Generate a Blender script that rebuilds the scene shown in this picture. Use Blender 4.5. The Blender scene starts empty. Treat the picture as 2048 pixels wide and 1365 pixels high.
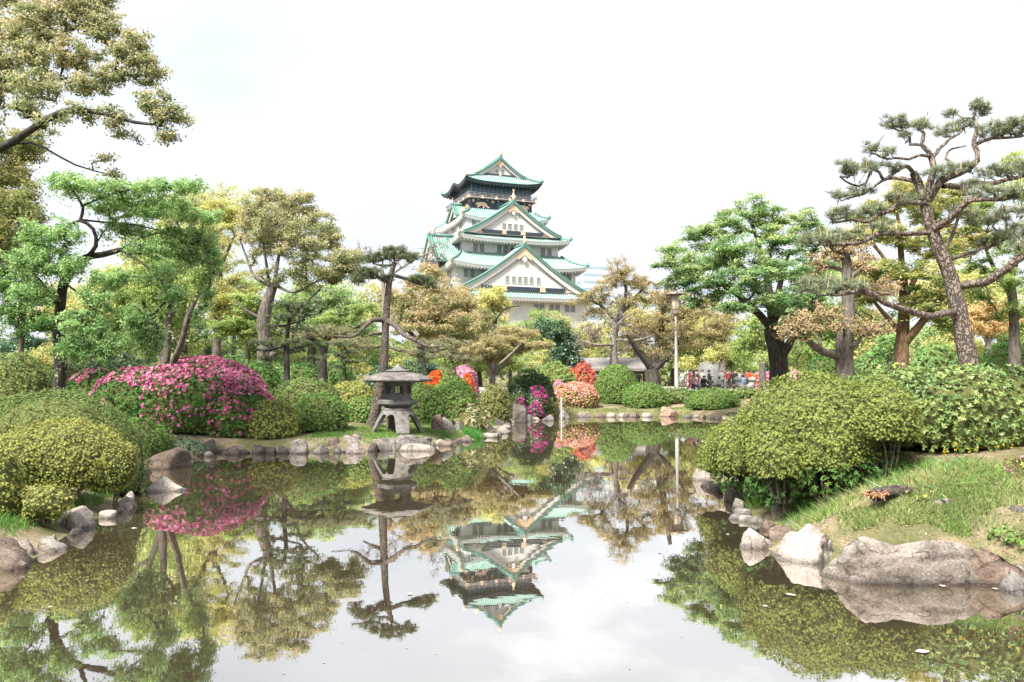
import bpy, bmesh, math, random
import numpy as np
from mathutils import Vector, Matrix

SC = bpy.context.scene
COL = SC.collection
R = math.radians
rng = np.random.default_rng(11)
random.seed(11)

SKYLOC = (5.3, 0.5, 5.7)
# ------------------------------------------------------------ camera, sky, sun, exposure
F, CZ, HY = 1600.0, 2.2, 757.0            # focal length in photo pixels, eye height over the water, horizon row
PITCH = math.atan((HY - 682.5) / F)
cam_d = bpy.data.cameras.new('camera'); cam = bpy.data.objects.new('camera', cam_d); COL.objects.link(cam)
cam_d.sensor_width = 36.0; cam_d.lens = 36.0 * F / 2048.0; cam_d.clip_start = 0.1; cam_d.clip_end = 9000
cam.location = (0, 0, CZ); cam.rotation_euler = (math.pi / 2 + PITCH, 0, 0)
SC.camera = cam
SUN_EL, SUN_AZ = R(52), R(215)            # azimuth clockwise from +Y
world = bpy.data.worlds.new('World'); SC.world = world; world.use_nodes = True
wt = world.node_tree; wt.nodes.clear()
def wn(t, **k):
    n = wt.nodes.new(t)
    for a, b in k.items(): setattr(n, a, b)
    return n
sky = wn('ShaderNodeTexSky', sky_type='NISHITA'); sky.sun_disc = False
sky.sun_elevation = SUN_EL; sky.sun_rotation = SUN_AZ; sky.air_density = 1.0; sky.dust_density = 2.0
tc = wn('ShaderNodeTexCoord'); mp = wn('ShaderNodeMapping'); mp.inputs['Scale'].default_value = (1.0, 1.0, 2.6)
mp.inputs['Location'].default_value = SKYLOC
nz = wn('ShaderNodeTexNoise'); nz.inputs['Scale'].default_value = 1.9; nz.inputs['Detail'].default_value = 7; nz.inputs['Roughness'].default_value = 0.5
rp = wn('ShaderNodeValToRGB'); e_ = rp.color_ramp.elements; e_[0].position = 0.34; e_[0].color = (0, 0, 0, 1); e_[1].position = 0.82; e_[1].color = (1, 1, 1, 1)
m_ = e_.new(0.57); m_.color = (0.12, 0.12, 0.12, 1); m_ = e_.new(0.67); m_.color = (0.45, 0.45, 0.45, 1)
sc_ = wn('ShaderNodeVectorMath', operation='SCALE'); sc_.inputs['Scale'].default_value = 0.12; sc_.label = 'clear air'
hz = wn('ShaderNodeMix', data_type='RGBA'); hz.inputs['Factor'].default_value = 0.93; hz.inputs['B'].default_value = (0.312, 0.328, 0.354, 1)   # thin veil of high cloud over the blue
mx = wn('ShaderNodeMix', data_type='RGBA'); mx.inputs['B'].default_value = (0.97, 0.985, 1.0, 1)
bg = wn('ShaderNodeBackground'); bg.inputs['Strength'].default_value = 0.66
out = wn('ShaderNodeOutputWorld')
L = wt.links.new
L(tc.outputs['Generated'], mp.inputs['Vector']); L(mp.outputs[0], nz.inputs['Vector']); L(nz.outputs['Fac'], rp.inputs['Fac'])
L(sky.outputs[0], sc_.inputs[0]); L(sc_.outputs[0], hz.inputs['A']); L(hz.outputs['Result'], mx.inputs['A']); L(rp.outputs['Color'], mx.inputs['Factor'])
L(mx.outputs['Result'], bg.inputs['Color']); L(bg.outputs[0], out.inputs['Surface'])
sun_d = bpy.data.lights.new('sun', 'SUN'); sun_d.energy = 2.6; sun_d.angle = R(14); sun_d.color = (1.0, 0.95, 0.87)
sun = bpy.data.objects.new('sun', sun_d); COL.objects.link(sun)
sd = Vector((math.sin(SUN_AZ) * math.cos(SUN_EL), math.cos(SUN_AZ) * math.cos(SUN_EL), math.sin(SUN_EL)))
sun.rotation_euler = sd.to_track_quat('Z', 'Y').to_euler(); sun.location = (-30, -40, 60)
SC.view_settings.view_transform = 'Standard'; SC.view_settings.look = 'None'
SC.view_settings.gamma = 1.0; SC.view_settings.use_curve_mapping = False
SC.view_settings.exposure = 2.2
SC.render.engine = 'CYCLES'
cy = SC.cycles
cy.max_bounces = 6; cy.diffuse_bounces = 3; cy.glossy_bounces = 3; cy.transmission_bounces = 3; cy.transparent_max_bounces = 4
cy.volume_bounces = 0; cy.caustics_reflective = False; cy.caustics_refractive = False; cy.use_denoising = True

# ------------------------------------------------------------ pixel helpers (photo pixels 2048 x 1365)
def px(x, y, d):
    """world point seen at photo pixel (x, y) at forward distance d (world Y)."""
    a, b = (x - 1024.0) / F, (682.5 - y) / F
    dy = math.cos(PITCH) - b * math.sin(PITCH); dz = math.sin(PITCH) + b * math.cos(PITCH)
    return np.array([a / dy * d, d, CZ + dz / dy * d])
def gp(x, y, z=0.0):
    a, b = (x - 1024.0) / F, (682.5 - y) / F
    dy = math.cos(PITCH) - b * math.sin(PITCH); dz = math.sin(PITCH) + b * math.cos(PITCH)
    t = (z - CZ) / dz
    return np.array([a * t, dy * t, z])

# ------------------------------------------------------------ mesh helpers
def mesh(name, V, Fc, mats, smooth=False, tint=None, midx=None):
    V = np.asarray(V, dtype=np.float32).reshape(-1, 3)
    me = bpy.data.meshes.new(name)
    if isinstance(Fc, np.ndarray):
        Fc = np.asarray(Fc, dtype=np.int32); m, k = Fc.shape
        me.vertices.add(len(V)); me.vertices.foreach_set('co', V.ravel())
        me.loops.add(m * k); me.loops.foreach_set('vertex_index', Fc.ravel())
        me.polygons.add(m); me.polygons.foreach_set('loop_start', np.arange(0, m * k, k, dtype=np.int32))
        me.update(calc_edges=True)
    else:
        me.from_pydata([tuple(map(float, v)) for v in V], [], [tuple(int(i) for i in f) for f in Fc]); me.update()
    n = len(me.polygons)
    if smooth: me.polygons.foreach_set('use_smooth', np.ones(n, dtype=bool))
    if tint is not None:
        at = me.attributes.new('tint', 'FLOAT', 'FACE'); at.data.foreach_set('value', np.asarray(tint, dtype=np.float32))
    if not isinstance(mats, (list, tuple)): mats = [mats]
    for m_ in mats: me.materials.append(m_)
    if midx is not None: me.polygons.foreach_set('material_index', np.asarray(midx, dtype=np.int32))
    return me

def obj(name, me, parent=None, loc=None):
    o = bpy.data.objects.new(name, me); COL.objects.link(o)
    if parent is not None: o.parent = parent
    if loc is not None: o.location = [float(c) for c in loc]
    return o

def tag(o, label=None, cat=None, group=None, kind=None):
    if label: o['label'] = label
    if cat: o['category'] = cat
    if group: o['group'] = group
    if kind: o['kind'] = kind
    return o

class Thing:
    """an Empty at the thing's base with its parts as children (their vertices are given in world space)."""
    def __init__(s, name, label, cat, loc, group=None, rotz=0.0):
        s.loc = np.array(loc, dtype=float); s.local = rotz != 0.0
        s.o = obj(name, None, None, s.loc); s.o.rotation_euler = (0, 0, rotz); tag(s.o, label, cat, group)
    def part(s, name, V, Fc, mats, smooth=False, tint=None, midx=None, under=None, label=None):
        V = np.asarray(V, dtype=float).reshape(-1, 3)
        if not s.local: V = V - s.loc
        o = obj(name, mesh(name, V, Fc, mats, smooth, tint, midx), under or s.o)
        if label: o['label'] = label
        if name in ('candle_shoots', 'twigs', 'stems', 'blossom', 'petals', 'stem', 'foliage', 'crown', 'tile_rows', 'rafters', 'broken_wood'): o['kind'] = 'stuff'
        return o
    def share(s, name, me, loc=(0, 0, 0), rotz=0, under=None, scale=None):
        o = obj(name, me, under or s.o, loc); o.rotation_euler = (0, 0, rotz)
        if scale is not None: o.scale = scale
        return o

def single(name, label, cat, V, Fc, mats, loc, group=None, smooth=False, tint=None, midx=None, kind=None):
    V = np.asarray(V, dtype=float).reshape(-1, 3) - np.array(loc, dtype=float)
    return tag(obj(name, mesh(name, V, Fc, mats, smooth, tint, midx), None, loc), label, cat, group, kind)

def copy_tree(o, parent=None):
    c = o.copy(); COL.objects.link(c); c.parent = parent
    for ch in list(o.children): copy_tree(ch, c)
    return c

class MB:
    """collects polygons for one mesh."""
    def __init__(s): s.V = []; s.F = []; s.n = 0; s.M = []
    def add(s, V, Fc, m=0):
        V = np.asarray(V, dtype=float).reshape(-1, 3)
        for f in Fc: s.F.append([int(i) + s.n for i in f]); s.M.append(m)
        s.V.append(V); s.n += len(V)
    def box(s, x0, x1, y0, y1, z0, z1, m=0):
        s.add([(x0,y0,z0),(x1,y0,z0),(x1,y1,z0),(x0,y1,z0),(x0,y0,z1),(x1,y0,z1),(x1,y1,z1),(x0,y1,z1)],
              [(0,3,2,1),(4,5,6,7),(0,1,5,4),(1,2,6,5),(2,3,7,6),(3,0,4,7)], m)
    def prism(s, poly, depth_vec, m=0):
        """polygon (k,3) extruded along a vector."""
        P = np.asarray(poly, dtype=float); k = len(P); Q = P + np.asarray(depth_vec, dtype=float)
        s.add(np.vstack([P, Q]), [list(range(k))[::-1], list(range(k, 2 * k))] + [(i, (i + 1) % k, k + (i + 1) % k, k + i) for i in range(k)], m)
    def tube(s, P, rad, sides=6, m=0, caps=True):
        V, Fq = tube_geo(np.asarray(P, dtype=float), np.broadcast_to(np.asarray(rad, dtype=float), (len(P),)), sides)
        Fl = [list(f) for f in Fq]
        if caps:
            Fl.append(list(range(sides))[::-1]); Fl.append([len(V) - sides + i for i in range(sides)])
        s.add(V, Fl, m)
    def lathe(s, prof, c=(0, 0, 0), sides=16, m=0, ph=0.0):
        """profile [(r, z)...] turned about the vertical axis through c."""
        c = np.asarray(c, dtype=float); V = []; k = len(prof)
        for r, z in prof:
            for j in range(sides):
                a = ph + 2 * math.pi * j / sides; V.append((c[0] + r * math.cos(a), c[1] + r * math.sin(a), c[2] + z))
        Fl = [(i * sides + j, i * sides + (j + 1) % sides, (i + 1) * sides + (j + 1) % sides, (i + 1) * sides + j) for i in range(k - 1) for j in range(sides)]
        Fl += [list(range(sides))[::-1], [(k - 1) * sides + j for j in range(sides)]]
        s.add(V, Fl, m)
    def mesh(s, name, mats, smooth=False):
        return mesh(name, np.vstack(s.V), s.F, mats, smooth, midx=s.M)
    def part(s, t, name, mats, smooth=False, under=None, label=None):
        return t.part(name, np.vstack(s.V), s.F, mats, smooth, midx=s.M, under=under, label=label)

def tube_geo(P, rad, sides=6):
    n = len(P)
    T = np.gradient(P, axis=0); T /= np.linalg.norm(T, axis=1, keepdims=True) + 1e-9
    up = np.array([0.13, 0.21, 0.97]) if abs(T[0, 2]) < 0.9 else np.array([0.9, 0.3, 0.05])
    N = np.cross(T, up); N /= np.linalg.norm(N, axis=1, keepdims=True) + 1e-9
    for i in range(1, n):
        if N[i] @ N[i - 1] < 0: N[i] = -N[i]
    B = np.cross(T, N)
    a = np.arange(sides) * 2 * math.pi / sides
    V = P[:, None, :] + rad[:, None, None] * (np.cos(a)[None, :, None] * N[:, None, :] + np.sin(a)[None, :, None] * B[:, None, :])
    i = np.arange(n - 1)[:, None] * sides; j = np.arange(sides)[None, :]; j2 = (j + 1) % sides
    Fq = np.stack([i + j, i + j2, i + sides + j2, i + sides + j], -1).reshape(-1, 4)
    return V.reshape(-1, 3), Fq

def join_geo(parts):
    Vs, Fs, o = [], [], 0
    for V, Fq in parts:
        Vs.append(V); Fs.append(Fq + o); o += len(V)
    return np.vstack(Vs), np.vstack(Fs)

# numpy value noise
def _h(ix, iy, iz, s):
    h = (ix.astype(np.int64) * 374761393 + iy.astype(np.int64) * 668265263 + iz.astype(np.int64) * 2147483647 + s * 974711) & 0xFFFFFFFF
    h = ((h ^ (h >> 13)) * 1274126177) & 0xFFFFFFFF
    return ((h ^ (h >> 16)) & 0xFFFF) / 65535.0
def vnoise(P, s=0):
    P = np.asarray(P, dtype=float); I = np.floor(P); f = P - I; f = f * f * (3 - 2 * f); I = I.astype(np.int64)
    x, y, z = I[..., 0], I[..., 1], I[..., 2]; fx, fy, fz = f[..., 0], f[..., 1], f[..., 2]
    def l(a, b, t): return a + (b - a) * t
    r = l(l(l(_h(x, y, z, s), _h(x+1, y, z, s), fx), l(_h(x, y+1, z, s), _h(x+1, y+1, z, s), fx), fy),
          l(l(_h(x, y, z+1, s), _h(x+1, y, z+1, s), fx), l(_h(x, y+1, z+1, s), _h(x+1, y+1, z+1, s), fx), fy), fz)
    return r * 2 - 1
def fbm(P, s=0, o=3):
    P = np.asarray(P, dtype=float); r = 0; a = 1.0; t = 0
    for k in range(o): r = r + a * vnoise(P * 2 ** k, s + k * 17); t += a; a *= 0.5
    return r / t

# ------------------------------------------------------------ materials
MATS = {}
def nodes_of(name):
    m = bpy.data.materials.new(name); m.use_nodes = True; nt = m.node_tree; nt.nodes.clear(); MATS[name] = m
    o = nt.nodes.new('ShaderNodeOutputMaterial'); return m, nt, o
def nd(nt, t, **k):
    n = nt.nodes.new(t)
    for a, b in k.items():
        if a in n.inputs.keys(): n.inputs[a].default_value = b
        else: setattr(n, a, b)
    return n
def ramp(nt, cols, pos=None):
    r = nt.nodes.new('ShaderNodeValToRGB'); e = r.color_ramp.elements
    pos = pos or [i / (len(cols) - 1) for i in range(len(cols))]
    while len(e) < len(cols): e.new(0.5)
    for i, (c, p) in enumerate(zip(cols, pos)): e[i].position = p; e[i].color = (*c, 1)
    return r

def leaf_mat(name, cols, trans=0.46, rough=0.55, spec=0.18, pos=None):
    if name in MATS: return MATS[name]
    m, nt, o = nodes_of(name); k = nt.links.new
    if not name.startswith('petal'):
        cols = [tuple(min(0.7, v * 1.42 * {'leaf_bronze': 1.22, 'leaf_cherry_green': 1.25, 'leaf_clipped_azalea': 1.05, 'leaf_new_orange': 0.88, 'leaf_clipped_yellow': 1.12, 'leaf_olive': 1.15, 'leaf_mid_green': 1.15, 'grass_blade': 1.2, 'grass_blade_deep': 1.15}.get(name, 1.0)) for v in c) for c in cols]
    at = nd(nt, 'ShaderNodeAttribute', attribute_name='tint'); r = ramp(nt, cols, pos); k(at.outputs['Fac'], r.inputs['Fac'])
    p = nd(nt, 'ShaderNodeBsdfPrincipled'); p.inputs['Roughness'].default_value = rough; p.inputs['Specular IOR Level'].default_value = spec
    t = nd(nt, 'ShaderNodeBsdfTranslucent'); x = nd(nt, 'ShaderNodeMixShader'); x.inputs[0].default_value = trans
    k(r.outputs[0], p.inputs['Base Color']); k(r.outputs[0], t.inputs['Color']); k(p.outputs[0], x.inputs[1]); k(t.outputs[0], x.inputs[2]); k(x.outputs[0], o.inputs[0])
    return m

def noise_mat(name, cols, scale=6.0, rough=0.8, bump=0.3, bscale=30.0, detail=6, pos=None, spec=0.3, metallic=0.0, stretch=None, obj_coords=True, bdist=0.02):
    if name in MATS: return MATS[name]
    m, nt, o = nodes_of(name); k = nt.links.new
    c = nd(nt, 'ShaderNodeTexCoord'); mpn = nd(nt, 'ShaderNodeMapping')
    if stretch: mpn.inputs['Scale'].default_value = stretch
    k(c.outputs['Object'], mpn.inputs[0])
    n1 = nd(nt, 'ShaderNodeTexNoise'); n1.inputs['Scale'].default_value = scale; n1.inputs['Detail'].default_value = detail; k(mpn.outputs[0], n1.inputs['Vector'])
    n1.inputs['Roughness'].default_value = 0.6
    r = ramp(nt, cols, pos or [0.3 + 0.4 * i / (len(cols) - 1) for i in range(len(cols))]); k(n1.outputs['Fac'], r.inputs[0])
    p = nd(nt, 'ShaderNodeBsdfPrincipled'); p.inputs['Roughness'].default_value = rough; p.inputs['Specular IOR Level'].default_value = spec; p.inputs['Metallic'].default_value = metallic
    k(r.outputs[0], p.inputs['Base Color'])
    if bump:
        n2 = nd(nt, 'ShaderNodeTexNoise'); n2.inputs['Scale'].default_value = bscale; n2.inputs['Detail'].default_value = 5; k(mpn.outputs[0], n2.inputs['Vector'])
        b = nd(nt, 'ShaderNodeBump'); b.inputs['Strength'].default_value = bump; b.inputs['Distance'].default_value = bdist; k(n2.outputs['Fac'], b.inputs['Height']); k(b.outputs[0], p.inputs['Normal'])
    k(p.outputs[0], o.inputs[0]); return m

def stone_mat(name, cols, wet=0.015):
    """weathered boulder: blotches, pale lichen, cracks and a dark damp band just over the water (world height)."""
    if name in MATS: return MATS[name]
    m, nt, o = nodes_of(name); k = nt.links.new
    c = nd(nt, 'ShaderNodeNewGeometry')
    n1 = nd(nt, 'ShaderNodeTexNoise'); n1.inputs['Scale'].default_value = 2.6; n1.inputs['Detail'].default_value = 8; n1.inputs['Roughness'].default_value = 0.65; k(c.outputs['Position'], n1.inputs['Vector'])
    r = ramp(nt, cols, [0.32, 0.5, 0.68]); k(n1.outputs['Fac'], r.inputs[0])
    n3 = nd(nt, 'ShaderNodeTexNoise'); n3.inputs['Scale'].default_value = 38; n3.inputs['Detail'].default_value = 4; k(c.outputs['Position'], n3.inputs['Vector'])
    r3 = ramp(nt, [(0.62, 0.6, 0.58), (1.12, 1.1, 1.08)], [0.35, 0.68]); k(n3.outputs['Fac'], r3.inputs[0])
    mul = nd(nt, 'ShaderNodeMix', data_type='RGBA', blend_type='MULTIPLY'); mul.inputs['Factor'].default_value = 1.0
    k(r.outputs[0], mul.inputs['A']); k(r3.outputs[0], mul.inputs['B'])
    sp = nd(nt, 'ShaderNodeSeparateXYZ'); k(c.outputs['Position'], sp.inputs[0])
    add = nd(nt, 'ShaderNodeMath', operation='MULTIPLY_ADD'); k(n1.outputs['Fac'], add.inputs[0]); add.inputs[1].default_value = -0.08; k(sp.outputs['Z'], add.inputs[2])
    mr = nd(nt, 'ShaderNodeMapRange'); mr.inputs['From Min'].default_value = wet - 0.04; mr.inputs['From Max'].default_value = wet + 0.02; k(add.outputs[0], mr.inputs['Value'])
    mr.inputs['To Min'].default_value = 0.45; mr.inputs['To Max'].default_value = 1.0
    n5 = nd(nt, 'ShaderNodeTexNoise'); n5.inputs['Scale'].default_value = 2.2; n5.inputs['Detail'].default_value = 7; n5.inputs['Distortion'].default_value = 0.6; k(c.outputs['Position'], n5.inputs['Vector'])
    ab = nd(nt, 'ShaderNodeMath', operation='SUBTRACT'); k(n5.outputs['Fac'], ab.inputs[0]); ab.inputs[1].default_value = 0.5; ab2 = nd(nt, 'ShaderNodeMath', operation='ABSOLUTE'); k(ab.outputs[0], ab2.inputs[0])
    rc = ramp(nt, [(0.4, 0.37, 0.34), (1, 1, 1)], [0.0, 0.022]); k(ab2.outputs[0], rc.inputs[0])
    mu2 = nd(nt, 'ShaderNodeMix', data_type='RGBA', blend_type='MULTIPLY'); mu2.inputs['Factor'].default_value = 1.0; k(mul.outputs['Result'], mu2.inputs['A']); k(rc.outputs[0], mu2.inputs['B'])
    sc2 = nd(nt, 'ShaderNodeVectorMath', operation='SCALE'); k(mu2.outputs['Result'], sc2.inputs[0]); k(mr.outputs[0], sc2.inputs['Scale'])
    p = nd(nt, 'ShaderNodeBsdfPrincipled'); p.inputs['Roughness'].default_value = 0.82; p.inputs['Specular IOR Level'].default_value = 0.3
    k(sc2.outputs[0], p.inputs['Base Color'])
    v = nd(nt, 'ShaderNodeTexNoise'); v.inputs['Scale'].default_value = 14; v.inputs['Detail'].default_value = 8; v.inputs['Roughness'].default_value = 0.7; k(c.outputs['Position'], v.inputs['Vector'])
    b = nd(nt, 'ShaderNodeBump'); b.inputs['Strength'].default_value = 0.8; b.inputs['Distance'].default_value = 0.04; k(v.outputs['Fac'], b.inputs['Height']); k(b.outputs[0], p.inputs['Normal'])
    k(p.outputs[0], o.inputs[0]); return m

def bark_mat(name, c0, c1, scale=9.0, plates=False, rough=0.9):
    if name in MATS: return MATS[name]
    m, nt, o = nodes_of(name); k = nt.links.new
    c = nd(nt, 'ShaderNodeTexCoord'); mpn = nd(nt, 'ShaderNodeMapping'); mpn.inputs['Scale'].default_value = (1, 1, 0.55 if plates else 0.3); k(c.outputs['Object'], mpn.inputs[0])
    p = nd(nt, 'ShaderNodeBsdfPrincipled'); p.inputs['Roughness'].default_value = rough; p.inputs['Specular IOR Level'].default_value = 0.2
    if plates:
        v = nd(nt, 'ShaderNodeTexVoronoi', feature='DISTANCE_TO_EDGE'); v.inputs['Scale'].default_value = scale
        w = nd(nt, 'ShaderNodeTexNoise'); w.inputs['Scale'].default_value = 9; k(mpn.outputs[0], w.inputs['Vector'])
        ad = nd(nt, 'ShaderNodeMix', data_type='RGBA', blend_type='LINEAR_LIGHT'); ad.inputs['Factor'].default_value = 0.12; k(mpn.outputs[0], ad.inputs['A']); k(w.outputs['Color'], ad.inputs['B']); k(ad.outputs['Result'], v.inputs['Vector'])
        h = ramp(nt, [(0, 0, 0), (1, 1, 1)], [0.02, 0.2]); k(v.outputs['Distance'], h.inputs[0]); hs = h.outputs[0]
    else:
        v = nd(nt, 'ShaderNodeTexNoise'); v.inputs['Scale'].default_value = scale; v.inputs['Detail'].default_value = 7; k(mpn.outputs[0], v.inputs['Vector'])
        h = ramp(nt, [(0, 0, 0), (1, 1, 1)], [0.35, 0.65]); k(v.outputs['Fac'], h.inputs[0]); hs = h.outputs[0]
    n2 = nd(nt, 'ShaderNodeTexNoise'); n2.inputs['Scale'].default_value = 25; n2.inputs['Detail'].default_value = 5; k(c.outputs['Object'], n2.inputs['Vector'])
    mm = nd(nt, 'ShaderNodeMix', data_type='RGBA'); mm.inputs['Factor'].default_value = 0.35; k(hs, mm.inputs['A']); k(n2.outputs['Fac'], mm.inputs['B'])
    r = ramp(nt, [c0, c1], [0.1, 0.85]); k(mm.outputs['Result'], r.inputs[0]); k(r.outputs[0], p.inputs['Base Color'])
    b = nd(nt, 'ShaderNodeBump'); b.inputs['Strength'].default_value = 0.8; b.inputs['Distance'].default_value = 0.04; k(mm.outputs['Result'], b.inputs['Height']); k(b.outputs[0], p.inputs['Normal'])
    k(p.outputs[0], o.inputs[0]); return m

def plain(name, col, rough=0.6, metallic=0.0, spec=0.4):
    """slightly mottled paint, cloth, plaster or metal."""
    c = np.array(col); return noise_mat(name, [tuple(c * 0.86), tuple(np.minimum(c * 1.1, 0.95))], scale=3.0, rough=rough, bump=0.08, bscale=40, spec=spec, metallic=metallic)
# ------------------------------------------------------------ pond outline, ground, water
WL = [(-120,1262),(0,1165),(75,1132),(140,1088),(188,1050),(268,1018),(262,972),(300,945),(370,925),(402,912),(440,906),(500,904),(560,906),
      (620,905),(700,906),(760,902),(830,899),(872,892),(900,886),(960,880),(1000,869),(1016,858),(1022,847),(1060,842),(1100,838),(1130,836),
      (1200,834),(1300,832),(1370,834),(1430,838),(1530,856),(1490,900),(1420,935),(1388,955),(1405,975),(1440,985),(1468,1008),(1470,1034),
      (1500,1045),(1535,1062),(1495,1092),(1550,1115),(1660,1132),(1760,1155),(1950,1165),(2048,1182),(2200,1215)]
POND = np.array([gp(x, y)[:2] for x, y in WL] + [(8.2, 5.0), (6.5, 2.2), (2.0, 1.2), (-2.0, 1.3), (-5.5, 2.2), (-7.0, 4.6)])
def pond_sd(P):
    """signed distance to the shoreline, positive on land."""
    P = np.asarray(P, dtype=float); A = POND; B = np.roll(POND, -1, 0)
    d = np.full(len(P), 1e9); ins = np.zeros(len(P), dtype=bool)
    for a, b in zip(A, B):
        e = b - a; w = P - a; t = np.clip((w @ e) / (e @ e), 0, 1); d = np.minimum(d, np.linalg.norm(w - t[:, None] * e, axis=1))
        c = ((a[1] > P[:, 1]) != (b[1] > P[:, 1])) & (P[:, 0] < (b[0] - a[0]) * (P[:, 1] - a[1]) / (b[1] - a[1] + 1e-12) + a[0]); ins ^= c
    return np.where(ins, -d, d)
def gz(P):
    P = np.atleast_2d(np.asarray(P, dtype=float))[:, :2]
    s = pond_sd(P); l = np.clip(s, 0, None)
    q = np.clip(l / 11, 0, 1); rise = 0.9 * q * q * (3 - 2 * q)
    q2 = np.clip(l / 1.2, 0, 1); land = -0.03 + 0.33 * q2 * q2 * (3 - 2 * q2) + rise + 0.05 * fbm(np.c_[P * 0.8, np.zeros(len(P))], 3) * np.clip(l, 0, 1)
    def S(v): v = np.clip(v, 0, 1); return v * v * (3 - 2 * v)
    land = land + 0.62 * S((l - 0.25) / 2.6) * S((P[:, 0] - 2.2) / 1.4) * S((17 - P[:, 1]) / 3)     # the right bank climbs to the hedge
    far = np.clip((np.hypot(P[:, 0], P[:, 1]) - 130) / 60, 0, 1)
    return np.where(s < 0, np.maximum(-0.7, -0.03 + s * 0.5), land) + far * 1.5
def hit(x, y):
    """where the view through photo pixel (x, y) meets the ground."""
    d = np.arange(5.0, 60.0, 0.04); a = px(x, y, 1.0) - np.array([0, 0, CZ]); P = np.c_[a[0] * d, d, CZ + a[2] * d]
    u_ = np.nonzero(P[:, 2] <= gz(P))[0]; k = u_[0] if len(u_) else -1
    return np.array([P[k, 0], P[k, 1], float(gz(P[k:k + 1] if k >= 0 else P[-1:])[0])])
def g1(x, y): return float(gz([[x, y]])[0])

def axis(parts):
    return np.unique(np.concatenate([np.arange(a, b, s) for a, b, s in parts]))
gx = axis([(-2200, -400, 300), (-400, -60, 20), (-60, -13, 2.5), (-13, 14, 0.3), (14, 60, 2.5), (60, 400, 20), (400, 2201, 300)])
gy = axis([(-300, -20, 40), (-20, 4, 2), (4, 30, 0.3), (30, 52, 0.5), (52, 90, 2.0), (90, 400, 15), (400, 2600, 200)])
X, Y = np.meshgrid(gx, gy); P2 = np.c_[X.ravel(), Y.ravel()]
Z = gz(P2); nx_, ny_ = len(gx), len(gy)
i, j = np.meshgrid(np.arange(nx_ - 1), np.arange(ny_ - 1)); q = (j * nx_ + i).ravel()
GF = np.stack([q, q + 1, q + nx_ + 1, q + nx_], -1)
def ground_mat():
    m, nt, o = nodes_of('garden_ground'); k = nt.links.new
    c = nd(nt, 'ShaderNodeNewGeometry')
    n1 = nd(nt, 'ShaderNodeTexNoise'); n1.inputs['Scale'].default_value = 0.9; n1.inputs['Detail'].default_value = 7; n1.inputs['Roughness'].default_value = 0.62; k(c.outputs['Position'], n1.inputs['Vector'])
    r = ramp(nt, [(0.08, 0.09, 0.035), (0.15, 0.14, 0.07), (0.24, 0.19, 0.125), (0.32, 0.26, 0.19)], [0.34, 0.46, 0.52, 0.62]); k(n1.outputs['Fac'], r.inputs[0])
    n3 = nd(nt, 'ShaderNodeTexNoise'); n3.inputs['Scale'].default_value = 40; n3.inputs['Detail'].default_value = 4; k(c.outputs['Position'], n3.inputs['Vector'])
    r3 = ramp(nt, [(0.6, 0.6, 0.6), (1.25, 1.25, 1.2)], [0.3, 0.7]); k(n3.outputs['Fac'], r3.inputs[0])
    mul = nd(nt, 'ShaderNodeMix', data_type='RGBA', blend_type='MULTIPLY'); mul.inputs['Factor'].default_value = 1.0; k(r.outputs[0], mul.inputs['A']); k(r3.outputs[0], mul.inputs['B'])
    # pale trodden sand of the plaza past the far bank
    sp = nd(nt, 'ShaderNodeSeparateXYZ'); k(c.outputs['Position'], sp.inputs[0])
    mr = nd(nt, 'ShaderNodeMapRange'); mr.inputs['From Min'].default_value = 54; mr.inputs['From Max'].default_value = 56; k(sp.outputs['Y'], mr.inputs['Value'])
    m2 = nd(nt, 'ShaderNodeMapRange'); m2.inputs['From Min'].default_value = 92; m2.inputs['From Max'].default_value = 90; k(sp.outputs['Y'], m2.inputs['Value'])
    mm = nd(nt, 'ShaderNodeMath', operation='MULTIPLY'); k(mr.outputs[0], mm.inputs[0]); k(m2.outputs[0], mm.inputs[1])
    mx_ = nd(nt, 'ShaderNodeMix', data_type='RGBA'); k(mm.outputs[0], mx_.inputs['Factor']); k(mul.outputs['Result'], mx_.inputs['A'])
    r4 = ramp(nt, [(0.3, 0.27, 0.23), (0.42, 0.39, 0.35)], [0.3, 0.7]); k(n3.outputs['Fac'], r4.inputs[0]); k(r4.outputs[0], mx_.inputs['B'])
    p = nd(nt, 'ShaderNodeBsdfPrincipled'); p.inputs['Roughness'].default_value = 0.95; p.inputs['Specular IOR Level'].default_value = 0.15; k(mx_.outputs['Result'], p.inputs['Base Color'])
    b = nd(nt, 'ShaderNodeBump'); b.inputs['Strength'].default_value = 0.6; b.inputs['Distance'].default_value = 0.05; k(n3.outputs['Fac'], b.inputs['Height']); k(b.outputs[0], p.inputs['Normal'])
    k(p.outputs[0], o.inputs[0]); return m
tag(obj('ground', mesh('ground', np.c_[P2, Z], GF, ground_mat(), True)), 'garden ground with grass, bare soil and pale plaza', None, None, 'structure')

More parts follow.
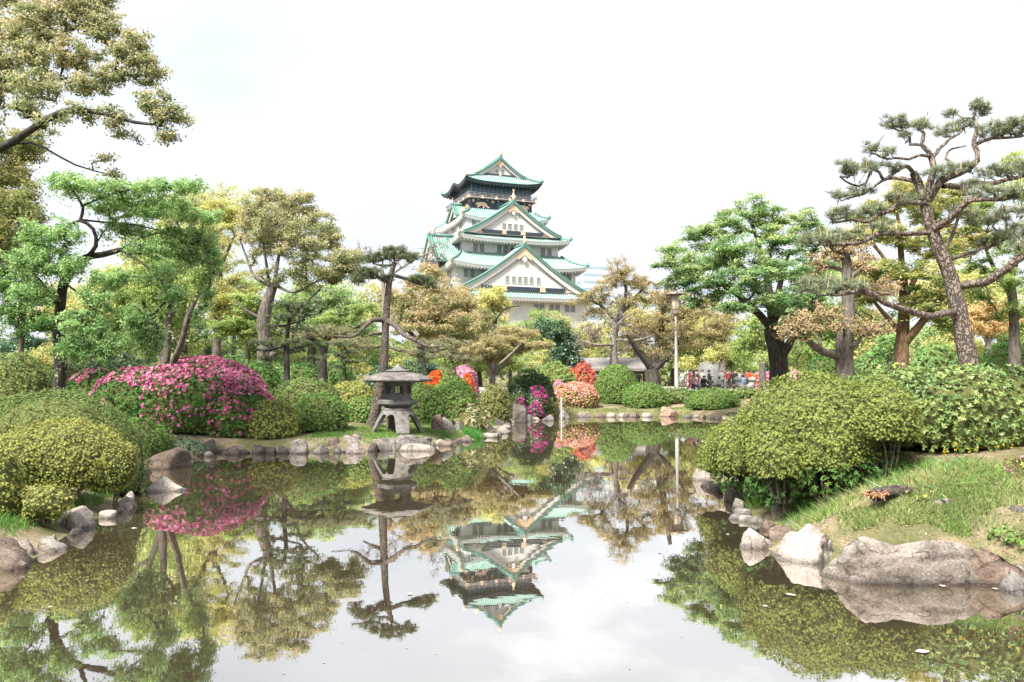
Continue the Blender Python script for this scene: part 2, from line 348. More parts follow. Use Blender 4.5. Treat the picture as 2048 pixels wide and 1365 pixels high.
def water_mat():
    m, nt, o = nodes_of('pond_water'); k = nt.links.new
    c = nd(nt, 'ShaderNodeNewGeometry')
    n1 = nd(nt, 'ShaderNodeTexNoise'); n1.inputs['Scale'].default_value = 0.35; n1.inputs['Detail'].default_value = 3; k(c.outputs['Position'], n1.inputs['Vector'])
    r = ramp(nt, [(0.055, 0.043, 0.028), (0.075, 0.058, 0.037)], [0.35, 0.65]); k(n1.outputs['Fac'], r.inputs[0])
    n2 = nd(nt, 'ShaderNodeTexNoise'); n2.inputs['Scale'].default_value = 2.2; n2.inputs['Detail'].default_value = 2; k(c.outputs['Position'], n2.inputs['Vector'])
    n4 = nd(nt, 'ShaderNodeTexNoise'); n4.inputs['Scale'].default_value = 13; n4.inputs['Detail'].default_value = 2; k(c.outputs['Position'], n4.inputs['Vector'])
    ad = nd(nt, 'ShaderNodeMath', operation='MULTIPLY_ADD'); k(n4.outputs['Fac'], ad.inputs[0]); ad.inputs[1].default_value = 0.09; k(n2.outputs['Fac'], ad.inputs[2])
    b = nd(nt, 'ShaderNodeBump'); b.inputs['Strength'].default_value = 0.07; b.inputs['Distance'].default_value = 0.01; k(ad.outputs[0], b.inputs['Height'])
    df = nd(nt, 'ShaderNodeBsdfDiffuse'); k(r.outputs[0], df.inputs['Color'])
    gl = nd(nt, 'ShaderNodeBsdfGlossy'); gl.inputs['Roughness'].default_value = 0.012; gl.inputs['Color'].default_value = (0.98, 0.965, 0.94, 1); k(b.outputs[0], gl.inputs['Normal'])
    lw = nd(nt, 'ShaderNodeLayerWeight'); lw.inputs['Blend'].default_value = 0.5
    mr = nd(nt, 'ShaderNodeMapRange'); mr.inputs['From Min'].default_value = 0.3; mr.inputs['From Max'].default_value = 1.0; mr.inputs['To Min'].default_value = 0.44; mr.inputs['To Max'].default_value = 0.84
    k(lw.outputs['Facing'], mr.inputs['Value'])
    mxs = nd(nt, 'ShaderNodeMixShader'); k(mr.outputs[0], mxs.inputs[0]); k(df.outputs[0], mxs.inputs[1]); k(gl.outputs[0], mxs.inputs[2]); k(mxs.outputs[0], o.inputs[0]); return m
tag(obj('water', mesh('water', [(-16, 0, 0), (18, 0, 0), (18, 52, 0), (-16, 52, 0)], [(0, 1, 2, 3)], water_mat())), 'still brown pond mirroring castle, trees and sky', None, None, 'structure')

# ------------------------------------------------------------ rocks
def ico(sub):
    bm = bmesh.new(); bmesh.ops.create_icosphere(bm, subdivisions=sub, radius=1.0)
    V = np.array([v.co[:] for v in bm.verts]); Fc = np.array([[v.index for v in f.verts] for f in bm.faces]); bm.free(); return V, Fc
ICO = {s: ico(s) for s in (2, 3, 4, 5)}
ST_PALE = stone_mat('stone_pale', [(0.2, 0.17, 0.15), (0.34, 0.3, 0.27), (0.47, 0.43, 0.4)])
ST_GREY = stone_mat('stone_grey', [(0.1, 0.092, 0.085), (0.21, 0.195, 0.18), (0.33, 0.31, 0.29)])
ST_BROWN = stone_mat('stone_brown', [(0.1, 0.07, 0.055), (0.2, 0.15, 0.12), (0.3, 0.25, 0.21)])
ST_WHITE = stone_mat('stone_white', [(0.3, 0.265, 0.235), (0.44, 0.4, 0.365), (0.56, 0.52, 0.48)])
ST_WARM = stone_mat('stone_warm_grey', [(0.13, 0.11, 0.095), (0.25, 0.22, 0.195), (0.37, 0.335, 0.3)])
ST_DARK = stone_mat('stone_dark', [(0.06, 0.052, 0.046), (0.12, 0.105, 0.095), (0.2, 0.18, 0.165)])
def rock_geo(rx, ry, h, seed, sub=4, cuts=12, rough=0.10, flat=0.0, boxy=0.68, crack=0.06, prof=None):
    r = np.random.default_rng(seed); V, Fc = ICO[sub]; V = np.sign(V) * np.abs(V) ** boxy
    for _ in range(cuts):
        n = r.normal(size=3); n[2] = abs(n[2]) * 0.8; n /= np.linalg.norm(n); lim = r.uniform(0.46, 0.82)
        s = V @ n; over = np.clip(s - lim, 0, None); V -= np.outer(over * 0.97, n)
    if flat: V[:, 2] = np.where(V[:, 2] > flat, flat + (V[:, 2] - flat) * 0.15, V[:, 2])
    o = r.uniform(0, 50, 3)
    d = fbm(V * 1.3 + o, seed % 97, 3) * rough * 1.6 + fbm(V * 4.5 + o, seed % 89, 3) * rough * 0.55
    ck = fbm(V * np.array([1.1, 1.1, 2.6]) + o * 2, seed % 83, 2); d = d - crack * np.exp(-(ck / 0.07) ** 2) + 0.04 * np.round(fbm(V * np.array([0.8, 0.8, 2.2]) + o, seed % 79, 2) * 3) / 1.5
    V *= (1 + d)[:, None]
    lo_, hi_ = V.min(0), V.max(0); V[:, :2] = 2 * (V[:, :2] - lo_[:2]) / (hi_ - lo_)[:2] - 1; V[:, 2] /= hi_[2]
    if prof is not None: V[:, 2] *= np.interp(V[:, 0], *zip(*prof)) + 0.06 * fbm(V * 2 + o, 9, 2); V[:, 1] *= np.interp(np.abs(V[:, 0]), [0, 0.7, 1], [1, 0.95, 0.6])
    V[:, 2] = np.clip(V[:, 2], -0.45, 1)
    return V * np.array([rx, ry, h]), Fc
ROCK_N = [0]; ROCKS = []
def rock(x0, x1, yt, yb, label, mat, zb=0.0, depth=0.8, seed=None, cuts=9, rough=0.1, flat=0.0, rot=0.0, sub=4, name='shore_stone', group='stones along the pond', sink=0.12, cat='stone', boxy=0.68, crack=0.06, prof=None):
    ROCK_N[0] += 1; seed = seed or 100 + ROCK_N[0] * 7
    f = gp((x0 + x1) / 2, yb, zb)
    if zb > 0.0: f = hit((x0 + x1) / 2, yb); zb = f[2] - 0.03
    sc = f[1] / F; rx = (x1 - x0) / 2 * sc; ry = rx * depth
    c = np.array([f[0], f[1] + ry * 0.72, zb]); kk = c[1] / f[1]; c[0] *= kk; rx *= kk
    h = max((px((x0 + x1) / 2, yt, c[1])[2] - zb) * (0.8 if x1 - x0 < 70 else 1.0), 0.06)
    if x1 - x0 < 44 and sub == 4: sub = 3
    ROCKS.append((c[0], c[1], rx, label))
    V, Fc = rock_geo(rx, ry, h, seed, sub, cuts, rough, flat, boxy, crack, prof)
    a = rot; V = V @ np.array([[math.cos(a), math.sin(a), 0], [-math.sin(a), math.cos(a), 0], [0, 0, 1]])
    V[:, 2] = np.maximum(V[:, 2], -sink - 0.1)
    return single(name, label, cat, V + c, Fc, mat, c, group, True)

# left bank, from the frame edge inwards
rock(-90, 78, 1068, 1142, 'large brown sloping boulder at the left edge of the photo', ST_BROWN, seed=401, depth=1.0, cuts=12)
rock(18, 72, 1070, 1112, 'small pale stone tucked behind the brown sloping boulder', ST_PALE, seed=402, zb=0.03)
rock(72, 112, 1066, 1096, 'low grey stone second behind the brown sloping boulder', ST_GREY, seed=403)
rock(100, 120, 1064, 1088, 'tiny grey stone wedged at the foot of the pointed grey slab', ST_GREY, seed=404)
rock(112, 192, 1012, 1060, 'pointed grey slab below the grassy left bank', ST_PALE, seed=405, cuts=14, depth=0.9)
rock(198, 234, 1016, 1038, 'small grey stone under the dark green grass tuft', ST_PALE, seed=406)
rock(218, 272, 998, 1028, 'striped grey stone beside the mounded yellow bush', ST_PALE, seed=407, cuts=13)
rock(246, 272, 978, 1002, 'small pale stone against the mounded yellow bush', ST_PALE, seed=408)
rock(262, 284, 940, 966, 'small round dark stone peeping out below the left bushes', ST_DARK, seed=409)
rock(286, 374, 949, 984, 'pale pointed rock standing alone in the pond', ST_WHITE, seed=6, cuts=5, depth=0.7, rough=0.1, name='pond_rock', group=None, sub=5, boxy=0.8, prof=[(-1, 0.3), (-0.72, 0.8), (-0.3, 1.0), (0.15, 0.85), (0.6, 0.5), (1, 0.15)])
rock(272, 376, 896, 940, 'broad brown slab under the rounded dark green bushes', ST_BROWN, seed=410, cuts=12)
rock(362, 384, 900, 918, 'tiny stone right of the broad brown slab', ST_GREY, seed=411)
rock(388, 430, 900, 914, 'flat pale stone below the pink azalea', ST_PALE, seed=412, flat=0.5)
rock(404, 440, 870, 908, 'upright dark stone below the pink azalea', ST_DARK, seed=413)
rock(438, 502, 888, 910, 'low brown ledge stone right of the pink azalea foot', ST_BROWN, seed=414, flat=0.5)
rock(500, 534, 882, 908, 'dark wedge stone below the round clipped bush', ST_DARK, seed=415)
rock(532, 554, 888, 908, 'dark stone in shade under the round clipped bush, first', ST_DARK, seed=416)
rock(552, 578, 886, 908, 'dark stone in shade left of the rounded brown boulder', ST_DARK, seed=417)
rock(572, 618, 872, 908, 'rounded brown boulder with pale streak at the water', ST_PALE, seed=418, cuts=5, depth=0.9)
rock(616, 662, 884, 908, 'low pale wedge stone right of the rounded boulder', ST_PALE, seed=419, cuts=12)
rock(666, 686, 888, 907, 'small round stone between two pale stones', ST_GREY, seed=420, cuts=4)
rock(686, 736, 880, 908, 'chunky white stone left of the lantern slab', ST_PALE, seed=421, cuts=13)
rock(650, 684, 868, 892, 'brown stone in the row behind the chunky white stone', ST_BROWN, seed=422, zb=0.12)
rock(680, 722, 866, 886, 'flat pale stone behind the chunky white stone', ST_PALE, seed=423, zb=0.16)
rock(704, 724, 866, 880, 'small tan stone in the grass left of the lantern', ST_PALE, seed=439, zb=0.24)
rock(732, 756, 880, 904, 'small dark stone beside the chunky white stone', ST_DARK, seed=424)
rock(748, 792, 880, 903, 'grey stone under the left half of the lantern ledge', ST_GREY, seed=425)
rock(730, 862, 874, 890, 'broad flat stone slab under the lantern legs', ST_GREY, seed=499, cuts=5, flat=0.5, depth=1.0, sub=5, zb=0.1)
rock(790, 876, 868, 901, 'long grey slab carrying the stone lantern', ST_GREY, seed=426, cuts=6, flat=0.6, depth=0.9, sub=5)
rock(792, 872, 887, 903, 'pale lower ledge in front of the lantern slab', ST_PALE, seed=427, flat=0.5, depth=0.35)
rock(874, 904, 877, 893, 'flat brown stone right of the lantern slab', ST_BROWN, seed=428, flat=0.6)
rock(900, 930, 877, 887, 'thin dark stone second right of the lantern slab', ST_DARK, seed=429, flat=0.6)
rock(926, 950, 877, 885, 'thin dark stone third right of the lantern slab, by the iris', ST_DARK, seed=440, flat=0.6)
rock(966, 1006, 864, 876, 'thin pale stone right of the iris clump', ST_PALE, seed=430, flat=0.6)
rock(985, 1018, 852, 868, 'flat white stone jutting into the pond by the upright stone', ST_PALE, seed=431, flat=0.5, depth=1.4)
rock(960, 990, 838, 856, 'rounded grey stone left of the upright stone', ST_GREY, seed=432, zb=0.05)
rock(986, 1012, 832, 853, 'grey stone close behind the flat white stone', ST_GREY, seed=433, zb=0.05)
rock(908, 932, 842, 858, 'white rounded stone behind the iris clump', ST_PALE, seed=434, zb=0.28)
rock(862, 890, 820, 862, 'upright brown stone right of the lantern legs', ST_BROWN, seed=435, zb=0.3)
rock(878, 914, 826, 862, 'grey upright stone under the pale-leaved shrub', ST_GREY, seed=436, zb=0.3)
rock(908, 930, 838, 860, 'low grey stone under the pale-leaved shrub', ST_GREY, seed=437, zb=0.25)
# far bank
rock(1050, 1068, 826, 842, 'sloping stone leaning on the upright stone', ST_GREY, seed=441)
rock(1082, 1110, 826, 842, 'low mossy stone in front of the slab bridge', ST_GREY, seed=442, depth=0.4)
rock(1116, 1138, 816, 838, 'pale rounded stone at the end of the slab bridge', ST_PALE, seed=443)
XS = [1150, 1184, 1212, 1232, 1258, 1282, 1306]
for k_, (a_, b_) in enumerate(zip(XS[:-1], XS[1:])):
    rock(a_, b_ - 1, 823 + (k_ % 2), 835, 'far shore stone in front of the round bushes, number %s from the bridge' % ['one', 'two', 'three', 'four', 'five', 'six'][k_], ST_PALE if k_ % 3 != 1 else ST_BROWN, seed=450 + k_, flat=0.5, group='low stones of the far shore')
rock(1310, 1366, 809, 834, 'rough reddish rock at the far shore under the hedge', stone_mat('stone_red', [(0.17, 0.1, 0.07), (0.3, 0.2, 0.15), (0.4, 0.31, 0.25)]), seed=460, cuts=7, rough=0.18)
rock(1364, 1386, 828, 836, 'thin stone right of the rough reddish rock', ST_GREY, seed=461, flat=0.5)
# right bank
rock(1374, 1432, 916, 962, 'pale pyramid stone under the tip of the large mounded bush', ST_PALE, seed=470, cuts=14)
rock(1424, 1452, 968, 986, 'brown stone right of the pale pyramid stone', ST_BROWN, seed=471, depth=1.0)
rock(1446, 1496, 960, 1004, 'tan rounded stone left of the dark grass tuft', ST_PALE, seed=472, depth=0.9, cuts=6)
rock(1458, 1488, 990, 1020, 'mossy stone under the dark grass tuft', ST_GREY, seed=473, depth=1.0)
rock(1586, 1660, 1046, 1076, 'pale humped stone wedged behind the white flat-topped boulder', ST_PALE, seed=497, zb=0.06)
rock(1560, 1606, 1036, 1060, 'grey stone at the edge of the grass behind the brown humped stone', ST_GREY, seed=498, zb=0.06)
rock(1456, 1492, 1026, 1040, 'small squared edging stone, leftmost of the row', ST_GREY, seed=474, flat=0.6)
rock(1476, 1508, 1028, 1044, 'small squared edging stone, second of the row', ST_PALE, seed=475, flat=0.6)
rock(1494, 1530, 1030, 1048, 'small squared edging stone, third of the row', ST_GREY, seed=476, flat=0.6)
rock(1516, 1550, 1044, 1062, 'small squared edging stone, fourth of the row', ST_BROWN, seed=477, flat=0.6)
rock(1540, 1590, 998, 1042, 'mossy green grey boulder sunk in the grass', stone_mat('stone_mossy', [(0.09, 0.085, 0.05), (0.16, 0.15, 0.1), (0.25, 0.23, 0.18)]), seed=478, zb=0.12, cuts=5)
rock(1534, 1602, 1044, 1078, 'brown humped stone behind the white flat boulder', ST_BROWN, seed=479, zb=0.06)
rock(1480, 1562, 1056, 1100, 'pale sloping stone reaching into the pond, left of the white boulder', ST_PALE, seed=480, cuts=13, depth=0.8)
rock(1530, 1690, 1062, 1126, 'white flat-topped boulder left of the huge grey boulder', ST_WHITE, seed=487, cuts=8, flat=0.7, depth=0.7, sub=5, boxy=0.6, crack=0.1)
rock(1640, 1990, 1054, 1168, 'huge long grey boulder at the water on the right bank', ST_WARM, seed=531, cuts=4, depth=0.42, rough=0.13, sub=5, boxy=0.7, crack=0.12, prof=[(-1, 0.5), (-0.82, 0.98), (-0.6, 0.96), (-0.25, 0.76), (0.1, 0.8), (0.5, 0.74), (0.78, 0.5), (1, 0.2)])
rock(1926, 2060, 1096, 1178, 'brown sloping earth-stained rock right of the huge grey boulder', ST_BROWN, seed=483, cuts=8, depth=0.8)
rock(1992, 2110, 1136, 1190, 'low grey stone at the right edge of the photo', ST_GREY, seed=484, depth=0.8)
rock(1858, 1912, 990, 1012, 'white stone lying in the grass of the right bank', ST_PALE, seed=485, zb=0.38, depth=0.6)
rock(1912, 1966, 1010, 1020, 'thin pale stone half buried in the grass', ST_PALE, seed=486, zb=0.36, flat=0.5)
rock(2018, 2060, 1006, 1030, 'dark grey stone under the pink flowers at the right edge', ST_DARK, seed=488, zb=0.36)
rock(1936, 1962, 1052, 1066, 'small brown stone in the bare soil of the right bank', ST_BROWN, seed=489, zb=0.3)
# small filler stones wedged along the waterline between the named ones
rf_ = np.random.default_rng(77)
ORD = 'second third fourth fifth sixth seventh eighth ninth tenth eleventh twelfth thirteenth fourteenth fifteenth sixteenth seventeenth eighteenth nineteenth twentieth'.split()
def filler():
    n = 0; used = {}
    for a, b in zip(POND[:46], POND[1:47]):
        L_ = np.linalg.norm(b - a); m_ = max(1, int(L_ / 0.6)); 
        for k in range(m_):
            q_ = a + (b - a) * (k + rf_.random()) / m_; dist = q_[1]
            if not (6 < dist < 50) or abs(q_[0] / dist) > 0.66: continue
            nrm = np.array([-(b - a)[1], (b - a)[0]]) / L_
            if pond_sd([q_ + nrm * 0.1])[0] < 0: nrm = -nrm
            q_ = q_ + nrm * 0.1; rx = rf_.uniform(0.1, 0.2) * (0.75 + dist / 45)
            if any(math.hypot(q_[0] - x_, q_[1] - y_) < 0.85 * r_ + 0.3 * rx for x_, y_, r_, _ in ROCKS): continue
            near = min((r_ for r_ in ROCKS if not r_[3].startswith('small rough')), key=lambda r_: math.hypot(q_[0] - r_[0], q_[1] - r_[1])); side = 'left of' if q_[0] < near[0] else 'right of'
            short = ' '.join(near[3].split()[:9]); lab = 'small rough stone %s the %s' % (side, short); used[lab] = used.get(lab, 0) + 1
            if used[lab] > 1: lab = lab.replace('small rough', ORD[used[lab] - 2] + ' small rough')
            V, Fc = rock_geo(rx, rx * rf_.uniform(0.6, 1.0), rx * rf_.uniform(0.45, 0.85), 900 + n, 3); a_ = rf_.uniform(0, 3); V = V @ np.array([[math.cos(a_), math.sin(a_), 0], [-math.sin(a_), math.cos(a_), 0], [0, 0, 1]])
            c = np.array([q_[0], q_[1], 0.02]); single('shore_stone', lab, 'stone', V + c, Fc, [ST_GREY, ST_BROWN, ST_PALE, ST_DARK][n % 4], c, 'small stones at the waterline', True)
            ROCKS.append((c[0], c[1], rx, 'small rough')); n += 1
filler()
# upright stone and slab bridge
rock(1018, 1056, 799, 846, 'upright rounded standing stone at the water', ST_DARK, seed=495, cuts=4, depth=0.6, name='standing_stone', group=None, rough=0.06)
mb = MB(); A = gp(1046, 838); d_ = A[1] + 0.9
sl = [px(1046, 816, d_), px(1118, 815, d_), px(1118, 826, d_), px(1046, 828, d_)]
mb.prism(sl, (0, 0.9, 0)); bl = np.array([p_[2] for p_ in sl])
single('slab_bridge', 'low grey stone slab bridge beside the standing stone', 'bridge', np.vstack(mb.V), mb.F, ST_GREY, sl[3], None)
# ------------------------------------------------------------ vegetation builders
def unit(v): return v / (np.linalg.norm(v, axis=-1, keepdims=True) + 1e-9)
def leafquads(C, N, D, size, aspect=0.55, kite=False):
    """one pointed leaf per row: centre, face normal, growth direction."""
    D = unit(D - N * np.sum(D * N, -1, keepdims=True)); S = np.cross(N, D)
    l = size[:, None]; w = l * aspect
    if not kite:
        V = np.stack([C - D * l * 0.4 - S * w * 0.5, C - D * l * 0.4 + S * w * 0.5, C + D * l * 0.6], 1).reshape(-1, 3)
        return V, np.arange(len(C) * 3, dtype=np.int32).reshape(-1, 3)
    V = np.stack([C - D * l * 0.5, C + S * w * 0.5 - D * l * 0.06, C + D * l * 0.5, C - S * w * 0.5 - D * l * 0.06], 1).reshape(-1, 3)
    return V, np.arange(len(C) * 4, dtype=np.int32).reshape(-1, 4)
def smooth_path(P, Rr, step):
    P = np.asarray(P, float); Rr = np.asarray(Rr, float)
    if len(P) < 3: Q = P
    Pe = np.vstack([2 * P[0] - P[1], P, 2 * P[-1] - P[-2]]); out = []; ro = []
    for i in range(len(P) - 1):
        p0, p1, p2, p3 = Pe[i:i + 4]; n = max(2, int(np.linalg.norm(p2 - p1) / step))
        t = np.linspace(0, 1, n, endpoint=False)[:, None]
        out.append(0.5 * (2 * p1 + (p2 - p0) * t + (2 * p0 - 5 * p1 + 4 * p2 - p3) * t ** 2 + (3 * p1 - p0 - 3 * p2 + p3) * t ** 3)); ro.append(Rr[i] + (Rr[i + 1] - Rr[i]) * t[:, 0])
    return np.vstack(out + [P[-1:]]), np.concatenate(ro + [Rr[-1:]])

def grow(limbs, targets, r, step=0.3, jit=0.12, tip=0.012, bend=0.35, lift=0.25, pw=2.3):
    """limbs: [(P, R)] already drawn; joins every target to the nearest wood; returns tube paths."""
    pos = np.vstack([p for p, _ in limbs]); rad0 = np.concatenate([q_ for _, q_ in limbs]); n0 = len(pos)
    par = [-1] * n0; pos = [p for p in pos]; buf = np.zeros((n0 + len(targets) * 60, 3)); buf[:n0] = pos; n = n0
    paths = []; root = limbs[0][0][-1]
    order = np.argsort(np.min(np.linalg.norm(targets[:, None, :] - buf[None, :n0:2, :], axis=2), axis=1))
    base_z = limbs[0][0][0][2]; ok = np.zeros(len(buf), bool)
    hmin = base_z + 0.25 * (np.max(targets[:, 2]) - base_z)
    for k in order:
        t = targets[k]; dd = np.linalg.norm(buf[:n] - t, axis=1)
        dd = dd + 0.6 * np.clip(buf[:n, 2] - t[2], 0, None) + np.where(buf[:n, 2] < hmin - 0.5 * (hmin - base_z), 3.0, 0)
        j = int(np.argmin(dd)); p = buf[j]; L_ = np.linalg.norm(t - p)
        m = int(np.clip(L_ / step, 2, 50)); s = np.linspace(0, 1, m + 1)[1:, None]
        out_ = unit(t - p) + r.normal(size=3) * bend; out_[2] += lift
        c1 = p + out_ * L_ * 0.45
        Q = (1 - s) ** 2 * p + 2 * s * (1 - s) * c1 + s ** 2 * t
        Q[:-1] += r.normal(size=(m - 1, 3)) * jit * step if m > 1 else 0
        if n + m > len(buf): buf = np.vstack([buf, np.zeros((len(buf), 3))])
        buf[n:n + m] = Q; par += [j] + list(range(n, n + m - 1)); paths.append((j, n, n + m)); n += m
    A = np.zeros(n)
    tips = np.array([e - 1 for _, _, e in paths]); A[tips] = tip ** pw
    for i in range(n - 1, n0 - 1, -1): A[par[i]] += A[i]
    rad = np.maximum(A, tip ** pw) ** (1 / pw)
    out = []
    for j, a, b in paths:
        P = np.vstack([buf[j:j + 1], buf[a:b]]); q_ = np.concatenate([[rad[a] * (1.1 if j >= n0 else 1.0)], rad[a:b]])
        q_ = q_ * np.linspace(1, 0.75, len(q_)); out.append((P, q_))
    return out

def along(br, n, r, Lm):
    """n points per twig on its outer length Lm, with the twig's heading."""
    B, H, K = [], [], []
    for q_, (P, _) in enumerate(br):
        seg = np.linalg.norm(np.diff(P, axis=0), axis=1); L_ = seg.sum() + 1e-6; cum = np.concatenate([[0], np.cumsum(seg)]); lm = min(L_, Lm)
        m = max(2, int(n * (0.35 + 0.65 * lm / Lm))); t = L_ - lm * r.random(m) ** 1.15 + 0.04 * Lm
        idx = np.clip(np.searchsorted(cum, t) - 1, 0, len(P) - 2); f = (t - cum[idx]) / (seg[idx] + 1e-6); d = unit(P[idx + 1] - P[idx])
        B.append(P[idx] + (P[idx + 1] - P[idx]) * np.clip(f, 0, 1.3)[:, None]); H.append(d); K.append(np.full(m, q_))
    return np.vstack(B), np.vstack(H), np.concatenate(K)
def puffs(br, style, n, rb, size, r, droop=1.2):
    """leaves held along the outer twigs."""
    B, H, k = along(br, n, r, 2.4 * rb + 0.3); m = len(k); nb = len(br); S = np.array({'clump': (0.72, 0.72, 0.55), 'spray': (0.55, 0.55, 0.17), 'weep': (0.55, 0.55, 0.18), 'airy': (0.62, 0.62, 0.27)}[style]) * rb
    g_ = r.normal(size=(m, 3)) * S; C = B + g_
    if style in ('clump', 'airy'):
        N = unit(r.normal(size=(m, 3)) * 0.5 + g_ / (rb + 1e-6) * 0.6 + np.array([0, 0, 0.5])); D = unit(r.normal(size=(m, 3)) * 0.8 + H + np.array([0, 0, -0.25]))
    elif style == 'spray':
        C[:, 2] -= 0.12 * np.sum(g_[:, :2] ** 2, 1) / (rb + 1e-6); N = unit(r.normal(size=(m, 3)) * 0.42 + np.array([0, 0, 1])); D = unit(H + g_ / (rb + 1e-6) + r.normal(size=(m, 3)) * 0.4)
    else:
        ns = 4; sid = r.integers(0, ns, m) + k * ns; ln = droop * r.uniform(0.1, 1.0, ns * nb) ** 1.4; off = r.normal(size=(ns * nb, 3)) * rb * 0.5; s = r.random(m); hang = r.random(m) < (0.22 if droop < 0.8 else 0.6)
        base = np.array([p[-1] for p, _ in br])[k] + off[sid] * (0.6 + 0.5 * s[:, None]); base[:, 2] -= s ** 1.2 * ln[sid]
        C = np.where(hang[:, None], base, C) + r.normal(size=(m, 3)) * 0.035
        N = unit(r.normal(size=(m, 3)) * 0.7 + np.array([0, -0.25, 0.75])); D = unit(r.normal(size=(m, 3)) * 0.6 + H * 0.5 + np.array([0, 0, -0.8]))
    zt = np.array([p[-1][2] for p, _ in br])
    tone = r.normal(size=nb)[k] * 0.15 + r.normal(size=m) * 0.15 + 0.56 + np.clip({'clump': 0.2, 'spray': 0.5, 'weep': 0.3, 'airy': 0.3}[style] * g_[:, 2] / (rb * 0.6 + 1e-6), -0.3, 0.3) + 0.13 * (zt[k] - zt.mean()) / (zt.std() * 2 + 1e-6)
    return C, N, D, size * r.uniform(0.65, 1.3, m), np.clip(tone, 0, 1)

def needles(T, n, length, width, r, up=0.5, spread=1.0):
    """brushes of needles on every shoot T: one slim triangle per needle."""
    k = np.repeat(np.arange(len(T)), n); m = len(k)
    d = unit(r.normal(size=(m, 3)) * spread + np.array([0, 0, up])); l = length * r.uniform(0.65, 1.2, m)[:, None]
    base = T[k] + d * l * 0.08; s = unit(np.cross(d, r.normal(size=(m, 3)))) * width * 0.5
    V = np.stack([base - s, base + s, base + d * l], 1).reshape(-1, 3)
    t = np.clip(0.5 + r.normal(size=len(T))[k] * 0.17 + r.normal(size=m) * 0.15, 0, 1)
    return V, np.arange(m * 3, dtype=np.int32).reshape(-1, 3), t

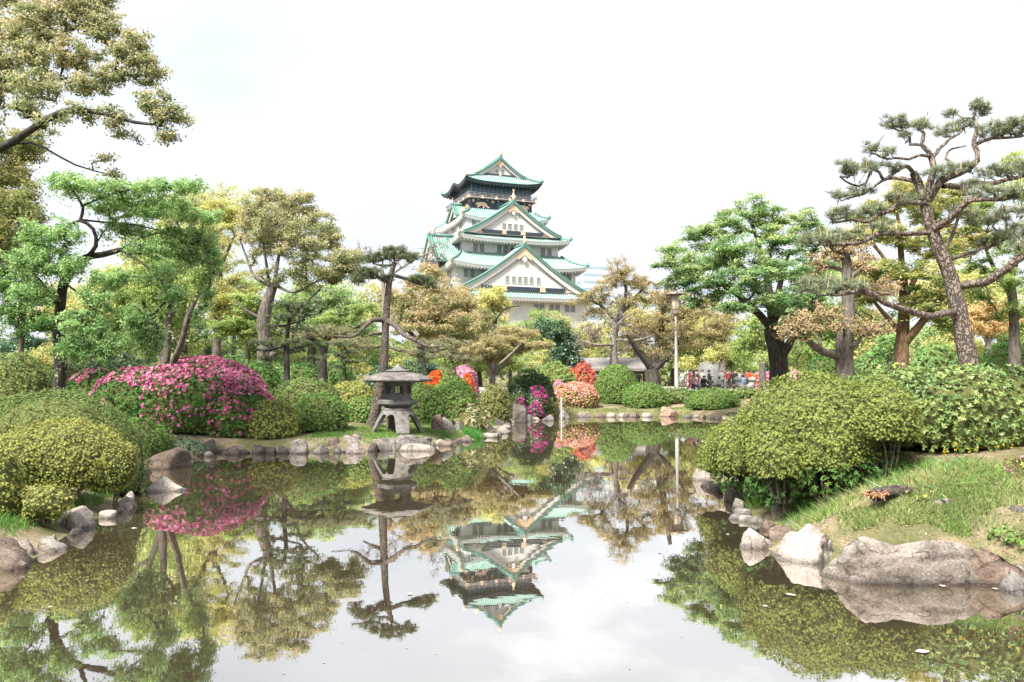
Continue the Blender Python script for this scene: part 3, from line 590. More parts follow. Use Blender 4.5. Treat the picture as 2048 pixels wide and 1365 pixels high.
SEED = [500]
def tree(name, label, d, limbs, clumps, leafm, barkm, style='clump', nleaf=15000, lsize=0.1, ntar=120, group=None, tip=0.012, step=0.3, jit=0.15,
         bend=0.35, lift=0.25, dep=0.9, rbk=0.64, aspect=0.55, flat=0.3, cat='tree', local=False, loc=None, droop=1.2, extra=None, needle=(9, 0.13, 0.006), shoots=10, candles=None, sides=7, gnarl=0.0, kite=False, limbk=1.0, cs=None):
    if cs: clumps = [(c[0], c[1], c[2] * cs[0], c[3] * cs[1], *c[4:]) for c in clumps]
    SEED[0] += 1; r = np.random.default_rng(SEED[0]); nleaf = int(nleaf * 1.9); ntar = int(ntar * (2.4 if style in ('clump', 'spray', 'weep', 'airy') else 1.3))
    cv = (lambda x, y, o=0.0: np.array([x, o, y])) if local else (lambda x, y, o=0.0: px(x, y, d + o))
    k1 = 1.0 if local else d / F
    W = []
    for li, lm in enumerate(limbs):
        pts, ra, rb_ = lm[:3]
        P = np.array([cv(*p) for p in pts]); Rr = np.linspace(ra * k1, rb_ * k1, len(P)) * (limbk if li else 1.0)
        if li == 0:
            g_ = 0.0 if local else g1(P[0, 0], P[0, 1])
            if P[0, 2] > g_ - 0.1: P = np.vstack([[P[0, 0] - 0.3 * (P[1, 0] - P[0, 0]) * 0, P[0, 1], g_ - 0.2], P]); Rr = np.concatenate([[Rr[0] * 1.25], Rr])
            else: P[0, 2] = g_ - 0.2
            if loc is None: loc = np.array([P[0, 0], P[0, 1], g_])
        if gnarl and li > 0: pass
        P, Rr = smooth_path(P, Rr, step)
        if gnarl and li > 0:
            s_ = np.linspace(0, 1, len(P))[:, None]; P = P + np.c_[fbm(P * 1.4, 5), fbm(P * 1.4, 6), fbm(P * 1.4, 8)] * gnarl * np.minimum(1, s_ * 4)
        W.append((P, Rr))
    vol = np.array([c[2] * c[3] * (c[5] if len(c) > 5 else 1.0) for c in clumps]); vol = vol / vol.sum()
    T = []; RB = []
    for c, v_ in zip(clumps, vol):
        n = max(3, int(round(ntar * v_))); ctr = cv(c[0], c[1], c[4] if len(c) > 4 else 0.0); ra = np.array([c[2], c[2] * dep, c[3]]) * k1
        q_ = unit(r.normal(size=(n, 3))) * (r.random((n, 1)) ** 0.45); T.append(ctr + q_ * ra * 0.9 + r.normal(size=(n, 3)) * ra * 0.13)
        RB += [rbk * (4.2 * ra[0] * ra[1] * ra[2] / n) ** (1 / 3)] * n
    T = np.vstack(T); rbm = float(np.median(RB))
    br = grow(W, T, r, step, jit, tip, bend, lift)
    geo = [tube_geo(P, q_ * (1 + 0.12 * fbm(P * 3, 4, 2)), 9 if sides > 6 else sides) for P, q_ in W] + [tube_geo(P, q_, 4) for P, q_ in br]
    V, Fq = join_geo(geo)
    t = Thing(name, label, cat, loc, group)
    t.part('trunk', V, Fq, barkm, True)
    if style == 'needle':
        sh = np.repeat(np.arange(len(T)), shoots); S = T[sh] + unit(r.normal(size=(len(sh), 3))) * rbm * (0.3 + 0.9 * r.random((len(sh), 1))) * np.array([1, 1, 0.45]) + np.array([0, 0, rbm * 0.12])
        V, Fc, tn = needles(S, needle[0], needle[1], needle[2], r, 0.75)
        t.part('crown', V, Fc, leafm, False, tn)
        tw = [tube_geo(np.vstack([T[a], b]), np.array([0.009, 0.004]), 3) for a, b in zip(sh, S)]
        V, Fq = join_geo(tw); t.part('twigs', V, Fq, barkm, True)
        if candles is not None:
            pk = S[r.random(len(S)) < candles]; V, Fc, _ = needles(pk, 1, 0.24, 0.022, r, 6.0, 0.5)
            t.part('candle_shoots', V, Fc, leaf_mat('pine_candle', [(0.3, 0.25, 0.17), (0.4, 0.33, 0.22)], 0.1), False, np.full(len(Fc), 0.5))
    elif style == 'bare':
        sh = np.repeat(np.arange(len(T)), shoots); S = T[sh] + unit(r.normal(size=(len(sh), 3))) * rbm * (0.5 + r.random((len(sh), 1))) + np.array([0, 0, rbm * 0.2])
        tw = [tube_geo(np.vstack([T[a], 0.5 * (T[a] + b) + r.normal(size=3) * 0.06, b]), np.array([0.012, 0.01, 0.006]) * max(1, d / 40), 3) for a, b in zip(sh, S)]
        V, Fq = join_geo(tw); t.part('twigs', V, Fq, leafm, True)
    else:
        n = max(1, int(nleaf / len(T) * 1.25))
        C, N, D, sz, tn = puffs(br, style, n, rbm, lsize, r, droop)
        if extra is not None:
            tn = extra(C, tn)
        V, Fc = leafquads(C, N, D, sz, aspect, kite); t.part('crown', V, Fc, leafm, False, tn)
        if style == 'weep':
            pass
    return t

BP = [2.1]     # how boxy the clipped domes are
def lobes_points(lobes, dens, r, lump, ls, zmin=-0.3, seed=0, depth=0.14):
    """points and normals on the outer skin of a union of lumpy domes."""
    Cs, Ns = [], []
    for li, (cx, cy_, cz, rx, ry, rz) in enumerate(lobes):
        n = int(dens * 2 * math.pi * ((rx * ry) ** 1.6 / 3 + 2 * ((rx * rz) ** 1.6 + (ry * rz) ** 1.6) / 6) ** (1 / 1.6) * 1.1)
        d = unit(r.normal(size=(n * 2, 3))); d = d[d[:, 2] > zmin][:n]
        s = 1 / (np.abs(d[:, 0]) ** BP[0] + np.abs(d[:, 1]) ** BP[0] + np.abs(d[:, 2]) ** BP[0]) ** (1 / BP[0])
        Rl = np.array([rx, ry, rz]); c = np.array([cx, cy_, cz]); base = c + d * s[:, None] * Rl
        fa = 0.05 + 0.0014 * cy_; lum = 1 + lump * fbm(base * ls, seed + 3, 3) + fa / min(rx, rz) * fbm(base * min(6.5, 90 / cy_), seed + 9, 2); C = c + (base - c) * (lum * (1 - depth * r.random(len(d)) ** 2.2))[:, None]
        keep = np.ones(len(C), bool)
        for lj, (ax, ay, az, bx, by, bz) in enumerate(lobes):
            if lj != li: keep &= (np.abs((C - [ax, ay, az]) / [bx, by, bz]) ** BP[0]).sum(1) > 0.8
        Cs.append(C[keep]); Ns.append(unit(d / Rl * min(Rl))[keep])
    return np.vstack(Cs), np.vstack(Ns)
def dome_core(lobes, k=0.86, seed=0, lump=0.1, ls=1.0, zmin=-0.35):
    V0, Fc = ICO[4]; parts = []
    for cx, cy_, cz, rx, ry, rz in lobes:
        s = 1 / (np.abs(V0) ** BP[0]).sum(1) ** (1 / BP[0]); V = V0 * s[:, None] * np.array([rx, ry, rz]); c = np.array([cx, cy_, cz])
        lum = 1 + lump * fbm((V + c) * ls, seed + 3, 3); V = V * lum[:, None] * k; V[:, 2] = np.maximum(V[:, 2], zmin * rz); parts.append((V + c, Fc))
    return join_geo(parts)
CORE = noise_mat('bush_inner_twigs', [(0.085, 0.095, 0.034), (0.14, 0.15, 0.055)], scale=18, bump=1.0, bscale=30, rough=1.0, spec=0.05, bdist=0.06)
TWIG = bark_mat('twig_bark', (0.05, 0.04, 0.03), (0.16, 0.135, 0.11), 20)
def bush(name, label, lobes, leafm, lsize, dens, loc=None, group=None, lump=0.1, ls=1.2, aspect=0.5, flowers=None, stems=8, zmin=-0.42, cat='bush', tone=None, core=True, fluff=0.5, depth=0.14, ros=7, kite=False):
    SEED[0] += 1; r = np.random.default_rng(SEED[0]); sd_ = SEED[0]
    if loc is None:
        loc = np.array([lobes[0][0], lobes[0][1], g1(lobes[0][0], lobes[0][1])])
    t = Thing(name, label, cat, loc, group)
    C, N0 = lobes_points(lobes, dens * 1.25, r, lump, ls, zmin, sd_, depth); m = len(C)
    if ros:      # leaves sit in little whorls at the shoot ends
        pick = r.random(m) < 1.0 / ros; C, N0 = C[pick], N0[pick]; k = np.repeat(np.arange(len(C)), ros); m = len(k); ax = unit(N0 + r.normal(size=N0.shape) * 0.35 + np.array([0, 0, 0.35]))
        up_ = r.normal(size=len(C)); tw_ = 0.09 * up_[k]; rad = unit(r.normal(size=(m, 3))); rad = unit(rad - ax[k] * np.sum(rad * ax[k], -1, keepdims=True)); ea = r.uniform(0.1, 0.65, m)[:, None]
        D = unit(rad * (1 - 0.5 * ea) + ax[k] * ea); N = unit(ax[k] * (1.05 - 0.6 * ea) - rad * ea * 0.8 + r.normal(size=(m, 3)) * 0.15)
        C = C[k] + D * lsize * 0.55 + (N0 * up_[:, None] * lsize * 0.6)[k]; N0 = N0[k]
    else:
        tw_ = 0.0; N = unit(N0 + r.normal(size=(m, 3)) * fluff); D = unit(r.normal(size=(m, 3)) + N0 * 0.9 + np.array([0, 0, 0.3]))
        C = C + N0 * r.normal(size=(m, 1)) * lsize * 0.5
    tn = 0.52 + 0.24 * fbm(C * 1.3, sd_) + 0.12 * fbm(C * 7, sd_ + 5, 2) + r.normal(size=m) * 0.06 + 0.7 * tw_
    if tone is not None: tn = tone(C, tn)
    V, Fc = leafquads(C, N, D, lsize * 1.15 * r.uniform(0.7, 1.3, m), aspect, kite)
    t.part('foliage', V, Fc, leafm, False, np.clip(tn, 0, 1))
    if core:
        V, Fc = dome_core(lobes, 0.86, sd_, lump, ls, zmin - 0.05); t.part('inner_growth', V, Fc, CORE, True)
    if stems:
        pts = []
        for cx, cy_, cz, rx, ry, rz in lobes:
            for _ in range(stems):
                a = r.uniform(0, 6.28); q_ = r.uniform(0.3, 0.85); e = np.array([cx + rx * q_ * math.cos(a), cy_ + ry * q_ * math.sin(a), cz + rz * r.uniform(-0.15, 0.2)])
                b = np.array([cx + rx * 0.2 * math.cos(a), cy_ + ry * 0.2 * math.sin(a), 0]); b[2] = loc[2] - 0.1
                mid = 0.5 * (b + e) + r.normal(size=3) * 0.12 * rx
                P, q2 = smooth_path([b, mid, e], [0.03, 0.022, 0.01], 0.15); pts.append(tube_geo(P, q2 * max(0.6, rx), 5))
        V, Fq = join_geo(pts); t.part('stems', V, Fq, TWIG, True)
    if flowers is not None:
        fm, frac, fs, where = flowers; fd = dens * frac
        C, N0 = lobes_points(lobes, fd, r, lump, ls, zmin, sd_, 0.05); keep = where(C, N0, r); C, N0 = C[keep] + N0[keep] * lsize * 0.5, N0[keep]
        m = len(C); k = np.repeat(np.arange(m), 5); a = np.tile(np.arange(5) * 2 * math.pi / 5, m) + np.repeat(r.uniform(0, 6, m), 5)
        N1 = unit(N0 + r.normal(size=(m, 3)) * 0.5); X1 = unit(np.cross(N1, r.normal(size=(m, 3)))); Y1 = np.cross(N1, X1)
        D = np.cos(a)[:, None] * X1[k] + np.sin(a)[:, None] * Y1[k]; szk = fs * r.uniform(0.7, 1.25, m)[k]
        N2 = unit(N1[k] - D * 0.45); D2 = unit(D + N1[k] * 0.45)
        V, Fc = leafquads(C[k] + D2 * szk[:, None] * 0.45, N2, D2, szk, 1.0)
        t.part('blossom', V, Fc, fm, False, np.clip(0.5 + 0.25 * r.normal(size=m)[k] + 0.1 * r.normal(size=len(k)), 0, 1))
    return t
def lobe(x, yb, yt, w, d, zb=None, ry=None):
    """a dome lobe: pixel centre x, pixel top row yt, pixel half width w, at distance d, standing on the ground."""
    p = px(x, yt, d); g_ = g1(p[0], p[1]) if zb is None else zb; rx = w * d / F
    h = p[2] - g_; return (p[0], p[1], g_ + 0.3 * h, rx, ry or rx * 0.85, 0.7 * h)

# foliage colours
G_MAPLE = leaf_mat('leaf_maple_green', [(0.06, 0.14, 0.055), (0.14, 0.25, 0.105), (0.26, 0.36, 0.15), (0.41, 0.44, 0.2)], pos=[0.1, 0.42, 0.68, 0.95])
G_CHERRY = leaf_mat('leaf_cherry_green', [(0.08, 0.15, 0.055), (0.165, 0.265, 0.1), (0.3, 0.39, 0.18)])
G_YELLOW = leaf_mat('leaf_spring_yellow', [(0.22, 0.23, 0.07), (0.38, 0.38, 0.14), (0.5, 0.48, 0.21)])
G_LIME = leaf_mat('leaf_lime', [(0.1, 0.165, 0.045), (0.21, 0.29, 0.09), (0.35, 0.41, 0.15)])
G_MIX = leaf_mat('leaf_yellow_green', [(0.09, 0.165, 0.055), (0.2, 0.26, 0.09), (0.36, 0.36, 0.14), (0.45, 0.38, 0.17)])
G_BRONZE = leaf_mat('leaf_bronze', [(0.1, 0.13, 0.055), (0.18, 0.2, 0.095), (0.265, 0.255, 0.135), (0.34, 0.295, 0.17)], pos=[0.12, 0.4, 0.65, 0.95])
G_OLIVE = leaf_mat('leaf_olive', [(0.075, 0.11, 0.035), (0.15, 0.17, 0.06), (0.25, 0.225, 0.09)])
G_ORANGE = leaf_mat('leaf_new_orange', [(0.14, 0.19, 0.07), (0.25, 0.265, 0.115), (0.36, 0.305, 0.16), (0.44, 0.335, 0.2)], pos=[0.15, 0.4, 0.62, 0.9])
G_TAN = leaf_mat('leaf_tan_maple', [(0.16, 0.155, 0.075), (0.29, 0.26, 0.13), (0.4, 0.33, 0.17)])
G_GOLD = leaf_mat('leaf_golden', [(0.28, 0.2, 0.08), (0.42, 0.3, 0.13), (0.48, 0.37, 0.2)])
G_DARK = leaf_mat('leaf_dark_evergreen', [(0.015, 0.045, 0.022), (0.035, 0.085, 0.04), (0.075, 0.13, 0.06)], 0.15, 0.35, 0.5)
G_MID = leaf_mat('leaf_mid_green', [(0.03, 0.085, 0.02), (0.07, 0.15, 0.04), (0.14, 0.22, 0.06)])
G_CLIP = leaf_mat('leaf_clipped_azalea', [(0.065, 0.1, 0.03), (0.125, 0.175, 0.055), (0.2, 0.255, 0.09)], 0.25)
G_CLIPY = leaf_mat('leaf_clipped_yellow', [(0.1, 0.11, 0.03), (0.2, 0.21, 0.055), (0.31, 0.31, 0.09)], 0.25)
G_CLIPB = leaf_mat('leaf_clipped_bright', [(0.055, 0.11, 0.028), (0.115, 0.2, 0.05), (0.2, 0.3, 0.085)], 0.25)
G_MOUND = leaf_mat('leaf_mound', [(0.075, 0.11, 0.028), (0.165, 0.2, 0.05), (0.28, 0.305, 0.09)], 0.25)
G_HEDGE = leaf_mat('leaf_glossy_hedge', [(0.035, 0.075, 0.02), (0.085, 0.145, 0.042), (0.18, 0.235, 0.07), (0.28, 0.25, 0.085)], 0.25, 0.42, 0.4, [0.12, 0.45, 0.72, 0.96])
G_PINE = leaf_mat('pine_needles', [(0.07, 0.1, 0.06), (0.14, 0.175, 0.1), (0.23, 0.245, 0.14)], 0.12)
G_PINEP = leaf_mat('pine_needles_pale', [(0.12, 0.14, 0.075), (0.21, 0.21, 0.11), (0.28, 0.25, 0.14)], 0.12)
G_PINED = leaf_mat('pine_needles_dark', [(0.05, 0.075, 0.035), (0.1, 0.13, 0.065), (0.17, 0.19, 0.09)], 0.1)
G_RUST = leaf_mat('needles_rust', [(0.16, 0.14, 0.07), (0.26, 0.2, 0.11), (0.34, 0.25, 0.15)], 0.2)
G_BROWNC = leaf_mat('needles_brown_conifer', [(0.13, 0.13, 0.055), (0.23, 0.2, 0.09), (0.34, 0.26, 0.14)], 0.25)
G_RED = leaf_mat('leaf_red_shrub', [(0.22, 0.05, 0.035), (0.42, 0.1, 0.07), (0.5, 0.2, 0.14)], 0.3)
B_PINK = leaf_mat('petal_pink', [(0.42, 0.06, 0.19), (0.58, 0.15, 0.31), (0.68, 0.33, 0.44)], 0.35, 0.6)
B_MAG = leaf_mat('petal_magenta', [(0.34, 0.02, 0.17), (0.5, 0.07, 0.28), (0.66, 0.2, 0.42)], 0.35, 0.6)
B_SALMON = leaf_mat('petal_salmon', [(0.55, 0.15, 0.12), (0.68, 0.35, 0.28), (0.75, 0.55, 0.5)], 0.35, 0.6)
B_RED = leaf_mat('petal_orange_red', [(0.6, 0.06, 0.015), (0.78, 0.13, 0.03), (0.8, 0.25, 0.07)], 0.35, 0.6)
B_ROSE = leaf_mat('petal_pale_rose', [(0.62, 0.2, 0.36), (0.75, 0.38, 0.5), (0.8, 0.55, 0.62)], 0.35, 0.6)
K_DARK = bark_mat('bark_dark', (0.018, 0.016, 0.014), (0.07, 0.062, 0.054), 10)
K_MID = bark_mat('bark_mid', (0.03, 0.026, 0.022), (0.11, 0.096, 0.082), 10)
K_GREY = bark_mat('bark_grey', (0.055, 0.047, 0.04), (0.17, 0.15, 0.13), 10)
K_PALE = bark_mat('bark_pale', (0.12, 0.1, 0.085), (0.28, 0.245, 0.21), 10)
K_PINE = bark_mat('bark_pine_plates', (0.03, 0.024, 0.02), (0.24, 0.195, 0.165), 9.0, True)
K_PINE2 = bark_mat('bark_pine_fine', (0.04, 0.032, 0.027), (0.2, 0.165, 0.14), 16.0, True)
K_RUST = bark_mat('bark_orange_brown', (0.06, 0.042, 0.025), (0.2, 0.13, 0.075), 12)
# ------------------------------------------------------------ trees, back to front
# a far wood behind the garden: separate trees, few leaves each, shapes shared
FAR = 'trees at the back of the park'
def far_proto(label, leafm, h, w, seed_t, style='airy', ls=0.2, n=12000, barkm=K_GREY):
    cl = []
    r = np.random.default_rng(seed_t)
    for k in range(13):
        a = r.uniform(0, 6.28); q_ = r.uniform(0.1, 0.62) * w; z = h * r.uniform(0.2, 0.82)
        cl.append((q_ * math.cos(a), z, w * r.uniform(0.28, 0.42), h * r.uniform(0.1, 0.17), q_ * math.sin(a)))
    cl.append((0, h * 0.88, w * 0.34, h * 0.11, 0))
    return tree('park_tree', label, 80, [([(0, 0.3), (0.1, h * 0.25), (0, h * 0.5)], 0.03 * h, 0.015 * h)], cl, leafm, barkm, style, n, ls, 60, FAR, local=True, step=0.8, tip=0.03, loc=np.zeros(3))
PRO = {}
# the wood behind everything reads as one mass
r = np.random.default_rng(5); m_ = 34000
Xw = r.uniform(-125, 125, m_); Yw = r.uniform(104, 136, m_); top = 6.5 + 3.0 * fbm(np.c_[Xw * 0.09, Yw * 0.05, np.zeros(m_)], 2) + 1.6 * fbm(np.c_[Xw * 0.35, Yw * 0.2, np.zeros(m_)], 4)
Zw = 1.0 + np.maximum(top, 2.0) * r.random(m_) ** 0.6; Cw = np.c_[Xw, Yw, Zw]
V, Fc = leafquads(Cw, unit(r.normal(size=(m_, 3)) + [0, -0.4, 0.7]), unit(r.normal(size=(m_, 3))), r.uniform(0.5, 0.95, m_), 0.7)
tag(obj('treeline', mesh('treeline', V, Fc, leaf_mat('leaf_far_wood', [(0.05, 0.1, 0.03), (0.16, 0.2, 0.06), (0.3, 0.31, 0.1)]), False, np.clip(0.5 + 0.5 * fbm(Cw * 0.12, 7) + 0.12 * r.normal(size=m_), 0, 1))), 'far wood closing the park behind the plaza', None, None, 'stuff')
for key, leafm, h, w, sd_ in [('lime', G_LIME, 9, 4.2, 1), ('yellow', G_YELLOW, 9, 4.4, 2), ('green', G_MAPLE, 9.5, 4.4, 3), ('tan', G_ORANGE, 9, 4.2, 4), ('dark', G_DARK, 8.5, 3.6, 5), ('mix', G_MIX, 9, 4.3, 6)]:
    PRO[key] = far_proto('', leafm, h, w, sd_)
FTREE = {}
def far_tree(key, x, yt, d, label, wide=1.0):
    p = px(x, yt, d); g_ = g1(p[0], p[1]); src = PRO[key].o
    if key in FTREE: o = copy_tree(src)
    else: o = src; FTREE[key] = 1
    h0 = {'lime': 9, 'yellow': 9, 'green': 9.5, 'tan': 9, 'dark': 8.5, 'mix': 9}[key] * 0.99
    s = (p[2] - g_) / h0
    o.location = (p[0], p[1], g_); o.scale = (s * wide, s * wide, s); o.rotation_euler = (0, 0, (x * 0.37) % 6.28)
    o['label'] = label; o['category'] = 'tree'; o['group'] = FAR
far_tree('green', -70, 560, 78, 'far green tree at the left edge behind the olive tree')
far_tree('dark', 40, 600, 70, 'far dark tree behind the leaning black trunk')
far_tree('mix', 150, 590, 80, 'far yellow-green tree right of the leaning black trunk')
far_tree('lime', 255, 575, 74, 'far lime tree behind the pink azalea stems')
far_tree('yellow', 360, 400, 84, 'far tall yellow tree behind the weeping branches', 0.8)
far_tree('green', 470, 570, 90, 'far green tree behind the big bronze tree, towards the yellow one')
far_tree('lime', 585, 585, 92, 'far lime tree showing behind the cloud-pruned pine')
far_tree('green', 690, 560, 84, 'far green tree showing left of the tall lantern pine')
far_tree('mix', 745, 560, 96, 'far yellow-green tree right behind the tall lantern pine')
far_tree('tan', 905, 560, 88, 'far tan tree left of the castle foot')
far_tree('mix', 960, 590, 96, 'far yellow-green tree in front of the castle wall, left')
far_tree('yellow', 1175, 640, 98, 'far yellow tree below the castle, behind the bare tree')
far_tree('lime', 1020, 640, 92, 'far lime tree below the white castle gable')
far_tree('yellow', 1270, 585, 100, 'far yellow tree behind the brown conifer', 1.1)
far_tree('lime', 1345, 600, 104, 'far lime tree behind the street lamp', 1.1)
far_tree('yellow', 1405, 590, 96, 'far yellow tree between street lamp and big maple', 1.1)
far_tree('lime', 1450, 640, 84, 'far lime tree left of the big maple trunk')
far_tree('mix', 1620, 590, 92, 'far yellow-green tree right of the big maple trunk')
far_tree('yellow', 1660, 610, 80, 'far yellow tree behind the rust-needled pine')
far_tree('lime', 1745, 620, 88, 'far lime tree left of the orange-brown trunk')
far_tree('green', 1870, 610, 84, 'far green tree between orange-brown trunk and plated pine')
far_tree('mix', 1950, 600, 96, 'far yellow-green tree behind the plated pine trunk')
far_tree('lime', 2040, 600, 90, 'far lime tree at the right edge of the photo')
far_tree('green', 2120, 590, 86, 'far green tree outermost at the right edge')
far_tree('dark', 1530, 690, 100, 'far dark evergreen behind the crowd')
far_tree('dark', 1590, 690, 96, 'far dark evergreen right of the crowd')
far_tree('dark', 560, 690, 70, 'far dark evergreen low behind the cloud-pruned pine')
far_tree('dark', 300, 700, 62, 'far dark evergreen low behind the pink azalea')
far_tree('dark', 420, 690, 64, 'far dark evergreen low behind the weeping branches')
far_tree('dark', 850, 690, 66, 'far dark evergreen low right of the lantern pine')

far_tree('lime', 335, 470, 62, 'mid-distance lime tree filling in below the tall yellow tree')
far_tree('yellow', 225, 520, 66, 'mid-distance yellow tree right of the black trunk fork')
far_tree('mix', 110, 560, 58, 'mid-distance yellow-green tree directly behind the black trunk')
far_tree('lime', 500, 545, 60, 'mid-distance lime tree left of the pale forked trunk')
far_tree('green', 590, 560, 66, 'mid-distance green tree right of the pale forked trunk')
far_tree('yellow', 700, 600, 64, 'mid-distance yellow tree left of the lantern pine limb')
far_tree('mix', 1690, 470, 60, 'mid-distance yellow-green tree behind the top of the rust-needled pine')
far_tree('lime', 1645, 545, 58, 'mid-distance lime tree between big maple and rust-needled pine')
far_tree('yellow', 1905, 500, 62, 'mid-distance yellow tree behind the fork of the plated pine')
far_tree('lime', 2010, 560, 66, 'mid-distance lime tree right of the plated pine trunk')
far_tree('mix', 1120, 625, 80, 'mid-distance yellow-green tree under the right castle gable')
far_tree('lime', 930, 610, 72, 'mid-distance lime tree left under the castle')
tree('pale_green_tree', 'tall pale yellow-green tree behind the plated pine at the right edge', 40,
     [([(2030, 745), (2028, 640), (2020, 540)], 12, 7), ([(2026, 600), (1980, 520, 1), (1960, 450, 1)], 5, 2.5), ([(2022, 560), (2050, 470, -1), (2060, 400, -1)], 5, 2.5)],
     [(1965, 420, 50, 34, 1), (2030, 380, 50, 34, 0), (2090, 430, 50, 40, -1), (1985, 480, 55, 30, 0), (2050, 500, 55, 30, -1), (1950, 530, 40, 26, 1), (2010, 560, 55, 26, -1), (2080, 560, 50, 30, 0), (2040, 320, 40, 26, 1), (1960, 590, 40, 20), (2030, 620, 60, 22)], G_LIME, K_GREY, 'spray', 22000, 0.12, 120, step=0.4, tip=0.014)
# mid distance
tree('willow_tree', 'pale spring willow right before the castle wall', 82, [([(1085, 745), (1084, 680)], 6, 4)],
     [(1085, 640, 40, 26), (1060, 660, 30, 22), (1120, 655, 30, 22)], G_LIME, K_GREY, 'weep', 7000, 0.17, 50, step=0.6, droop=1.8, tip=0.02)
tree('yellow_tree', 'small yellow tree top in front of the castle roof band', 70, [([(985, 745), (990, 640), (985, 620)], 6, 3), ([(985, 650), (1010, 618, -1), (1040, 612, -1)], 2.2, 1)],
     [(985, 592, 34, 18), (965, 612, 26, 18), (1005, 610, 22, 16)], G_YELLOW, K_DARK, 'clump', 7000, 0.17, 50, step=0.5, tip=0.02)
tree('new_leaf_tree', 'broad tree flushed with orange new leaves beside the tall lantern pine', 60, [([(845, 745), (842, 690), (850, 650)], 9, 6), ([(843, 690), (815, 660, -1), (800, 640, -1)], 5, 3), ([(850, 655), (880, 640, 1), (900, 620, 1)], 4, 3)],
     [(855, 572, 42, 34, 0), (805, 612, 36, 30, -1), (870, 620, 50, 36, -2), (912, 606, 44, 34, 1), (835, 655, 48, 26, -2), (905, 655, 55, 28, -1), (950, 640, 36, 26, 1), (930, 690, 40, 22)], G_ORANGE, K_GREY, 'airy', 30000, 0.17, 130, step=0.5, tip=0.02, rbk=0.55, cs=(1.15, 1.3))

tree('green_maple', 'layered green maple behind the cloud-pruned pine', 54, [([(620, 745), (625, 690), (640, 640)], 9, 6), ([(628, 680), (590, 640, 1)], 4, 3)],
     [(640, 590, 60, 30), (590, 620, 55, 30, 1), (690, 615, 55, 30), (650, 650, 70, 26, -1), (720, 655, 45, 26), (570, 660, 50, 26)], G_MAPLE, K_DARK, 'spray', 22000, 0.16, 110, step=0.5, tip=0.018)
tree('lime_maple', 'lime maple with dark trunk below the green maple', 48, [([(640, 745), (648, 700), (660, 670)], 8, 5)],
     [(660, 640, 50, 22), (620, 670, 45, 20), (700, 670, 40, 20), (730, 620, 30, 20), (480, 600, 40, 30), (500, 650, 50, 30), (450, 660, 40, 30)], G_LIME, K_DARK, 'spray', 16000, 0.14, 80, step=0.4, tip=0.018)
tree('pale_yellow_tree', 'pale yellow tree above the weeping green branches', 52, [([(432, 745), (436, 620), (440, 520)], 9, 5), ([(438, 560), (400, 480, 1), (380, 430, 1)], 4, 2), ([(438, 540), (470, 470, -1)], 4, 2)],
     [(452, 410, 52, 36), (410, 440, 45, 30, 1), (372, 405, 44, 26, 1), (470, 450, 35, 30, -1), (420, 480, 50, 30), (340, 425, 35, 24, 2), (470, 570, 40, 50), (440, 610, 50, 36), (490, 620, 30, 40)], G_YELLOW, K_GREY, 'spray', 34000, 0.14, 150, step=0.5, tip=0.018, cs=(1.2, 1.35))

tree('bronze_camphor', 'big bronze-leaved tree with pale forked trunk', 42,
     [([(528, 745), (530, 690), (527, 640), (540, 590), (548, 568)], 16, 9), ([(532, 720), (570, 690, -0.5), (590, 660, -0.5)], 13, 9), ([(545, 575), (510, 555, 0.5), (495, 520, 1), (480, 480, 1)], 7, 3), ([(548, 570), (560, 500, 0.5), (575, 440, 1)], 8, 3),
      ([(548, 570), (590, 585, -1), (640, 560, -1), (690, 545, -1)], 6, 2.5), ([(540, 580), (530, 510, -1), (520, 450, -1)], 6, 3), ([(590, 660, -0.5), (610, 610, -1), (640, 580, -1)], 6, 3), ([(528, 640), (490, 620, 0), (470, 600, 0)], 6, 3)],
     [(540, 402, 46, 26), (592, 408, 44, 30, 1), (560, 452, 58, 34, -1), (615, 440, 20, 20, 1), (648, 455, 34, 32, 1), (665, 490, 26, 32, 1), (520, 470, 36, 44, 1), (600, 492, 52, 26, -1), (505, 430, 30, 30),
      (650, 535, 50, 20, -1), (702, 518, 46, 20, -1), (690, 550, 50, 18, 0), (560, 545, 46, 20, 0, 0.4), (610, 560, 46, 22, -1, 0.4)], G_BRONZE, K_GREY, 'airy', 38000, 0.115, 250, step=0.4, tip=0.018, limbk=0.55, rbk=0.55, cs=(1.15, 1.3))

tree('bare_tree', 'leafless grey twiggy tree before the shelter roof', 57, [([(1230, 745), (1228, 690), (1232, 655)], 7, 5), ([(1230, 690), (1190, 690, -1), (1160, 680, -1)], 3, 1.5), ([(1230, 680), (1280, 680, -1), (1330, 660, -1)], 3, 1.5), ([(1232, 655), (1250, 635, 0), (1275, 625, 0)], 3, 1.5), ([(1232, 655), (1215, 635, 0)], 3, 1.5)],
     [(1235, 645, 50, 30), (1190, 670, 40, 30), (1285, 670, 50, 36), (1165, 685, 26, 26), (1330, 690, 40, 30), (1250, 700, 50, 20)], bark_mat('bark_twig_grey', (0.16, 0.13, 0.11), (0.3, 0.26, 0.23), 20), K_PALE, 'bare', ntar=130, shoots=9, step=0.4, tip=0.014, lift=0.4)
tree('bare_treetop', 'thin leafless treetop left of the castle', 75, [([(770, 745), (768, 600), (765, 540)], 6, 3), ([(766, 560), (830, 520, 1), (870, 500, 1)], 2.5, 1)],
     [(740, 505, 40, 18), (800, 520, 36, 24), (855, 520, 36, 28), (880, 490, 22, 34)], K_PALE, K_PALE, 'bare', ntar=70, shoots=6, step=0.6, tip=0.012, lift=0.6)
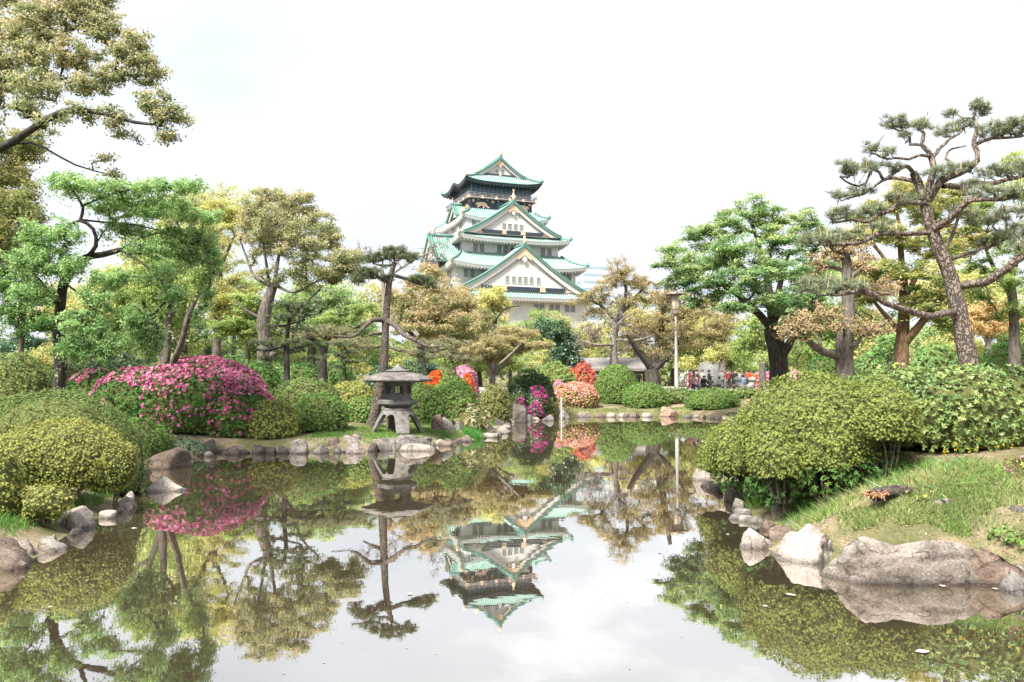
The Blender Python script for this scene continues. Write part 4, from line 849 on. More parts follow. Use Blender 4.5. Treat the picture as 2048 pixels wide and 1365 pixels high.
tree('dark_evergreen', 'dark blue-green evergreen left of the shelter roof', 60, [([(1125, 745), (1125, 700)], 6, 4)],
     [(1122, 700, 26, 34), (1112, 660, 28, 22), (1140, 690, 24, 40), (1090, 655, 24, 20), (1150, 720, 18, 16)], G_DARK, K_DARK, 'clump', 11000, 0.16, 70, step=0.4, tip=0.02)
tree('brown_conifer', 'tall loose conifer with brown new needles behind the street lamp', 60,
     [([(1225, 750), (1228, 690), (1240, 620)], 7, 4), ([(1240, 640), (1252, 580), (1240, 540)], 4, 2), ([(1242, 630), (1275, 590, 1), (1300, 565, 1)], 3.5, 2), ([(1238, 650), (1200, 610, -1), (1170, 600, -1)], 3.5, 2)],
     [(1242, 540, 26, 22), (1220, 565, 24, 18), (1262, 565, 26, 18), (1200, 590, 32, 16, -1), (1165, 602, 24, 14, -1), (1292, 570, 34, 18, 1), (1250, 600, 40, 18), (1310, 600, 30, 16, 1), (1190, 625, 30, 14, -1)], G_BROWNC, K_DARK, 'airy', 15000, 0.15, 100, step=0.4, tip=0.018, aspect=0.3, rbk=0.55, cs=(1.15, 1.3))

tree('multi_stem_conifer', 'thick dark multi-stemmed conifer leaning behind the lamp pole', 54,
     [([(1306, 775), (1305, 755), (1302, 738)], 16, 13), ([(1302, 735), (1275, 700, -0.5), (1255, 670, -1)], 11, 5), ([(1308, 735), (1325, 640, 0.5), (1335, 560, 0.5)], 11, 5), ([(1308, 740), (1340, 710, -0.5), (1365, 670, -1)], 9, 4), ([(1325, 640, 0.5), (1380, 660, 0), (1430, 680, 0)], 4, 2)],
     [(1340, 600, 40, 26), (1330, 650, 50, 26), (1290, 640, 36, 20), (1385, 630, 50, 26), (1420, 665, 50, 26), (1370, 680, 44, 22), (1320, 700, 40, 18), (1450, 640, 34, 24)], G_BROWNC, K_MID, 'airy', 20000, 0.14, 120, step=0.4, tip=0.018, aspect=0.3, limbk=0.8, rbk=0.55, cs=(1.15, 1.3))

tree('tan_maple', 'low wide tan maple with flat layers, grey trunk by the far bank', 43, [([(985, 760), (978, 730), (965, 705)], 5, 3), ([(982, 745), (1010, 720, -1), (1040, 690, -1)], 4, 2), ([(978, 730), (990, 700, 1), (1010, 680, 1)], 3, 2), ([(985, 755), (1005, 735, 0.5), (1030, 725, 0.5)], 2.5, 1.5)],
     [(1000, 682, 60, 16), (1055, 665, 45, 14, 1), (955, 700, 50, 16, -1), (1045, 695, 55, 14), (1080, 690, 30, 12), (985, 715, 40, 12), (1010, 660, 30, 10)], G_TAN, K_PALE, 'spray', 14000, 0.11, 90, step=0.3, tip=0.014)
tree('plaza_tree', 'bright green small tree among the crowd', 72, [([(1525, 750), (1525, 715)], 7, 5)], [(1500, 670, 34, 30), (1530, 680, 30, 26), (1485, 700, 26, 18), (1545, 705, 22, 16), (1510, 640, 24, 20)], G_LIME, K_GREY, 'weep', 11000, 0.17, 70, step=0.5, droop=1.0, tip=0.02, group='trees on the plaza')
tree('plaza_tree', 'small yellow-leaved tree with pale trunk among the crowd', 74, [([(1444, 755), (1446, 710)], 8, 6)], [(1440, 705, 26, 16), (1425, 715, 18, 10), (1420, 660, 30, 26, 2)], G_YELLOW, K_PALE, 'clump', 5000, 0.18, 40, step=0.5, tip=0.02, group='trees on the plaza')
MAPLE = [(1510, 415, 42, 22, 1), (1545, 440, 40, 22, 1), (1450, 450, 46, 26, 0), (1395, 478, 44, 26, 1), (1345, 510, 32, 22, 0), (1320, 530, 18, 12, 0), (1400, 525, 60, 24, -1), (1470, 500, 60, 28, -2), (1560, 480, 56, 28, 0), (1605, 440, 36, 24, 2), (1625, 480, 36, 26, 2),
      (1360, 560, 44, 22, 0), (1430, 565, 55, 22, -2), (1500, 555, 56, 22, -3), (1575, 545, 55, 26, -2), (1635, 540, 36, 26, 0), (1480, 610, 50, 16, -3), (1560, 600, 60, 18, -3), (1620, 600, 40, 18, -1), (1400, 600, 36, 14, -1), (1590, 640, 40, 14, -2)]
tree('big_maple', 'big spreading green maple with dark forked trunk', 40,
     [([(1558, 755), (1556, 715), (1548, 675), (1544, 655)], 20, 16), ([(1558, 720), (1575, 695, -0.5), (1598, 655, -1), (1640, 600, -1.5)], 11, 4), ([(1544, 660), (1515, 625, -1), (1475, 590, -2), (1430, 560, -2)], 9, 4), ([(1546, 655), (1538, 580, 0.5), (1520, 500, 1), (1505, 450, 1)], 10, 3),
      ([(1546, 650), (1560, 570, 1), (1580, 500, 2)], 9, 3), ([(1540, 620), (1500, 550, 2), (1450, 500, 3)], 6, 3), ([(1550, 640), (1600, 570, 2), (1630, 500, 2)], 6, 3)],
     [(x_, y_, a_ * 1.08, b_ * 1.4, *o_) for x_, y_, a_, b_, *o_ in MAPLE], G_MAPLE, K_DARK, 'spray', 56000, 0.135, 250, step=0.35, tip=0.016, flat=0.38)
tree('yellow_green_tree', 'yellow and green tree with orange-brown trunk', 36,
     [([(1803, 740), (1804, 690), (1808, 620), (1806, 540)], 15, 8), ([(1800, 665), (1770, 630, -1), (1745, 600, -1)], 6, 3), ([(1806, 690), (1840, 650, -0.5), (1880, 600, -1), (1910, 570, -1)], 9, 4), ([(1806, 560), (1800, 480, 0), (1795, 430, 0)], 7, 3), ([(1808, 600), (1840, 540, 1), (1870, 490, 1)], 6, 3), ([(1806, 580), (1770, 520, 1), (1740, 480, 1)], 5, 3)],
     [(1800, 385, 50, 26, 0), (1750, 425, 48, 22, 1), (1855, 420, 50, 30, 1), (1900, 400, 40, 30, 1), (1720, 470, 45, 20, 0), (1790, 470, 60, 22, -1), (1870, 490, 56, 26, 0), (1740, 540, 50, 20, -1), (1800, 540, 50, 22, -1), (1880, 560, 50, 26, -1), (1930, 480, 40, 40, 1), (1850, 610, 50, 20, -1), (1730, 590, 46, 20, -1), (1900, 640, 30, 20, -1)],
     G_MIX, K_RUST, 'spray', 40000, 0.13, 200, step=0.35, tip=0.014, flat=0.35, cs=(1.1, 1.3))

tree('golden_tree', 'golden orange small tree right of the plated pine', 58, [([(1976, 745), (1976, 700), (1976, 670)], 6, 4), ([(1976, 690), (1955, 650, 0)], 3, 2), ([(1976, 690), (1998, 650, 0)], 3, 2)], [(1975, 620, 34, 22), (1948, 640, 28, 22), (2004, 640, 28, 24), (1975, 655, 40, 16)], G_GOLD, K_PALE, 'airy', 9000, 0.14, 70, step=0.4, tip=0.016, rbk=0.55, cs=(1.15, 1.3))

tree('weeping_green_tree', 'small drooping bright green tree left of the orange-brown trunk', 44, [([(1778, 745), (1776, 690)], 4, 3)], [(1775, 680, 22, 14), (1760, 700, 14, 10), (1790, 695, 14, 12)], G_CHERRY, K_GREY, 'weep', 6000, 0.12, 40, step=0.4, droop=1.2, tip=0.014)
tree('olive_tree', 'tall olive-bronze tree at the left edge below the overhanging branches', 25, [([(-70, 760), (-60, 600), (-40, 420)], 16, 9), ([(-50, 500), (0, 440, -1), (40, 430, -1)], 7, 3)],
     [(10, 430, 60, 44, -1), (40, 395, 40, 34, 0), (20, 320, 60, 50, 1), (60, 290, 40, 34, 1), (-40, 350, 70, 80, 0), (-20, 480, 60, 40), (70, 450, 34, 40, 2)], G_OLIVE, K_DARK, 'airy', 22000, 0.10, 110, step=0.35, tip=0.012, rbk=0.55, cs=(1.15, 1.3))

tree('green_understory_tree', 'dense green tree low at the left behind the black trunk', 33, [([(40, 745), (45, 640), (50, 590)], 6, 4)],
     [(30, 560, 60, 34), (80, 590, 50, 30), (20, 620, 50, 30), (90, 650, 40, 30), (-30, 540, 60, 40), (40, 500, 50, 26), (150, 690, 40, 30), (230, 680, 40, 30)], G_MID, K_GREY, 'airy', 18000, 0.11, 100, step=0.35, tip=0.012)

# pines

tree('cloud_pruned_pine', 'cloud-pruned pine with flat pads left of the tall lantern pine', 33,
     [([(574, 750), (573, 690), (578, 640), (575, 610)], 6, 3), ([(574, 690), (540, 700, -0.5), (515, 700, -0.5)], 3, 2), ([(575, 700), (620, 690, 0.5), (640, 690, 0.5)], 3, 2), ([(576, 650), (610, 640, 0.3)], 2, 1.5), ([(576, 650), (545, 655, 0.3)], 2, 1.5)],
     [(580, 612, 44, 6), (560, 634, 40, 6, -0.5), (612, 632, 34, 6, 0.5), (548, 652, 34, 5, 0.3), (606, 662, 42, 6, 0.3), (530, 686, 46, 7, -0.5), (574, 704, 44, 7, 0.5), (640, 690, 40, 6, 0.5), (600, 684, 30, 5, -0.5), (545, 718, 36, 6), (630, 716, 36, 6)],
     G_PINED, K_DARK, 'needle', ntar=170, needle=(26, 0.09, 0.012), shoots=6, step=0.25, tip=0.01, dep=0.8)
tree('small_niwaki_pine', 'small tiered pine bush between cloud-pruned pine and lantern', 33, [([(690, 755), (688, 720), (690, 695)], 3, 2)], [(688, 690, 26, 6), (702, 704, 24, 5), (676, 712, 24, 5), (700, 724, 30, 5), (672, 734, 20, 4)],
     G_PINED, K_DARK, 'needle', ntar=60, needle=(26, 0.09, 0.012), shoots=6, step=0.2, tip=0.008, dep=0.8)
tree('spreading_pine', 'low spreading pine with dark straight trunk behind the clipped bushes', 37, [([(646, 755), (645, 720), (650, 685)], 10, 8), ([(648, 690), (610, 672, 0), (590, 668, 0)], 4, 2), ([(650, 688), (690, 678, 0)], 4, 2)], [(620, 672, 50, 9), (680, 668, 45, 9), (650, 660, 50, 10), (600, 684, 30, 6)],
     G_PINEP, K_DARK, 'needle', ntar=110, needle=(14, 0.13, 0.010), shoots=8, step=0.25, tip=0.01)
tree('lantern_pine', 'tall slender pine rising behind the stone lantern', 28.6,
     [([(738, 888), (747, 842), (757, 795), (766, 745), (770, 690), (772, 640), (776, 590), (781, 552), (790, 525)], 12, 4.5), ([(783, 548), (762, 556, -0.3), (748, 548, -0.5)], 5, 2.5), ([(783, 550), (805, 556, 0.2), (822, 562, 0.3), (840, 570, 0.3)], 5, 2.5), ([(788, 530), (765, 532, 0.3), (745, 526, 0.4)], 4, 2),
      ([(772, 642), (748, 640, -0.3), (728, 655, -0.7), (710, 672, -1), (690, 674, -1.2), (668, 672, -1.2)], 6.5, 2.5), ([(774, 642), (792, 652, -0.4), (808, 670, -0.8), (834, 682, -1.2)], 8, 5), ([(834, 682, -1.2), (860, 695, -1.3), (885, 690, -1.3)], 4, 2), ([(768, 668), (745, 668, 0.6), (730, 674, 0.9)], 5, 2), ([(752, 640, -0.3), (725, 648, 0.2), (705, 658, 0.4)], 4, 2)],
     [(790, 508, 38, 14), (815, 514, 24, 11), (768, 512, 24, 10), (738, 522, 28, 9, 0.4), (742, 545, 34, 13, -0.4), (722, 556, 28, 10, -0.4), (838, 560, 36, 12, 0.3), (855, 570, 28, 11, 0.3), (770, 560, 18, 8)],
     G_PINED, K_PINE2, 'needle', ntar=150, needle=(16, 0.12, 0.009), shoots=9, step=0.18, tip=0.008, jit=0.25, limbk=0.8)
tree('low_pine_boughs', 'pale pine boughs spreading low to either side behind the lantern', 34, [([(912, 760), (905, 725), (890, 702)], 2.4, 2), ([(890, 700), (850, 706, 0), (830, 700, 0)], 3, 1.5), ([(900, 705), (940, 712, 0)], 3, 1.5)],
     [(860, 690, 44, 10), (905, 690, 40, 10), (880, 712, 50, 8), (835, 708, 30, 7), (930, 718, 36, 8), (700, 682, 44, 10, 0), (720, 695, 40, 9, 0), (670, 690, 30, 8, 0)],
     G_PINEP, K_PINE2, 'needle', ntar=150, needle=(14, 0.12, 0.009), shoots=9, step=0.25, tip=0.009)
tree('rust_pine', 'cut-back pine with rust-coloured needle tufts and curved low limb', 29,
     [([(1690, 748), (1688, 700), (1694, 640), (1697, 580), (1694, 530), (1690, 505)], 19, 8), ([(1680, 712), (1650, 705, -0.4), (1625, 690, -0.8), (1606, 664, -1)], 14, 6), ([(1692, 694), (1712, 690, -0.5), (1722, 672, -0.6)], 8, 4), ([(1694, 545), (1665, 535, 0.3), (1640, 536, 0.5)], 6, 3), ([(1697, 560), (1715, 545, -0.3), (1732, 532, -0.4)], 8, 4), ([(1697, 590), (1735, 585, 0.5), (1775, 588, 0.8)], 5, 3), ([(1692, 520), (1680, 495, 0)], 5, 3), ([(1640, 700, -0.7), (1640, 670, -0.4), (1638, 650, -0.4)], 6, 3), ([(1692, 662), (1680, 655, -0.7), (1672, 650, -1)], 3, 2), ([(1722, 672, -0.6), (1745, 668, -0.6), (1765, 665, -0.6)], 3, 2)],
     [(x_, y_, a_ * 1.1, b_ * 1.6, *o_) for x_, y_, a_, b_, *o_ in [(1688, 496, 30, 12), (1660, 500, 20, 10), (1636, 525, 18, 10, 0.5), (1732, 518, 20, 12, -0.4), (1775, 575, 32, 9, 0.8), (1740, 580, 20, 7, 0.5), (1600, 652, 30, 14, -1), (1575, 660, 20, 10, -1), (1636, 636, 26, 14, -0.4), (1672, 640, 20, 10, -1), (1725, 655, 26, 10, -0.6), (1762, 655, 24, 8, -0.6)]],
     G_RUST, K_GREY, 'airy', 9500, 0.085, 150, step=0.2, tip=0.010, jit=0.25, limbk=0.75, rbk=0.6, cs=(1.15, 1.6))
PINE_LIMBS = [([(1938, 738), (1931, 690), (1924, 650), (1912, 600), (1900, 550), (1882, 508), (1868, 470), (1857, 440), (1849, 405), (1836, 364), (1826, 345)], 19, 7),
    ([(1850, 408), (1815, 407, -0.3), (1790, 412, -0.5), (1762, 426, -0.8), (1738, 442, -1), (1700, 438, -1), (1662, 442, -1)], 8, 3),
    ([(1838, 366), (1805, 358, 0.3), (1772, 356, 0.6), (1748, 368, 0.9), (1722, 388, 1), (1690, 400, 1.1)], 7, 2.5),
    ([(1828, 348), (1812, 334, -0.4), (1790, 345, -0.6), (1766, 360, -0.8), (1760, 340, -1), (1742, 338, -1), (1732, 358, -1), (1702, 363, -1), (1682, 345, -1)], 6, 2),
    ([(1857, 400), (1862, 360), (1866, 335), (1857, 305), (1846, 291), (1850, 268), (1842, 260)], 11, 4), ([(1846, 291), (1826, 284, 0.4), (1822, 266, 0.5), (1800, 262, 0.6), (1780, 252, 0.6)], 5, 2),
    ([(1862, 312), (1830, 318, -0.4), (1800, 320, -0.7), (1770, 314, -0.9), (1745, 306, -1)], 5, 2), ([(1864, 318), (1878, 290, 0.4), (1905, 272, 0.6), (1930, 262, 0.8)], 6, 2.5),
    ([(1856, 402), (1882, 366, -0.3), (1918, 348, -0.5), (1948, 322, -0.6), (1946, 292, -0.6), (1955, 262, -0.6), (1950, 236, -0.6), (1958, 216, -0.6)], 12, 3),
    ([(1946, 292, -0.6), (1985, 280, -0.8), (2020, 276, -1), (2050, 268, -1)], 6, 2.5), ([(1884, 372), (1950, 370, 0.6), (2000, 364, 1), (2052, 352, 1.2), (2090, 350, 1.2)], 9, 4),
    ([(1862, 462), (1900, 436, -0.6), (1932, 410, -1), (1948, 396, -1.2), (1992, 402, -1.4), (2040, 395, -1.4)], 11, 4), ([(1884, 512), (1904, 482, 0.5), (1916, 442, 0.7)], 7, 4), ([(1918, 348, -0.5), (1900, 330, -0.3), (1888, 318, -0.2), (1894, 300, 0), (1930, 290, 0)], 5, 2),
    ([(1860, 466), (1800, 468, -0.6), (1750, 474, -1), (1708, 484, -1.3), (1664, 490, -1.5)], 8, 4.5), ([(1926, 572), (1972, 560, -0.6), (2016, 534, -1), (2056, 506, -1.3), (2100, 490, -1.4)], 13, 8),
    ([(1914, 626), (1860, 630, -0.8), (1812, 622, -1.4), (1772, 606, -1.7), (1722, 582, -2), (1692, 584, -2.1), (1650, 590, -2.1)], 10, 4), ([(1900, 520), (1960, 500, 1), (2010, 480, 1.5), (2060, 470, 1.7)], 6, 3)]
PADS = [(1660, 436, 16, 7, -1), (1690, 425, 22, 7, -1), (1740, 425, 24, 8, -0.8), (1790, 400, 24, 7, -0.4), (1685, 392, 20, 8, 1), (1720, 380, 22, 7, 1), (1690, 338, 18, 9, -1), (1715, 345, 22, 8, -1), (1745, 330, 18, 7, -1), (1785, 335, 20, 6, -0.6), (1745, 300, 14, 8, -1), (1775, 305, 16, 6, -0.8),
      (1790, 246, 26, 9, 0.6), (1830, 250, 24, 8, 0.4), (1812, 275, 16, 5, 0.5), (1850, 252, 14, 6), (1890, 262, 22, 7, 0.6), (1925, 252, 22, 8, 0.8), (1955, 212, 20, 8, -0.6), (1975, 222, 16, 7, -0.5), (1905, 228, 12, 7, -0.6), (1985, 262, 26, 9, -0.8), (2025, 258, 30, 11, -1), (2060, 250, 30, 12, -1), (1880, 345, 30, 8, -0.4), (1920, 335, 26, 7, -0.5),
      (1940, 370, 26, 6, 0.6), (1990, 345, 36, 9, 1), (2040, 335, 36, 10, 1.2), (1965, 385, 30, 8, -1.2), (2010, 388, 34, 9, -1.4), (2050, 385, 30, 9, -1.4), (1915, 425, 18, 8, 0.7), (1660, 475, 34, 9, -1.5), (1625, 480, 26, 8, -1.5), (1700, 470, 28, 7, -1.2), (1660, 575, 40, 9, -2.1), (1620, 572, 30, 9, -2.1), (1700, 570, 26, 7, -2),
      (1980, 480, 36, 9, 1.2), (2030, 462, 36, 10, 1.6), (1960, 440, 30, 8, 0.8), (2020, 430, 36, 9, 1), (2060, 490, 30, 10, -1.3), (1770, 455, 26, 6, -1), (1830, 395, 18, 6, 0)]

tree('plated_pine', 'tall contorted pine with plated bark at the right', 21, PINE_LIMBS,
     [(x_, y_, a_ * 1.3, b_ * 1.7, *o_) for x_, y_, a_, b_, *o_ in PADS], G_PINE, K_PINE, 'needle', ntar=560, needle=(12, 0.15, 0.007), shoots=8, step=0.16, tip=0.009, jit=0.55, bend=0.6, lift=0.05, candles=0.16, gnarl=0.16, limbk=0.72, rbk=0.55)

tree('purple_shrub_tree', 'far purple-leaved shrub tree behind the curved low pine limb', 62, [([(1626, 745), (1626, 720)], 4, 3)], [(1618, 702, 22, 12), (1640, 698, 20, 12), (1628, 715, 26, 10)], B_MAG, K_DARK, 'clump', 4000, 0.12, 40, step=0.4, tip=0.018)
# near left trees
tree('weeping_cherry', 'dark-trunked tree with drooping green branches over the pink azalea', 22,
     [([(115, 784), (121, 740), (118, 690), (120, 620), (128, 565), (150, 535), (172, 515), (205, 510), (240, 500)], 13, 5), ([(172, 516), (192, 492, -0.3), (186, 458, -0.4), (160, 442, -0.5), (138, 452, -0.5), (128, 478, -0.5)], 8, 4), ([(160, 442, -0.5), (166, 415, -0.5), (150, 388, -0.6), (142, 370, -0.6)], 6, 3), ([(160, 440, -0.5), (210, 445, 0), (270, 450, 0.3), (330, 465, 0.5)], 4, 2),
      ([(240, 500), (275, 520, -0.6), (320, 560, -1), (345, 620, -1.2)], 5, 2), ([(235, 502), (300, 470, 0.6), (360, 465, 0.9), (410, 490, 1.1)], 5, 2), ([(128, 565), (160, 590, -0.8), (190, 620, -1)], 4, 2), ([(165, 412, -0.5), (220, 390, -0.6), (290, 375, -0.6), (360, 370, -0.6)], 4, 1.6), ([(120, 620), (80, 560, -0.6), (50, 530, -0.8)], 4, 2), ([(190, 490, -0.3), (230, 440, 0.6), (300, 420, 0.9)], 3, 1.5)],
     [(130, 365, 60, 16, -0.6), (210, 378, 60, 16, -0.6), (300, 372, 60, 14, -0.6), (380, 372, 44, 10, -0.6), (100, 470, 60, 24, -0.7), (60, 520, 50, 24, -0.8), (120, 530, 50, 24, -0.7), (300, 425, 50, 14, 0.8), (250, 460, 50, 16, 0.3), (340, 470, 60, 16, 0.6), (400, 475, 40, 14, 1), (425, 500, 24, 14, 1.1), (380, 520, 30, 20, 0.8), (320, 545, 30, 20, -1),
      (345, 590, 24, 16, -1.2), (415, 590, 10, 26, 1), (400, 640, 8, 26, 1), (190, 600, 30, 18, -1), (170, 650, 50, 24, -1), (210, 690, 40, 24, -1), (150, 700, 36, 20, -1), (60, 590, 40, 20, -0.8), (270, 640, 26, 26, -1), (230, 415, 60, 16, 0.2), (320, 405, 60, 14, 0.2), (390, 430, 50, 14, 0.5), (300, 500, 50, 18, 0), (360, 500, 44, 18, 0.6), (430, 530, 22, 24, 1), (300, 680, 30, 26, -0.6), (220, 560, 40, 20, -0.6)],
     G_CHERRY, K_DARK, 'weep', 58000, 0.072, 440, rbk=0.5, step=0.25, tip=0.008, jit=0.25, droop=0.7, dep=0.8, limbk=0.55, cs=(1.15, 1.3))

tree('azalea_garden_tree', 'grey multi-stemmed tree growing out of the pink azalea', 26,
     [([(330, 770), (328, 730), (320, 700), (305, 650), (285, 605)], 8, 4), ([(332, 725), (336, 660, 0), (338, 600, 0), (345, 555, 0)], 8, 4), ([(345, 730), (365, 680, -0.5), (378, 630, -0.7), (398, 585, -0.8)], 7, 4), ([(338, 640), (360, 610, 0.6)], 4, 2), ([(310, 670), (270, 640, 0.5), (250, 610, 0.6)], 4, 2)],
     [(285, 540, 50, 26), (345, 530, 50, 24), (400, 550, 36, 22, -0.6), (250, 590, 40, 24, 0.6), (310, 590, 40, 20), (360, 590, 36, 20, 0.6), (240, 640, 30, 24, 0.8)], G_LIME, K_GREY, 'weep', 15000, 0.09, 90, step=0.25, tip=0.008, droop=1.3)
tree('overhanging_camphor', 'huge bronze-leaved tree overhanging from the top left corner', 16,
     [([(-330, 800), (-320, 600), (-300, 420), (-260, 320), (-200, 230)], 36, 20), ([(-285, 380), (-150, 340, -0.5), (0, 297, -1), (50, 268, -1.1), (130, 222, -1.2), (200, 226, -1.2), (270, 245, -1.2), (320, 250, -1.2)], 14, 2.5), ([(-260, 320), (-120, 200, 0.3), (0, 130, 0.5), (90, 80, 0.6), (170, 50, 0.6)], 14, 3), ([(-10, 300, -1), (60, 285, -0.7), (150, 330, -0.6), (220, 350, -0.6)], 4, 1.5), ([(0, 180, 0.4), (80, 165, 0.3), (180, 152, 0.2), (240, 155, 0.2)], 5, 2), ([(-220, 260), (-100, 80, 1), (20, 0, 1.4), (120, -60, 1.5)], 12, 4)],
     [(150, 20, 60, 40, 0.6), (60, 50, 70, 44, 0.5), (215, 60, 46, 34, 0.6), (265, 95, 46, 34, 0.3), (300, 140, 36, 30, 0.2), (130, 105, 70, 34, 0.3), (40, 120, 60, 34, 0), (60, 175, 70, 26, -0.4), (180, 170, 40, 22, 0.1), (230, 150, 34, 22, 0.1), (300, 205, 36, 20, -1.2), (340, 235, 32, 24, -1.2), (330, 270, 24, 14, -1.2), (230, 235, 40, 16, -1.2, 0.6), (160, 225, 44, 16, -1.2, 0.6), (260, 270, 34, 10, -1.1, 0.5),
      (110, 250, 40, 16, -1, 0.5), (60, 215, 44, 20, -0.8, 0.7), (235, 345, 16, 12, -0.6, 0.7), (200, 320, 24, 9, -0.6, 0.5), (190, 5, 40, 20, 1), (-60, 60, 90, 60, 1), (-40, 160, 80, 50, 0), (-80, 250, 80, 40, -0.5), (0, -40, 100, 50, 1.2), (220, -15, 34, 18, 0.8)],
     G_BRONZE, K_DARK, 'airy', 54000, 0.064, 560, step=0.25, tip=0.007, jit=0.2, dep=0.75, kite=True, limbk=0.75, rbk=0.55, cs=(1.15, 1.3))
# ------------------------------------------------------------ bushes
CB = 'clipped bushes round the pond'
bush('mounded_azalea', 'large mounded yellow-green bush with bare twigs under it on the right bank', [(*px(1625, 858, 12.5), 1.1, 1.05, 0.88), (*px(1750, 836, 12.0), 0.6, 0.7, 0.58), (*px(1560, 882, 12.6), 0.66, 0.8, 0.66), (*px(1498, 905, 14.0), 0.76, 0.9, 0.62), (*px(1440, 922, 15.4), 0.42, 0.7, 0.38), (*px(1562, 915, 12.0), 0.5, 0.45, 0.5), (*px(1650, 905, 11.9), 0.55, 0.4, 0.42)],
     G_MOUND, 0.024, 7600, lump=0.12, ls=2.4, stems=16, zmin=-0.5, fluff=0.75, depth=0.2, group=CB, ros=8, loc=np.array([px(1625, 860, 12.5)[0], 12.5, g1(px(1625, 860, 12.5)[0], 12.5)]))
p = px(1960, 735, 12.6); g_ = g1(p[0], p[1]) - 0.1; hh = p[2] - g_
BP[0] = 2.7
bush('glossy_hedge', 'tall glossy-leaved hedge at the right edge', [(p[0] - 0.1, 12.7, g_ + hh * 0.42, 1.25, 0.95, hh * 0.58), (p[0] + 1.7, 12.5, g_ + hh * 0.42, 1.3, 0.95, hh * 0.58), (p[0] + 3.4, 12.5, g_ + hh * 0.42, 1.2, 0.95, hh * 0.58), (p[0] - 1.0, 13.4, g_ + hh * 0.42, 0.8, 0.8, hh * 0.58)],
     G_HEDGE, 0.054, 2000, lump=0.1, ls=2.2, stems=10, kite=True, zmin=-0.55, fluff=0.6, depth=0.16, aspect=0.45, cat='hedge')
BP[0] = 2.1
bush('clipped_azalea', 'broad olive clipped bush, the highest at the left edge', [lobe(110, 0, 782, 158, 15.0, ry=1.1), lobe(222, 0, 826, 70, 15.4, ry=0.8), lobe(-70, 0, 780, 130, 15.0, ry=1.1)], G_CLIP, 0.025, 4600, lump=0.06, ls=1.4, group=CB)
bush('clipped_azalea', 'yellow clipped bush right in front of the olive one on the left bank', [(*px(135, 912, 13.0), 0.86, 0.6, 0.6), (*px(222, 930, 13.1), 0.42, 0.42, 0.46), (*px(55, 916, 12.8), 0.5, 0.5, 0.5)], G_CLIPY, 0.022, 8600, lump=0.13, ls=2.5, stems=3, zmin=-0.98, loc=np.array([px(140, 902, 12.9)[0], 12.9, g1(px(140, 902, 12.9)[0], 12.9)]), group=CB)
bush('clipped_azalea', 'dark green rounded bush low beside the broad brown slab', [lobe(283, 0, 838, 42, 20.2, ry=0.6), lobe(314, 0, 852, 32, 20.9, ry=0.6)], G_CLIPB, 0.04, 2400, lump=0.08, ls=2, group=CB)
bush('clipped_azalea', 'brownish yellow bush cut by the left edge of the photo', [lobe(-12, 0, 886, 54, 11.3, ry=0.4)], G_CLIPY, 0.028, 4200, lump=0.12, ls=2.4, group=CB)
bush('small_azalea', 'small bright yellow shrub on the left grass bank', [(*px(92, 1002, 11.4), 0.37, 0.28, 0.26)], G_CLIPY, 0.028, 4200, lump=0.16, ls=3, group=CB, loc=hit(92, 1010), zmin=-0.9)
bush('clipped_azalea', 'dark olive bush at the foot of the black trunk', [lobe(20, 0, 708, 84, 25.5, ry=1.4)], G_CLIP, 0.05, 1500, lump=0.1, ls=1.4, group=CB)
def pinkw(C, N0, r): return (r.random(len(C)) < np.clip(0.28 + 0.8 * N0[:, 2] + 0.5 * fbm(C * 1.5, 9), 0.08, 1)) & (fbm(C * 2.6, 21, 3) > -0.12 + 0.35 * (C[:, 0] < -11.6) - 0.3 * (N0[:, 2] > 0.6))
bush('pink_azalea', 'large pink-flowering azalea mound at the water', [lobe(400, 0, 716, 140, 26.8, ry=2.0), lobe(285, 0, 735, 90, 26.6, ry=1.6), lobe(478, 0, 752, 66, 26.2, ry=1.3), lobe(195, 0, 742, 60, 27.4, ry=1.2)], G_MID, 0.062, 1150, lump=0.06, ls=1.1, flowers=(B_PINK, 0.24, 0.066, pinkw), group='flowering azaleas')
bush('clipped_azalea', 'round clipped bush at the water right of the pink azalea', [lobe(546, 0, 800, 54, 25.7)], G_CLIPY, 0.045, 2000, lump=0.05, ls=1.6, group=CB, depth=0.18)
bush('clipped_azalea', 'bright green dome in front of the wider bush, left of the lantern', [lobe(642, 0, 787, 54, 26.9)], G_CLIPB, 0.045, 2000, lump=0.05, ls=1.6, group=CB)
bush('clipped_azalea', 'wide pale green clipped bush behind the bright dome', [lobe(612, 0, 756, 72, 29.4)], G_CLIP, 0.05, 1700, lump=0.05, ls=1.4, group=CB)
bush('clipped_azalea', 'yellowish bush left behind the lantern roof', [lobe(698, 0, 764, 56, 31.5)], G_CLIPY, 0.055, 1400, lump=0.08, ls=1.4, group=CB)
bush('clipped_azalea', 'small dark dome touching the lantern pine foot', [lobe(728, 0, 796, 32, 29.8)], G_CLIPB, 0.05, 1700, lump=0.07, ls=1.6, group=CB)
bush('clipped_azalea', 'rounded green bush right behind the lantern', [lobe(848, 0, 768, 48, 31.5)], G_CLIPB, 0.055, 1500, lump=0.06, ls=1.4, group=CB)
bush('clipped_azalea', 'rounded dark green bush second right of the lantern', [lobe(914, 0, 764, 46, 31.8)], G_CLIPB, 0.055, 1500, lump=0.06, ls=1.4, group=CB)
bush('clipped_azalea', 'lighter bush topping the dark one right of the lantern', [lobe(904, 0, 748, 42, 34)], G_CLIPB, 0.06, 1300, lump=0.06, ls=1.4, group=CB)
